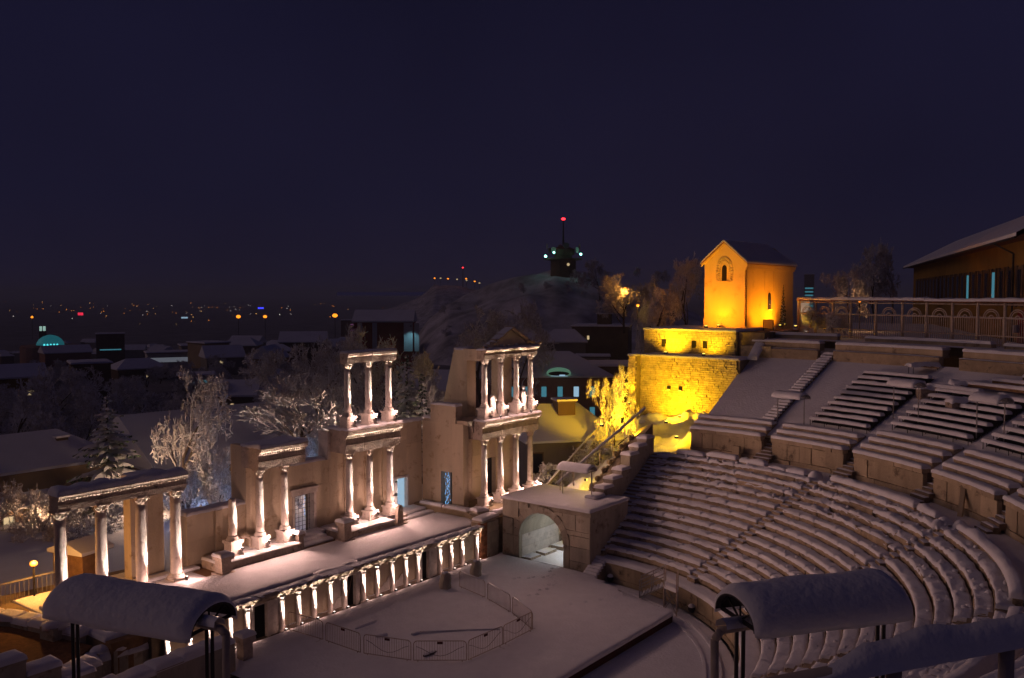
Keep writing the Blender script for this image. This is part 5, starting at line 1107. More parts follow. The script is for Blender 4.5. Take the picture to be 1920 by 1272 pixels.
# snowy rock slope below it
g = MB(); nx, ny = 80, 74; vs = []; fs = []
for i in range(nx + 1):
    for k in range(ny + 1):
        x = 19.5 + 14.6 * i / nx; y = 2.4 + 13.5 * k / ny - (1.6 if x > 26.5 else 0) * max(0, 1 - k / ny); q = (x - 19.5) / 14.6; w_ = (y - 2.4) / 13.5
        z = 3.6 + 4.4 * q ** 1.1 - max(0, w_ - .25) * (4.5 + 3 * (1 - q)) + .75 * nz3(x * .45, y * .45) + .5 * nz3(x * 1.0, y * 1.0, 4) + .30 * abs(nz3(x * 2.2, y * 2.2, 2))
        z += .5 * max(0, 1 - hypot(x - 29.5, y - 2.6) / 2.6)
        vs.append((x, y, min(z, 8.6)))
for i in range(nx):
    for k in range(ny): fs.append((i * (ny + 1) + k, (i + 1) * (ny + 1) + k, (i + 1) * (ny + 1) + k + 1, i * (ny + 1) + k + 1))
g.add(vs, fs); struct('rock_slope', g, mat('slope_snow', (.80, .80, .82), .7, .05, 1.0, bump=.9, bscale=2.2), True)
t = thing('slope_handrail', 'snow topped handrail climbing the yellow lit rock slope', 'handrail', (24, 9, 2)); A_, B_ = Vector((20.5, 9.3, 3.2)), Vector((29.5, 8.9, 8.0)); g = MB(); g.tube(A_, B_, .06, 6); obj('rail', g, 'rail', t)
g = MB(); g.tube(A_ + Vector((0, 0, .08)), B_ + Vector((0, 0, .08)), .07, 6); obj('snow_layer', g, 'snow', t, True)
for k in range(6):
    p = A_.lerp(B_, (k + .4) / 6); g = MB(); g.tube((p.x, p.y, p.z - 1.6), p, .04, 5); obj('post', g, 'rail', t)

# ------------------------------------------------------------------ the small orange lit house above the bastion
ch = thing('gabled_house', 'tall narrow gabled house glowing orange above the bastion', 'house', (43, 4.2, 14.6))
X0, X1, Y0, Y1, ZG, ZE, ZA = 40.0, 51.0, 2.40, 6.12, 13.9, 20.1, 21.85; YM = (Y0 + Y1) / 2
g = MB(); g.extrude_x([(Y0, ZG), (Y1, ZG), (Y1, ZE), (YM, ZA - .1), (Y0, ZE)], X0, X1); obj('wall', g, 'plaster', ch)
g = MB(); g.box(X0 - .05, X1, Y0 - .06, Y1 + .05, ZG, 15.35); obj('base_course', g, 'plaster', ch)
rf = MB()
for s_, ye in ((-1, Y0 - .28), (1, Y1 + .28)):
    rf.add([(X0 - .25, ye, ZE - .12), (X1 + .2, ye, ZE - .12), (X1 - 2.4, YM, ZA), (X0 - .25, YM, ZA), (X0 - .25, ye, ZE - .02), (X1 + .2, ye, ZE - .02), (X1 - 2.4, YM, ZA + .12), (X0 - .25, YM, ZA + .12)], [(0, 1, 2, 3), (7, 6, 5, 4), (0, 4, 5, 1), (1, 5, 6, 2), (3, 2, 6, 7), (0, 3, 7, 4)])
rf.add([(X1 + .2, Y0 - .28, ZE - .05), (X1 + .2, Y1 + .28, ZE - .05), (X1 - 2.4, YM, ZA + .1)], [(0, 1, 2)]); roof = obj('roof', rf, 'tile', ch)
sn = MB()
for s_, ye in ((-1, Y0 - .30), (1, Y1 + .30)):
    sn.snow(lambda a, b, ye=ye: (X0 - .28 + a * (1 - .225 * b / 2.0), ye + (YM - ye) * b / 2.0, ZE + (ZA + .13 - ZE) * b / 2.0), X1 - X0 + .5, 2.0, .16, ds=.35, dt=.2, over=.02, rough=.2)
obj('roof_snow', sn, 'roofsnow', roof, True)
g = MB(); g.box(X0 - .02, X1 + .12, Y0 - .20, Y0 - .005, ZE - .42, ZE - .16); g.box(X0, X1 + .06, Y0 - .11, Y0 - .005, ZE - .62, ZE - .44); obj('eaves_cornice', g, 'plaster', ch)
for (ya, za, yb, zb) in ((Y0 - .25, ZE - .30, YM, ZA - .22), (Y1 + .25, ZE - .30, YM, ZA - .22)):
    g = MB(); g.hexa([(X0 - .14, ya, za), (X0 - .01, ya, za), (X0 - .01, yb, zb), (X0 - .14, yb, zb), (X0 - .14, ya, za + .2), (X0 - .01, ya, za + .2), (X0 - .01, yb, zb + .2), (X0 - .14, yb, zb + .2)]); obj('verge_board', g, 'plaster', ch)
def arched(x, y, z, w_, h, d, axis='x'):
    pts = [(-w_ / 2, 0), (w_ / 2, 0), (w_ / 2, h - w_ / 2)] + [(w_ / 2 * cos(pi * k / 8), h - w_ / 2 + w_ * .75 * sin(pi * k / 8)) for k in range(1, 8)] + [(-w_ / 2, h - w_ / 2)]
    g = MB()
    if axis == 'x': g.extrude_x([(y + a, z + b) for a, b in pts], x - d, x + .02)
    else: g.extrude_y([(x + a, z + b) for a, b in pts], y - d, y + .02)
    return g
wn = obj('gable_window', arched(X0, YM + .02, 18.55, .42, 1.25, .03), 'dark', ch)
g = MB(); rr2 = random.Random(5)
for k in range(34):
    a = pi * (k + .5) / 17 if k < 17 else pi * (k - 16.5) / 17; ry, rz = (.50, .95) if k < 17 else (.70, 1.2); g.ball((X0 - .03, YM + ry * cos(a), 19.25 + rz * sin(a) * 1.05), .05, .14, .09, 6, 4, .3)
for s_ in (-1, 1):
    for k in range(8): g.ball((X0 - .03, YM + s_ * (.52 + .14 * (k % 2)), 18.5 + .11 * k), .05, .13, .07, 6, 4, .3)
tag(obj('window_rubble', g, 'rubble', wn), kind='stuff'); g = MB(); g.box(X0 - .12, X0, YM - .42, YM + .42, 18.42, 18.54); obj('sill', g, 'plaster', wn)
wn = obj('side_window', arched(45.3, Y0, 16.05, .62, 1.35, .05, 'y'), 'glass', ch); g = MB(); g.box(44.9, 45.7, Y0 - .14, Y0 - .03, 15.98, 16.05); obj('sill', g, 'snow', wn)
g = MB(); g.tube((X0 + .12, Y0 - .09, ZG + .8), (X0 + .12, Y0 - .09, ZE - .5), .05, 6); obj('downpipe', g, 'w_brown', ch)
for x in (44.2, 46.2):
    g = MB(); g.box(x, x + .03, Y0 - .012, Y0 + .01, 17.7, ZE - .62); obj('render_line', g, 'w_tan', ch)
ORA = (1.0, 0.30, 0.004)
flood('orange floodlight standing off the gable of the lit house', (36.7, 4.35, 14.62), (.80, 0, .72), 2300, ORA, 140, .12, 'e_yellow')
flood('orange floodlight close under the gable of the lit house', (39.1, 4.35, 14.62), (.2, 0, 1), 260, ORA, 120, .12, 'e_yellow')
flood('orange floodlight under the side window of the lit house', (45.2, .95, 14.62), (.0, .70, .75), 1000, ORA, 150, .12, 'e_yellow')
flood('orange floodlight at the side wall corner of the lit house', (42.4, .2, 14.62), (.1, .70, .75), 1100, ORA, 150, .12, 'e_yellow')
g = MB(); g.box(41.9, 42.0, 1.2, 1.3, 14.3, 15.3); g.box(41.5, 42.4, 1.15, 1.35, 15.0, 15.05); t = thing('notice_stand', 'small dark framed notice on the wall before the lit house', 'sign', (41.6, .9, 14.4)); g = MB(); g.box(41.2, 41.26, .4, 1.2, 14.5, 15.2); obj('board', g, 'w_tan', t)
g = MB(); g.box(41.18, 41.28, .34, .41, 14.3, 15.27); g.box(41.18, 41.28, 1.19, 1.26, 14.3, 15.27); g.box(41.181, 41.279, .41, 1.19, 15.2, 15.27); g.box(41.181, 41.279, .41, 1.19, 14.43, 14.5); obj('frame', g, 'darksteel', t)
t = thing('terrace_wall', 'yellow lit rubble wall between the bastion and the fence', 'wall', (40.2, -.2, 13)); g = MB(); g.box(39.2, 43.0, -.75, .15, 12.8, 14.2); obj('wall_body', g, 'rubble', t); g = MB(); g.snowbox(39.15, 43.0, -.8, .2, 14.2, .14); obj('snow_cap', g, 'snow', t, True)

# lit pillar and the arch patterned fence
t = thing('lit_pillar', 'white lit round pillar at the corner of the fence', 'pillar', (47.6, .15, 13.9)); g = MB(); g.lathe((0, 0, 0), [(.52, 0), (.52, 2.95), (.58, 3.0), (.58, 3.12)], 16); obj('shaft', g, 'w_white', t, True, False); g = MB(); g.ball((0, 0, 3.12), .55, .55, .14, 12, 6); obj('snow_cap', g, 'snow', t, True, False)
flood('white lamp at the foot of the lit pillar', (46.9, -.40, 13.95), (.10, .06, 1), 110, (1, .82, .62), 60, .05, 'lens')
FP = [(43.8, -.9), (41.4, -6.0), (39.6, -10.4), (37.6, -14.3), (35.4, -18.0), (32.0, -23.0)]
fz0, fz1 = 13.75, 16.85
fl = []; n_ = 0
for a, b in zip(FP, FP[1:]):
    L = hypot(b[0] - a[0], b[1] - a[1]); k = max(1, round(L / 1.95))
    for i in range(k): fl.append(((a[0] + (b[0] - a[0]) * i / k, a[1] + (b[1] - a[1]) * i / k), (a[0] + (b[0] - a[0]) * (i + 1) / k, a[1] + (b[1] - a[1]) * (i + 1) / k)))
fe = thing('ornate_fence', 'tall metal fence with concentric arch ornaments and a tiled snowy top', 'fence', (41, -8, fz0))
for i, (a, b) in enumerate(fl):
    A3, B3 = Vector((*a, 0)), Vector((*b, 0)); d = (B3 - A3); L = d.length; d.normalize()
    g = MB(); g.tube((a[0], a[1], fz0 - .3), (a[0], a[1], fz1), .10, 6); obj('post', g, 'rail', fe)
    g = MB()
    for z in (fz0 + .25, fz0 + .85, fz0 + 2.05, fz1 - .12): g.tube((a[0], a[1], z), (b[0], b[1], z), .05, 5)
    obj('rail', g, 'rail', fe)
    c = (A3 + B3) / 2; g = MB()
    for r in (.62, .48, .18): g.path([Vector((c.x, c.y, fz0 + 2.08)) + d * r * cos(pi * k / 10) + Vector((0, 0, r * .92 * sin(pi * k / 10))) for k in range(11)], .045, 4)
    obj('arch_ornament', g, 'rail', fe)
    g = MB()
    for k in range(11):
        p = A3 + d * L * (k + 1) / 12; g.tube((p.x, p.y, fz0 + .05), (p.x, p.y, fz0 + 2.05), .03, 4)
    obj('bars', g, 'rail', fe)['kind'] = 'stuff'
    s2 = Vector((-d.y, d.x, 0)); g = MB(); q = .30
    P = [A3 - s2 * q, B3 - s2 * q, B3 + s2 * q, A3 + s2 * q]; dz = rnd.uniform(-.03, .03)
    g.add([(p.x, p.y, fz1 + dz) for p in P] + [(p.x, p.y, fz1 + .16 + dz) for p in P], [(3, 2, 1, 0), (4, 5, 6, 7), (0, 1, 5, 4), (1, 2, 6, 5), (2, 3, 7, 6), (3, 0, 4, 7)]); tp = obj('top_tile', g, 'tile', fe)
    g = MB(); g.snow(lambda x, y, A3=A3, d=d, s2=s2, dz=dz: tuple(A3 + d * x - s2 * (q - y) + Vector((0, 0, fz1 + .16 + dz))), L, .60, .16, ds=.3, dt=.14, over=.03, rough=.5); obj('snow_layer', g, 'snow', tp, True)
    g = MB(); g.snow(lambda x, y, A3=A3, d=d, s2=s2: tuple(A3 + d * x - s2 * (.05 - y) + Vector((0, 0, fz0 + 2.08))), L, .1, .05, ds=.4, dt=.05, over=.0, rough=.5); obj('rail_snow', g, 'snow', fe, True)
g = MB(); p = Vector((*fl[-2][0], 0)); g.obox((p.x + .4, p.y + .9), 1.3, .04, .75, 14.9, 15.4); tag(obj('notice_board', g, 'w_white'), 'small pale notice fixed to the ornate fence', 'sign')
flood('yellow lamp behind the corner of the ornate fence', (41.9, -1.3, 14.6), (-.25, -.8, .5), 220, YEL, 150)

# equipment on the rim: snowy crates and boards at the top of the benches
for i, (x, y, a, L, W, z) in enumerate(((30.1, -15.5, -1.0, 3.2, .9, 11.4), (28.0, -18.4, -.95, 4.6, .9, 11.0), (30.0, -17.6, -1.0, 3.4, .9, 11.8), (28.4, -20.6, -.95, 3.4, .9, 11.4))):
    t = thing('covered_crate', ['long snow covered crate at the top of the bench block', 'long ragged edged snow covered crate above the benches', 'second row snow covered crate at the rim', 'snow covered crate with torn sheeting at the rim'][i], 'crate', (x, y, z)); g = MB(); g.obox((x, y), a, L, W, z - .7, z); obj('body', g, 'oldtrim', t)
    g = MB(); ca, sa = cos(a), sin(a); g.snow(lambda p, q, x=x, y=y, ca=ca, sa=sa, L=L, W=W, z=z: (x + (p - L / 2) * ca - (q - W / 2) * sa, y + (p - L / 2) * sa + (q - W / 2) * ca, z), L, W, .18, ds=.2, dt=.15, over=.05, rough=.8, ragged=.12, sd=i * 5.); obj('snow_cover', g, 'snow', t, True)
t = thing('snowy_table', 'low table with thin legs and a lumpy snow load on the empty slope', 'table', (32.6, -13.6, 12.3)); g = MB(); g.obox((32.6, -13.6), -.9, 2.0, 1.0, 12.55, 12.62); obj('table_top', g, 'wood', t)
g = MB(); g.snow(lambda p, q: (32.6 + (p - 1) * cos(-.9) - (q - .5) * sin(-.9), -13.6 + (p - 1) * sin(-.9) + (q - .5) * cos(-.9), 12.62), 2.0, 1.0, .18, ds=.15, dt=.15, rough=.9, ragged=.1); obj('snow_cover', g, 'snow', t, True)
for dx, dy in ((-.8, -.35), (.8, -.35), (-.8, .35), (.8, .35)):
    g = MB(); c = (32.6 + dx * cos(-.9) - dy * sin(-.9), -13.6 + dx * sin(-.9) + dy * cos(-.9)); g.tube((*c, 11.4), (*c, 12.55), .025, 4); obj('leg', g, 'darksteel', t)
for i, (r, a, L) in enumerate(((33.2, -29.5, 4.0), (33.9, -33.5, 5.0), (34.5, -37, 5.5), (35.1, -40, 6.0))):
    x, y = r * cos(radians(a)), r * sin(radians(a)); z = slope_z(r) + .15; an = radians(a) + pi / 2
    t = thing('terrace_bench', 'snow covered plank step at the rim behind the crates', 'bench', (x, y, z), 'plank steps at the rim'); g = MB(); g.obox((x, y), an, L, .4, z - .25, z); obj('seat_plank', g, 'wood', t)
    g = MB(); ca, sa = cos(an), sin(an); g.snow(lambda p, q, x=x, y=y, ca=ca, sa=sa, L=L, z=z: (x + (p - L / 2) * ca - (q - .22) * sa, y + (p - L / 2) * sa + (q - .22) * ca, z), L, .44, .14, ds=.4, dt=.14, rough=.3); obj('snow_layer', g, 'snow', t, True)

# ------------------------------------------------------------------ generic houses
def house(name, lb, p, rz, w_, d, h, roof='gable', wall='w_tan', rh=None, wins=(), eave=.4, snow=.22, chimneys=(), sill=True, wz0=None, cat='house', roofmat='roofsnow'):
    """p = centre of the ground floor; wins: (face, x, z, w, h, pane material); face 'f' (-y) or 's' (+x) or 'l' (-x)"""
    t = thing(name, lb, cat, p); t.rotation_euler = (0, 0, rz); rh = w_ * .22 if rh is None else rh
    g = MB(); g.box(-w_ / 2, w_ / 2, -d / 2, d / 2, -14, h); wl_ = obj('wall', g, wall, t, False, False)
    e = eave; X, Y = w_ / 2 + e, d / 2 + e; g = MB(); s_ = MB()
    if roof == 'flat':
        g.box(-X, X, -Y, Y, h, h + .25); s_.snowbox(-X, X, -Y, Y, h + .25, snow, ds=max(.6, w_ / 12), dt=max(.6, d / 12))
    else:
        r = X * .55 if roof == 'hip' else 0
        if roof == 'pyramid': r = X
        top = [(-X + r, 0, h + rh), (X - r, 0, h + rh)]; b4 = [(-X, -Y, h), (X, -Y, h), (X, Y, h), (-X, Y, h)]
        g.add(b4 + top, [(0, 1, 5, 4), (2, 3, 4, 5), (1, 2, 5), (3, 0, 4), (3, 2, 1, 0)])
        k = snow; s_.add([(a, b, c + .02) for a, b, c in b4] + [(a * 1.01, b * 1.01, c + k) for a, b, c in b4] + [(a, b, c + k) for a, b, c in top], [(4, 5, 9, 8), (6, 7, 8, 9), (5, 6, 9), (7, 4, 8), (0, 1, 5, 4), (1, 2, 6, 5), (2, 3, 7, 6), (3, 0, 4, 7)])
    ro = obj('roof', g, 'tile', t, False, False); obj('roof_snow', s_, roofmat, ro, roof == 'flat', False)
    for (x, y, ww, hh) in chimneys:
        g = MB(); g.box(x - ww / 2, x + ww / 2, y - ww / 2, y + ww / 2, h, h + hh); c = obj('chimney', g, 'w_brown', ro, False, False); g = MB(); g.box(x - ww * .6, x + ww * .6, y - ww * .6, y + ww * .6, h + hh, h + hh + .15); obj('chimney_snow', g, 'snow', c, False, False)
    for (f_, x, z, ww, hh, pm) in wins:
        for nm, m_, gr, dd in (('window', 'w_brown', .10, .05), ('pane', pm, 0, .09)):
            a, b = ww / 2 + gr, hh / 2 + gr; g = MB()
            if f_ == 'f': g.box(x - a, x + a, -d / 2 - dd, -d / 2 + .01, z - b, z + b)
            elif f_ == 's': g.box(w_ / 2 - .01, w_ / 2 + dd, x - a, x + a, z - b, z + b)
            else: g.box(-w_ / 2 - dd, -w_ / 2 + .01, x - a, x + a, z - b, z + b)
            if nm == 'window': wo_ = obj('window', g, m_, t, False, False)
            else: obj('pane', g, m_, wo_, False, False)
    return t
def facing(px): return -YAW - math.atan((px - 960) / LENS_PX)   # turn so that -y looks at the viewer
p = ground_at(60, 66, 3.4); house('hip_roofed_house', 'tan house with a blue snowed hip roof and lit porch windows behind the portico', ground_at(30, 72, -.4), facing(30) + .38, 11.5, 8, 4.3, 'hip', 'w_tan', 2.2, [('f', 4.6, 2.6, .7, 1.1, 'glass'), ('f', -.5, 1.3, .5, .8, 'e_warm')], .6, .25, [(2.6, -1.2, .9, 1.9)])
t = house('house_porch', 'low snow roofed porch wing with green lit windows', ground_at(45, 64, .6), facing(45) + .38, 5.0, 2.5, 1.9, 'hip', 'w_tan', .7, [('f', -1.9, 1.1, .7, .8, 'e_warm'), ('f', .1, 1.1, .55, 1.0, 'e_warm'), ('f', 1.2, 1.1, .5, 1.0, 'glass'), ('f', 2.1, 1.1, .4, 1.0, 'glass')], .3, .18)
house('wooden_shed', 'small wooden shed with a snowy roof behind the wide pier', (-8.6, 19.4, 1.6), .25, 1.7, 2.2, 1.9, 'gable', 'wood', .45, (), .2, .2, cat='shed')
house('long_hall', 'long low hall with a broad smooth snow roof behind the frosted trees', ground_at(455, 90, -3.0), facing(455) + .50, 24, 15, 5.2, 'gable', 'w_tan', 4.0, [('f', 2, 2.4, 1.2, 1.4, 'glass'), ('f', 7, 2.4, 1.2, 1.4, 'glass')], .5, .3)
house('walled_house', 'grey beige house with a big chimney box behind the passage terrace', ground_at(1045, 76, -.5), facing(1045) + .30, 7.2, 9, 6.2, 'hip', 'w_grey', 2.3, [('f', -3.0, 4.6, .8, 1.5, 'glass'), ('f', 3.2, 5.2, .5, .9, 'e_white'), ('f', -1.3, 1.7, .5, .9, 'e_white')], .5, .22, [(.3, -1.0, 1.5, 2.9)])
house('side_annex', 'lower snow roofed annex beside the grey beige house', ground_at(1082, 73, -.5), facing(1082) + .30, 3.2, 4, 3.3, 'flat', 'w_grey', 1, (), .3, .15)
wn = [('f', -7.2 + 2.55 * k, 6.2, .8, 1.6, 'e_cyan' if k % 5 else 'e_pale') for k in range(7)] + [('f', -7.2 + 2.55 * k, 3.0, .8, 1.5, 'e_cyan') for k in range(7)]
house('arched_window_hall', 'long rose coloured hall with rows of blue lit windows', ground_at(1010, 150, -4.2), facing(1010) + .05, 22, 16, 8.4, 'hip', 'w_rose', 3.4, wn, .4, .3)
p = ground_at(1048, 141, 0); t = thing('oval_dormer', 'green lit oval dormer window in the snowy hall roof', 'dormer', (p.x, p.y, 5.0)); t.rotation_euler = (0, 0, facing(1048)); g = MB(); g.extrude_y([(1.9 * cos(2 * pi * k / 24), .62 * sin(2 * pi * k / 24) * (1.3 if k < 12 else .8)) for k in range(24)], -.1, 1.5); obj('frame', g, 'e_green', t, False, False); g = MB(); g.extrude_y([(1.62 * cos(2 * pi * k / 24), .36 * sin(2 * pi * k / 24) - .05) for k in range(24)], -.16, -.11); obj('pane', g, 'glass', t, False, False)  # frame glows by its own material, standing for green light on it
g = MB(); g.box(.1, 1.0, -.2, -.165, -.42, -.2); g.box(-1.2, 1.4, -.19, -.165, -.46, -.4); obj('lit_strip', g, 'e_pale', t, False, False)
house('dark_block', 'dark brown apartment block with few lit windows below the hill', ground_at(1130, 215, -6), facing(1130) - .1, 13, 12, 15.6, 'flat', 'w_brown', 1, [('f', -5.4, 13.2, .5, .9, 'e_warm'), ('f', -2.7, 13.2, .5, .9, 'e_warm'), ('f', -5.4, 9.6, .7, 1.0, 'e_cyan'), ('f', -4.1, 9.6, .9, .9, 'e_pale')], .3, .3, [(.5, 0, 3.2, 3.0)])
house('grey_block', 'grey apartment house with a long lit balcony strip', ground_at(1058, 205, -6), facing(1058), 9.5, 10, 12.5, 'hip', 'w_grey', 2.6, [('f', -3.6, 9.8, .5, .9, 'e_warm'), ('f', -1.5, 9.8, .5, .7, 'e_warm'), ('f', -2.0, 6.6, 4.8, .18, 'e_white')], .4, .3)
house('stone_porch', 'pale arched stone porch before the dark brown block', ground_at(1112, 190, -6), facing(1112), 7, 6, 10.2, 'flat', 'w_grey', 1, [('f', 0, 4.2, 3.6, 2.2, 'glass')], .2, .2)
house('red_hall', 'red walled hall with white corner piers and a snowy roof', ground_at(722, 200, -2), facing(722) - .12, 12.6, 9, 13.2, 'gable', 'w_red', 2.3, [], .3, .35)
for k, (px, mt) in enumerate(((674, 'w_grey'), (702, 'w_grey'), (765, 'e_cyan'), (781, 'w_white'))):
    p = ground_at(px, 194.6, 0); g = MB(); g.obox((p.x, p.y), facing(px), 1.0 if k != 2 else 1.9, .6, 5, 11.1); tag(obj('corner_pier', g, 'w_white'), ['pale end pier of the red hall', 'pale inner pier of the red hall', 'broad pale pier of the red hall beside its gable end', 'narrow pale pier at the gable corner of the red hall'][k], 'pier')
t = thing('blue_wash_lamp', 'cold lamp washing the broad pier of the red hall', 'lamp', tuple(ground_at(770, 192.5, 10.4))); g = MB(); g.box(-.15, .15, -.15, .15, 0, .2); obj('housing', g, 'darksteel', t, False, False); light('wash', 'SPOT', (0, 0, -.1), 260, (.3, .75, 1), t, (.2, .15, -1), 100, .8, .2)
house('striped_tower', 'far tower block with pink lit balcony stripes', ground_at(655, 480, -40), facing(655), 9, 8, 43, 'flat', 'w_rose', 1, [('f', 2.4, 26 + 3.0 * k, 4.0, .5, emis('pink_balcony', (.5, .16, .42), .25) if k == 0 else bpy.data.materials['pink_balcony']) for k in range(6)] + [('f', -1.2, 26, 1.6, 4, 'e_cyan')], .2, .3, cat='tower')
house('office_tower', 'slim far office tower with blue lit floors', ground_at(1517, 620, -30), facing(1517), 6.5, 6, 60, 'flat', 'w_grey', 1, [('f', 0, 34 + 2.4 * k, 5.4, 1.0, 'e_cyan') for k in range(8)], .2, .3, cat='tower')
p = ground_at(92, 560, -15.5); t = thing('domed_hall', 'round hall with a cyan lit dome', 'hall', tuple(p)); g = MB(); g.lathe((0, 0, 0), [(17, -20), (17, 0), (16, 1)], 24); obj('drum', g, 'w_rose', t, False, False); g = MB(); g.lathe((0, 0, .5), [(8, 0), (7.6, 2), (6.4, 4), (4.4, 5.6), (2, 6.5), (.2, 6.8)], 20); obj('dome', g, 'e_dome', t, True, False)  # cyan light on the dome is put into its own glow
for k in range(5):
    g = MB(); a = -YAW - pi / 2 + .5 + .22 * (k - 2); g.ball((8.3 * cos(a), 8.3 * sin(a), 1.3), .6, .6, .8, 8, 6); obj('dome_lamp', g, emis('bright_cyan', (.1, .9, 1), 1.2) if k == 0 else bpy.data.materials['bright_cyan'], t, True, False)
p = ground_at(78, 590, -18); t = thing('lit_cupola', 'small white lit cupola on a roof behind the cyan dome', 'cupola', tuple(p)); g = MB(); g.box(-2.2, 2.2, -2.2, 2.2, -20, 10.5); obj('body', g, 'w_brown', t, False, False); g = MB(); g.box(-1.8, -.3, -2.3, -2.2, 11, 14); g.box(.2, 1.8, -2.3, -2.2, 11, 14); obj('lit_faces', g, emis('pale_mint', (.5, .8, .7), .6), t, False, False); t.rotation_euler = (0, 0, facing(78))
bgw = [('flat_roofed_block', 'dark flat roofed block with a lit ground floor line', 205, 420, 660, 12, 10, 8.2, 'flat', 'w_brown', [('f', 0, 1.2, 9, .5, 'e_cyan')], 0, None),
       ('white_hall', 'long low hall with a pale lit curved front', 328, 300, 684, 18.5, 9, 4.0, 'flat', 'w_white', [('f', 0, 1.9, 18, 1.5, emis('dim_white', (.42, .45, .55), .22))], .1, None),  # wide glowing pane stands for light on the front wall
       ('grey_house', 'grey snow roofed house right of the pale hall', 415, 250, 696, 10, 9, 3.8, 'gable', 'w_grey', [('f', -2.6, 2.6, .6, .9, 'e_warm'), ('f', -1.2, 2.6, .8, .9, 'e_warm')], .2, 3.0),
       ('gabled_town_house', 'ochre gabled house beyond the red roofed house', 502, 235, 708, 9, 8, 5.0, 'gable', 'w_tan', [('f', -4.1, 1.0, .7, .7, 'e_warm')], 1.2, 3.0),
       ('red_roofed_house', 'dark house with a pyramid red roof between the trees', 515, 170, 744, 7, 7, 2.6, 'pyramid', 'w_brown', [], .3, 2.6),
       ('dormered_house', 'yellowish house with dormers at the left edge', 20, 170, 748, 10, 8, 4.0, 'gable', 'w_ochre', [('f', 2.2, 1.2, 1.2, .8, 'e_warm')], .15, 2.2),
       ('brown_gable_house', 'plain brown gable house beside the dark trees', 165, 185, 748, 7, 8, 7.2, 'flat', 'w_brown', [], .1, None),
       ('snowy_roof_house', 'snow roofed house behind the frosted tree by the three columns', 835, 170, 775, 15, 11, 4.4, 'gable', 'w_tan', [], -.25, 3.4),
       ('terrace_house', 'low snow roofed house next to the lit tree', 1160, 150, 722, 9, 9, 3.2, 'flat', 'w_brown', [], .1, None),
       ('garden_house', 'tan garden house behind the bushy trees', 642, 130, 768, 4, 4, 3.0, 'hip', 'w_tan', [], .3, 1.2),
       ('lit_shop', 'low shop with a small coloured lit front', 365, 190, 726, 7, 6, 2.4, 'flat', 'w_grey', [('f', -1, 1.2, 1.2, .8, 'e_pale'), ('f', 1.4, 1.3, 1.6, .5, 'e_cyan')], 0, None),
       ('roofed_store', 'long dark store with a lamp lit front behind the gabled house', 565, 330, 686, 16, 9, 3.6, 'gable', 'w_brown', [('f', -4, 1.5, 1.0, .8, 'e_white'), ('f', -1, 1.5, 1.6, .8, 'e_white'), ('f', 3, 1.5, .8, .8, 'e_white')], .1, 2.4),
       ('snowy_villa', 'low villa with a wide snow roof beyond the dark left trees', 255, 230, 716, 12, 9, 3.4, 'hip', 'w_brown', [('f', 1.0, 1.6, .6, .7, 'e_warm')], .3, 2.2),
       ('snowy_cottage', 'cottage with one tiny lit window below the gabled house', 440, 150, 775, 8, 7, 3.0, 'gable', 'w_brown', [('f', .4, 1.6, .5, .6, 'e_warm')], -.3, 2.2),
       ('pink_villa', 'rose villa with snowy roof right of the cyan dome', 120, 300, 690, 14, 9, 5.0, 'gable', 'w_rose', [], .2, 2.2)]
for nm, lb, px, dp, yb0, w_, d, h, ro, wa, wi, tw_, rh_ in bgw: house(nm, lb, ground_at(px, dp, at(px, yb0, dp).z), facing(px) + tw_, w_, d, h, ro, wa, rh_, wi, .4, .3)
# far town: plain snow roofed houses scattered on the plain
rt = random.Random(11)
for k in range(80):
    px = rt.uniform(-60, 780); dp = rt.uniform(270, 950)
    if px < 330 and dp < 480: dp += 300
    zg = ground_z(*at(px, 550, dp).xy)
    w_ = rt.uniform(7, 15); lit = rt.random() < .5
    rf_, wa_ = rt.choice(['gable', 'hip', 'flat']), rt.choice(['w_brown', 'w_grey', 'w_tan'])
    lb = ('brown' if wa_ == 'w_brown' else 'grey' if wa_ == 'w_grey' else 'tan') + ' snow roofed town house with a ' + {'gable': 'gabled', 'hip': 'hipped', 'flat': 'flat'}[rf_] + ' roof and ' + ('one lit window' if lit else 'no light')
    t = house('town_house', lb, ground_at(px, dp, zg), facing(px) + rt.uniform(-.6, .6), w_, rt.uniform(8, 13), rt.uniform(4, 8), rf_, wa_, None, [('f', rt.uniform(-3, 3), rt.uniform(2, 3.5), .9, 1.1, rt.choice(['e_warm', 'e_warm', 'e_cyan']))] if lit else (), .4, .3); t['group'] = lb + 's of the far town'

# yellow house at the right edge, wide eaves
rz = radians(-60); t = thing('yellow_house', 'big ochre house with wide snowy eaves and shuttered windows behind the fence', 'house', tuple(at(1925, 550, 62)))
c0, c1 = at(1712, 560, 136), at(1945, 560, 60); c0.z = c1.z = 0; ax = (c1 - c0); L = ax.length; ax.normalize(); sd = Vector((ax.y, -ax.x, 0)); sd = sd if sd.dot(c0 - CAM.xyz) > 0 else -sd
def yb(u0, u1, s0, s1, z0, z1): 
    q = []
    for z in (z0, z1):
        for u, s_ in ((u0, s0), (u1, s0), (u1, s1), (u0, s1)): p = c0 + ax * u + sd * s_; q.append((p.x, p.y, z))
    g = MB(); g.hexa(q); 
    return g
EZ = 21.3
obj('wall', yb(0, L, 0, 9, 4, EZ), 'w_ochre', t)
g = MB(); P = lambda u, s_, z: tuple((c0 + ax * u + sd * s_) + Vector((0, 0, z)))
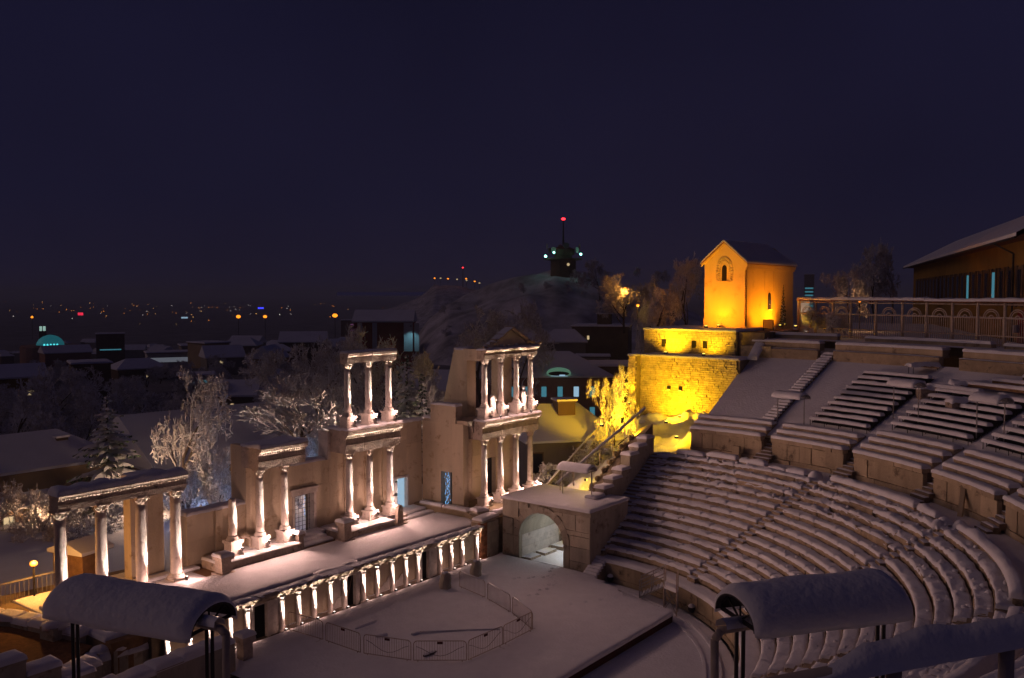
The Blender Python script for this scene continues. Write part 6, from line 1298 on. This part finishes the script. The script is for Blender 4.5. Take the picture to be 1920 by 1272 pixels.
g.add([P(-.9, -1.3, EZ - .05), P(L, -1.3, EZ - .05), P(L, 10, EZ - .05), P(-.9, 10, EZ - .05), P(8, 4.5, EZ + 3.2), P(L, 4.5, EZ + 3.2)], [(3, 2, 1, 0), (0, 1, 5, 4), (2, 3, 4, 5), (3, 0, 4), (1, 2, 5)]); ro = obj('roof', g, 'tile', t)
g = MB(); g.add([P(-.95, -1.35, EZ), P(L, -1.35, EZ), P(L, -1.35, EZ + .25), P(-.95, -1.35, EZ + .25), P(8, 4.5, EZ + 3.45), P(L, 4.5, EZ + 3.45), P(-.95, 10, EZ + .25)], [(0, 1, 2, 3), (3, 2, 5, 4), (3, 4, 6)]); obj('roof_snow', g, 'roofsnow', ro)
q = (c0 + ax * (L * .84) + sd * 3.4); g = MB(); g.obox((q.x, q.y), atan2(ax.y, ax.x), 1.6, 1.0, EZ + 1.8, EZ + 4.2); obj('chimney', g, 'darksteel', ro)
obj('gutter', yb(-.95, L, -1.45, -1.33, EZ - .14, EZ - .02), 'darksteel', t)
for k in range(int(L / 3.3)):
    u = L - 2.2 - 3.3 * k
    if u < 3: break
    w0 = obj('window', yb(u - .62, u + .62, -.06, .0, 16.6, 19.4), 'w_brown', t); lit = k in (4, 8)
    for s_ in (-.28, .28): obj('pane', yb(u + s_ - .22, u + s_ + .22, -.10, -.055, 16.8, 19.2), 'e_cyan' if lit else 'glass', w0)
    for s_ in (-1, 1): obj('shutter', yb(u + s_ * .98 - .30, u + s_ * .98 + .30, -.09, -.002, 16.5, 19.5), 'w_brown', t)
g = MB(); a, b, c = P(L * .90, -1.35, EZ - .1), P(L * .91, -.15, EZ - .9), P(L * .91, -.15, 12); g.path([a, b, c], .07, 6); obj('downpipe', g, 'darksteel', t)
obj('base_course', yb(L * .93, L, -.08, -.003, 8, 16.3), 'w_red', t)
# ------------------------------------------------------------------ trees
def branch_tree(seed, h, spread, levels=5, start=.25, trunk_r=.16, up=.55, nb=(3, 4), twr=.016):
    r = random.Random(seed); tr = MB(); cw = MB()
    def grow(p, d, L, rad, lv):
        n = 3 if lv < 2 else 2; pts = [p]
        for k in range(n):
            d = (d + Vector((r.gauss(0, .16), r.gauss(0, .16), r.gauss(.03, .10)))).normalized(); pts.append(pts[-1] + d * L / n)
        tgt = tr if lv <= 1 else cw; sg = 6 if lv == 0 else 4 if lv < 3 else 3
        for i in range(n):
            ra = rad * (1 - .5 * i / n); rb = rad * (1 - .5 * (i + 1) / n); tgt.tube(pts[i], pts[i + 1], max(ra, twr), sg, max(rb, twr * .8), cap=False)
        if lv >= levels: return
        m = r.randint(*nb) + (1 if lv == 0 else 0) + (1 if lv >= levels - 2 else 0)
        for k in range(m):
            q = start + (1 - start) * (k + r.random()) / m if lv == 0 else r.uniform(.25, 1.0); i = min(n - 1, int(q * n)); b = pts[i].lerp(pts[i + 1], q * n - i)
            a = r.uniform(0, 2 * pi); o = d.orthogonal().normalized(); o2 = d.cross(o); sidev = o * cos(a) + o2 * sin(a)
            nd = (d * up + sidev * spread + Vector((0, 0, .12))).normalized(); grow(b, nd, L * r.uniform(.52, .74), rad * .52, lv + 1)
    grow(Vector((0, 0, -.3)), Vector((0, 0, 1)), h * .46, trunk_r, 0)
    return tr.mesh('trunk'), cw.mesh('crown')
def make_tree(name, meshes, lb, loc, rz=0, s=1.0, group=None, mt='twig', sz=None, cat='tree'):
    t = thing(name, lb, cat, loc, group); t.rotation_euler = (0, 0, rz); t.scale = (s, s, s if sz is None else sz)
    for nm, me, m_ in (('trunk', meshes[0], 'bark'), ('crown', meshes[1], mt)):
        if not me.materials: me.materials.append(M[m_])
        o = bpy.data.objects.new(nm, me); COL.objects.link(o); o.parent = t
    return t
T = {'a': branch_tree(1, 8, .80, 6, .20, .17, .60, (3, 4), .022), 'b': branch_tree(2, 8, 1.0, 6, .12, .15, .50, (3, 4), .024), 'c': branch_tree(3, 8, .66, 6, .26, .16, .75, (3, 4), .022),
     'fan': branch_tree(4, 5, .55, 5, .02, .10, .95, (4, 5), .018), 'bush': branch_tree(5, 3, .9, 5, .02, .07, .6, (4, 5), .020)}
def conifer(seed, h, r0):
    r = random.Random(seed); tr = MB(); tr.tube((0, 0, -.5), (0, 0, h), .16, 7, .02); cw = MB(); z = h * .10
    while z < h * .985:
        q = (z / h); L = r0 * (1 - q) ** .85 + .12; n = max(5, int(11 * (1 - q)) + 3)
        for k in range(n):
            a = 2 * pi * k / n + r.random() * .6; l = L * r.uniform(.50, 1.18); z_ = z; z = z + r.uniform(-.16, .16); c, s_ = cos(a), sin(a); dr = .30 + .25 * (1 - q); m_ = 5; vs = []
            for i in range(m_ + 1):
                t_ = i / m_; w_ = l * .20 * (1 - t_) ** .7 * (.4 + 1.2 * min(1, t_ * 3)) + .02; rr = l * t_; zz = z - dr * l * t_ * t_ * .8 + .10 * l * t_
                for sd_, dz in ((-1, -.10 * l * .4 - .03), (0, .04), (1, -.10 * l * .4 - .03)): vs.append((rr * c - sd_ * w_ * s_, rr * s_ + sd_ * w_ * c, zz + (dz if sd_ else dz) + r.uniform(-.03, .03)))
            fs = []
            for i in range(m_):
                for j in range(2): fs.append((i * 3 + j, i * 3 + 3 + j, i * 3 + 4 + j, i * 3 + 1 + j))
            cw.add(vs, fs)
            for i in range(1, m_):   # hanging needle fringes
                rr = l * i / m_; zz = z - dr * l * (i / m_) ** 2 * .8 + .10 * l * i / m_; x, y = rr * c, rr * s_
                for sd_ in (-1, 1):
                    ex, ey = x + c * .1 * l - sd_ * s_ * .26 * l * (1 - i / m_ * .6), y + s_ * .1 * l + sd_ * c * .26 * l * (1 - i / m_ * .6); cw.add([(x, y, zz), (ex, ey, zz - .14 * l), (ex - c * .09, ey - s_ * .09, zz - .22 * l)], [(0, 1, 2)])
            z = z_
        z += h * .052 * (1.05 - .45 * q)
    return tr.mesh('trunk'), cw.mesh('crown')
T['spruce'] = conifer(8, 8, 2.3); T['spruce2'] = conifer(9, 8, 1.7)
TR = {k: sorted(hypot(v.co.x, v.co.y) for v in m[1].vertices)[int(len(m[1].vertices) * .96)] for k, m in T.items()}
TH = {k: sorted(v.co.z for v in m[1].vertices)[int(len(m[1].vertices) * .997)] for k, m in T.items()}
def tree(kind, lb, px, depth, ytop, ybase, rz=0., group=None, wide=1.0, name=None, mt='twig', hw=None):
    top, base = at(px, ytop, depth), at(px, ybase, depth); H = top.z - base.z; native = TH[kind]; hw = (hw if hw else (ybase - ytop) * (.30 if kind in 'abc' else .5) * wide) * depth / LENS_PX; sxy = min(H / native * wide, hw / TR[kind])
    return make_tree(name or ('snowy_spruce' if 'spruce' in kind else 'frosted_bush' if kind in ('bush', 'fan') else 'frosted_tree'), T[kind], lb, base, rz, sxy, group, 'needle' if 'spruce' in kind else mt, H / native, 'bush' if kind in ('bush', 'fan') else 'tree')
tree('spruce', 'snow laden spruce behind the portico entablature', 205, 66, 742, 985, .4, wide=1.6, hw=72)
tree('spruce2', 'yellow lit spruce beside the three upper columns', 764, 71, 668, 905, 1.1, wide=1.6, hw=46)
tree('spruce2', 'smaller spruce tip right of the yellow lit spruce', 792, 76, 700, 905, 2.1, wide=.8)
tree('a', 'frosted tree with twisted top twigs left of the low scene wall', 345, 67, 700, 1010, .3, wide=1.5, hw=78)
tree('b', 'bluish frosted tree behind the low scene wall', 405, 64, 850, 1060, 1.9, wide=1.5, hw=70)
tree('fan', 'low frosted tree of upright fanning twigs behind the scene wall', 570, 72, 715, 890, .2, wide=1.5)
tree('b', 'blue lit frosted tree in the gap of the scene wall', 580, 62, 800, 980, .9)
for k, (px, dp, yt, yb_) in enumerate(((600, 92, 640, 850), (645, 98, 618, 840), (700, 90, 640, 860), (560, 105, 650, 830), (735, 100, 640, 850))):
    tree('abcab'[k], ['dense frosted tree behind the left upper column', 'tallest frosted tree behind the three upper columns', 'frosted tree seen between the upper columns', 'frosted tree at the edge of the broad snow roof', 'frosted tree behind the yellow lit spruce'][k], px, dp, yt, yb_, k * 1.3, wide=1.6, hw=85)
tree('c', 'frosted tree between spruce and stage tower', 830, 80, 720, 900, 2.2, wide=1.1)
tree('a', 'dark frosted tree before the snowy hill, left of the pediment', 905, 130, 580, 760, 1.0, wide=1.5); tree('b', 'dark frosted tree behind the pediment', 985, 140, 570, 760, 2.0, wide=1.4)
for k, (px, dp, yt, yb_) in enumerate(((30, 100, 705, 900), (95, 108, 690, 880), (160, 104, 735, 900), (130, 92, 770, 940), (240, 112, 740, 900))):
    tree('cabcb'[k], ['dark tree at the left edge beyond the hip roofed house', 'dark spreading tree beyond the hip roofed house', 'dark tree left of the snowy spruce', 'low dark tree behind the house chimney', 'dim tree between the spruce and the far town'][k], px, dp, yt, yb_, k * 1.1, wide=1.6, hw=85)
for k, (px, dp, yt, yb_) in enumerate(((15, 62, 905, 1110), (75, 60, 930, 1110), (150, 61, 940, 1090), (215, 63, 935, 1080), (290, 64, 900, 1075))):
    tree('babfb'[k] if 'babfb'[k] != 'f' else 'a', ['frosted tree at the left edge above the street lamp', 'orange touched frosted tree above the street lamp', 'frosted tree seen between the first two portico columns', 'frosted tree seen behind the second portico column', 'bluish frosted tree right of the wide pier'][k], px, dp, yt, yb_, k * 1.7, wide=1.6, hw=80)
tree('b', 'bright yellow lit tree beside the bastion buttress', 1150, 69, 692, 870, .5, wide=1.25, hw=52)
tree('bush', 'yellow tinged frosted bush above the outer stair', 1118, 70, 822, 890, .3, wide=1.5); tree('bush', 'round frosted bush behind the lower tower columns', 1015, 68, 868, 925, 1.3, wide=1.3); tree('bush', 'frosted bush below the annex wall', 1045, 69, 880, 925, 2.3, wide=1.2)
tree('a', 'tall frosted tree behind the upper bastion tier, pink at the tip', 1235, 88, 540, 680, 1.2, wide=1.35, hw=48); tree('b', 'frosted tree hugging the edge of the bastion', 1200, 82, 570, 730, .2, wide=.9, hw=24)
tree('c', 'dim frosted tree left of the orange lit house', 1290, 100, 485, 640, .8, wide=1.3)
tree('a', 'orange lit frosted tree around the hillside lamp', 1170, 180, 515, 620, 2.7, wide=1.5); tree('b', 'dim tree on the hillside right of the lamp', 1215, 190, 520, 620, .7, wide=1.3); tree('c', 'dark tree on the hill beside the mast tower', 1125, 330, 488, 560, 1.7, wide=1.8)
tree('b', 'orange lit frosted tree behind the ornate fence', 1590, 88, 498, 600, .6, wide=1.5); tree('a', 'bare dark tree behind the fence left of the ochre house', 1640, 105, 462, 600, 1.6, wide=1.0); tree('c', 'bare dark tree beside the ochre house eaves', 1672, 108, 458, 600, 2.6, wide=1.0)
tree('spruce2', 'slim dark cypress against the side wall of the lit house', 1468, 76, 535, 612, .3, wide=.42)
for k, (px, y) in enumerate(((1520, 606), (1545, 612), (1575, 616), (1560, 612))): tree('bush', 'small frosted shrub at the foot of the ornate fence', px, 76 if k < 3 else 71, y - 26, y + 4, k, 'frosted shrubs along the ornate fence', wide=1.2)
# lamps that light trees
def lamp_post(lb, px, y, depth, energy, col, h=4.0, r=.2, mt='e_sodium', name='street_lamp'):
    p = at(px, y, depth); t = thing(name, lb, 'street lamp', (p.x, p.y, p.z - h)); g = MB(); g.tube((0, 0, 0), (0, 0, h), .06 * max(1, r * 3), 6); obj('pole', g, 'darksteel', t, False, False); g = MB(); g.ball((0, 0, h), r, r, r * .75, 8, 6); obj('lamp_head', g, mt, t, True, False)
    if energy: light('lamp_light', 'POINT', (0, 0, h - r - .25), energy, col, t, radius=r)
    return t
SOD = (1.0, .42, .06)
lamp_post('orange lamp among the frosted branches on the hillside', 1172, 541, 178, 900, SOD, 6, .28)
lamp_post('small orange lamp beside the path to the hill', 1196, 573, 120, 300, SOD, 4, .22)
lamp_post('lamp behind the ornate fence lighting the frosted tree', 1612, 566, 86, 200, (1, .5, .2), 3.5, .10)
p = at(1128, 800, 65); t = flood('yellow lamp under the bright lit tree', (p.x, p.y, p.z), (.35, .35, 1), 300, YEL, 95); light('tree_glow', 'SPOT', tuple(at(1162, 800, 64.6) - p), 5200, YEL, t, tuple(at(1148, 745, 69) - at(1162, 800, 64.6)), 88, .6, .3)
p = at(775, 850, 66); flood('pale yellow lamp under the lit spruce', (p.x, p.y, p.z), (.25, .45, 1), 600, (1, .78, .4), 120)
p = at(600, 905, 60.5); t = thing('blue_lamp', 'cold blue lamp behind the gap in the scene wall', 'lamp', tuple(p)); g = MB(); g.box(-.1, .1, -.1, .1, -.1, .1); obj('housing', g, 'darksteel', t, False, False); light('blue_glow', 'POINT', (-.4, .6, .8), 110, (.3, .55, 1), t, radius=.2)
p = at(395, 985, 62); t = thing('blue_lamp', 'cold blue lamp behind the low scene wall', 'lamp', tuple(p)); g = MB(); g.box(-.1, .1, -.1, .1, -.1, .1); obj('housing', g, 'darksteel', t, False, False); light('blue_glow', 'POINT', (-.4, .5, .6), 110, (.4, .55, 1), t, radius=.2)
# blue light strings seen through the doorways
for i, (px, y0, y1, dp) in enumerate(((588, 925, 990, 63.5), (572, 928, 985, 64), (841, 888, 945, 63.2), (837, 888, 945, 63.4), (345, 970, 1050, 60))):
    t = thing('light_string', ['string of pale blue lights behind the grilled doorway', 'second string of pale lights behind the grilled doorway', 'string of blue lights behind the tower side door', 'second string of blue lights behind the tower side door', 'string of blue lights behind the last portico column'][i], 'lights', tuple(at(px, y1, dp)))
    g = MB(); a, b = at(px, y0, dp), at(px, y1, dp); g.tube(a, b, .012, 4); obj('cable', g, 'darksteel', t); g = MB(); r5 = random.Random(i)
    for k in range(26): c = a.lerp(b, k / 25) + Vector((r5.uniform(-.12, .12), r5.uniform(-.12, .12), 0)); g.ball(c, .03, .03, .05, 5, 4)
    obj('bulbs', g, 'e_blue', t)['kind'] = 'stuff'

# ------------------------------------------------------------------ hill with the mast tower, far ridge
M['hillside'] = mat('mottled_hillside', (0.48, 0.46, 0.49), 0.95, 0.6, 0.08, bump=0.6, bscale=0.5, stain=((0.62, 0.60, 0.64), 0.05))
def ridge(name, px0, px1, depth, thick, prof, zb, mt, res=90, rows=26, am=2.0, sd=0.0):
    g = MB(); vs = []; fs = []
    for i in range(res + 1):
        px = px0 + (px1 - px0) * i / res; yt = prof(px)
        for k in range(rows + 1):
            q = k / rows; dp = depth + thick * (q - .62); e = max(0.0, 1 - abs(q - .62) / (.62 if q < .62 else .38)); zt = at(px, yt, depth).z
            p = at(px, 550, dp); z = zb + (zt - zb) * (e ** .75) + am * (nz3(p.x * .03 + sd, p.y * .03) * 2 + nz3(p.x * .09, p.y * .09 + sd)) * min(1, e * 3); vs.append((p.x, p.y, z))
    m = rows + 1
    for i in range(res):
        for k in range(rows): fs.append((i * m + k, (i + 1) * m + k, (i + 1) * m + k + 1, i * m + k + 1))
    g.add(vs, fs); o = struct(name, g, mt, True); return o
def lerp_prof(P):
    def f(x):
        for (a, b), (c, d) in zip(P, P[1:]):
            if a <= x <= c: return b + (d - b) * (x - a) / (c - a)
        return P[0][1] if x < P[0][0] else P[-1][1]
    return f
ridge('hill', 770, 1330, 380, 190, lerp_prof([(770, 640), (800, 595), (840, 560), (900, 545), (960, 520), (1000, 505), (1040, 497), (1090, 503), (1130, 520), (1180, 560), (1250, 570), (1330, 590)]), -18, 'hillside', 110, 40, 2.2)
ridge('far_ridge', 700, 1000, 1500, 500, lerp_prof([(700, 590), (770, 565), (815, 533), (860, 533), (900, 538), (950, 560), (1000, 580)]), -42, 'hillside', 50, 14, 4)
rr = random.Random(3)
for k in range(46):   # scrubby trees on the hill
    px = rr.uniform(830, 1260); q = rr.random(); yb_ = 640 - 125 * q if px > 980 else 640 - 60 * q; dp = 340 + 36 * q - 12
    tree('abc'[k % 3], 'dim frosted scrub tree growing on the snowy hill', px, dp, yb_ - rr.uniform(14, 24), yb_ + 3, k, 'scrub trees on the snowy hill', wide=1.9)
t = thing('mast_tower', 'round hilltop tower with mint lamps and a red tipped mast', 'tower', tuple(at(1056, 512, 372)))
g = MB(); g.lathe((0, 0, -6), [(5.2, 0), (5.2, 11.0), (7.6, 11.3), (7.6, 11.9), (3.6, 12.1), (3.6, 13.2), (4.6, 13.3), (4.6, 15.6), (3.0, 16.4), (.8, 17.0)], 20); obj('drum', g, 'w_brown', t, False, False)
g = MB(); g.tube((0, 0, 11.5), (0, 0, 21.6), .45, 6, .2); obj('mast', g, 'darksteel', t, False, False); g = MB(); g.ball((0, 0, 22.0), .85, .85, .5, 8, 6); obj('beacon', g, 'e_red', t, True, False)
fr_ = Vector((-sin(YAW), -cos(YAW), 0)); sdv = Vector((cos(YAW), -sin(YAW), 0))
for s_, f_, z, m_, r_ in ((-7.4, 4.8, 6.6, 'e_mint', .55), (-4.2, 8.2, 8.0, 'e_mint', .45), (6.8, 5.2, 7.4, 'e_mint', .5), (1.6, 7.6, 3.2, 'e_warm', .6)):
    p = sdv * s_ + fr_ * f_; g = MB(); g.ball((p.x, p.y, z), r_, r_, r_, 8, 6); obj('gallery_lamp', g, m_, t, True, False)
    if m_ == 'e_mint': light('gallery_light', 'POINT', (p.x * 1.06, p.y * 1.06, z + .9), 60, (.3, 1, .75), t, radius=.3)
for k in range(8):
    a = k * pi / 4; g = MB(); g.lathe((0, 0, 0), [(.2, 0), (1.2, .3), (1.25, .45)], 10); o = obj('dish', g, 'w_grey', t, False, False); o.location = (6.4 * cos(a), 6.4 * sin(a), 9.2 + (k % 2) * 1.6); o.rotation_euler = (0, pi / 2, a)
t = thing('ridge_mast', 'thin red tipped mast on the far ridge', 'mast', tuple(at(868, 535, 1480))); g = MB(); g.tube((0, 0, -3), (0, 0, 28), .9, 5, .5); obj('pole', g, 'darksteel', t, False, False); g = MB(); g.ball((0, 0, 28.5), 1.4, 1.4, 1.0, 8, 6); obj('beacon', g, 'e_red', t, True, False)
for k, (px, y) in enumerate(((815, 522), (826, 522), (840, 523), (857, 524), (874, 523), (875, 526), (890, 528), (899, 531))): lamp_post('orange lamp in the row on the far ridge', px, y, 1470, 0, SOD, 12, 1.5, ['e_sodium', 'e_warm'][k % 2])['group'] = 'lamps on the far ridge'
for px, y, r_, lb in ((447, 594, 2.2, 'bright orange street lamp in the far town left of its twin'), (497, 594, 1.9, 'bright orange street lamp in the far town right of its twin'), (628, 592, 2.6, 'bright orange street lamp beside the striped tower block')): lamp_post(lb, px, y, 900, 0, SOD, 22, r_)
lamp_post('orange lamp at the left end of the far town', 60, 595, 900, 0, SOD, 22, 1.3)
t = thing('red_sign', 'small red lit sign in the far town', 'sign', tuple(at(151, 589, 1200))); g = MB(); g.box(-3.2, 3.2, -.4, .4, -1.8, 1.8); o = obj('face', g, emis('red_sign_face', (1, .03, .08), 1.2), t, False, False); t.rotation_euler = (0, 0, facing(151))
t = thing('blue_sign', 'small deep blue lit sign in the far town', 'sign', tuple(at(489, 578, 1400))); g = MB(); g.box(-4.4, 4.4, -.4, .4, -1.2, 1.2); obj('face', g, 'e_deepblue', t, False, False); t.rotation_euler = (0, 0, facing(489))
t = thing('cyan_sign', 'small cyan lit sign in the far town', 'sign', tuple(at(346, 596, 1000))); g = MB(); g.box(-3.4, 3.4, -.4, .4, -.8, .8); obj('face', g, 'e_pale', t, False, False); t.rotation_euler = (0, 0, facing(346))
# uncounted lights of the town on the plain
rr = random.Random(21)
for key, mt_, n in (('town_lights_warm', emis('far_warm', (1.0, .50, .15), 2.6), 40), ('town_lights_white', emis('far_white', (.9, .8, .75), 2.4), 30), ('town_lights_orange', emis('far_orange', (1, .30, .03), 3.2), 60)):
    g = MB()
    for k in range(n):
        x = rr.choice([rr.uniform(-40, 800), rr.gauss(420, 110), rr.gauss(150, 90)]); y = 563 + abs(rr.gauss(0, 15)) + rr.uniform(0, 14); dp = min(5200, 56 * LENS_PX / max(14, y - 550)); c = at(x, y, dp * .97); r_ = dp / 2600 * rr.uniform(.35, 1.15); g.ball(c, r_, r_, r_ * .7, 6, 4)
    tag(obj(key, g, mt_, None, True), {'town_lights_warm': 'countless warm lights of the town on the plain', 'town_lights_white': 'countless white lights of the town on the plain', 'town_lights_orange': 'countless dim orange lights of the town on the plain'}[key], 'lights', kind='stuff')

# uncountable dark trees of the town gardens are single trees too: copies of the frosted ones
rr = random.Random(31)
for k in range(60):
    px = rr.uniform(-40, 800); dp = rr.uniform(118, 235); p = ground_at(px, dp, 0); z = ground_z(p.x, p.y); s_ = rr.uniform(.6, 1.0)
    make_tree('frosted_tree', T['abc'[k % 3]], 'dim bare tree among the houses of the town', (p.x, p.y, z), k * 1.1, s_ * 1.1, 'bare trees among the houses of the town', 'twig', s_)
# ------------------------------------------------------------------ the winter air over town and theatre
HZ = MB(); HZ.box(-9000, 23000, -9000, 23000, -70, 54); hz = obj('haze', HZ, None); hz['kind'] = 'stuff'
hm = bpy.data.materials.new('winter_haze'); hm.use_nodes = True; hm.node_tree.nodes.clear()
ho = hm.node_tree.nodes.new('ShaderNodeOutputMaterial'); pv = hm.node_tree.nodes.new('ShaderNodeVolumePrincipled')
pv.inputs['Color'].default_value = (.78, .84, 1.0, 1); pv.inputs['Density'].default_value = 0.0003; pv.inputs['Anisotropy'].default_value = 0.0
hm.node_tree.links.new(pv.outputs[0], ho.inputs['Volume']); hz.data.materials.append(hm)
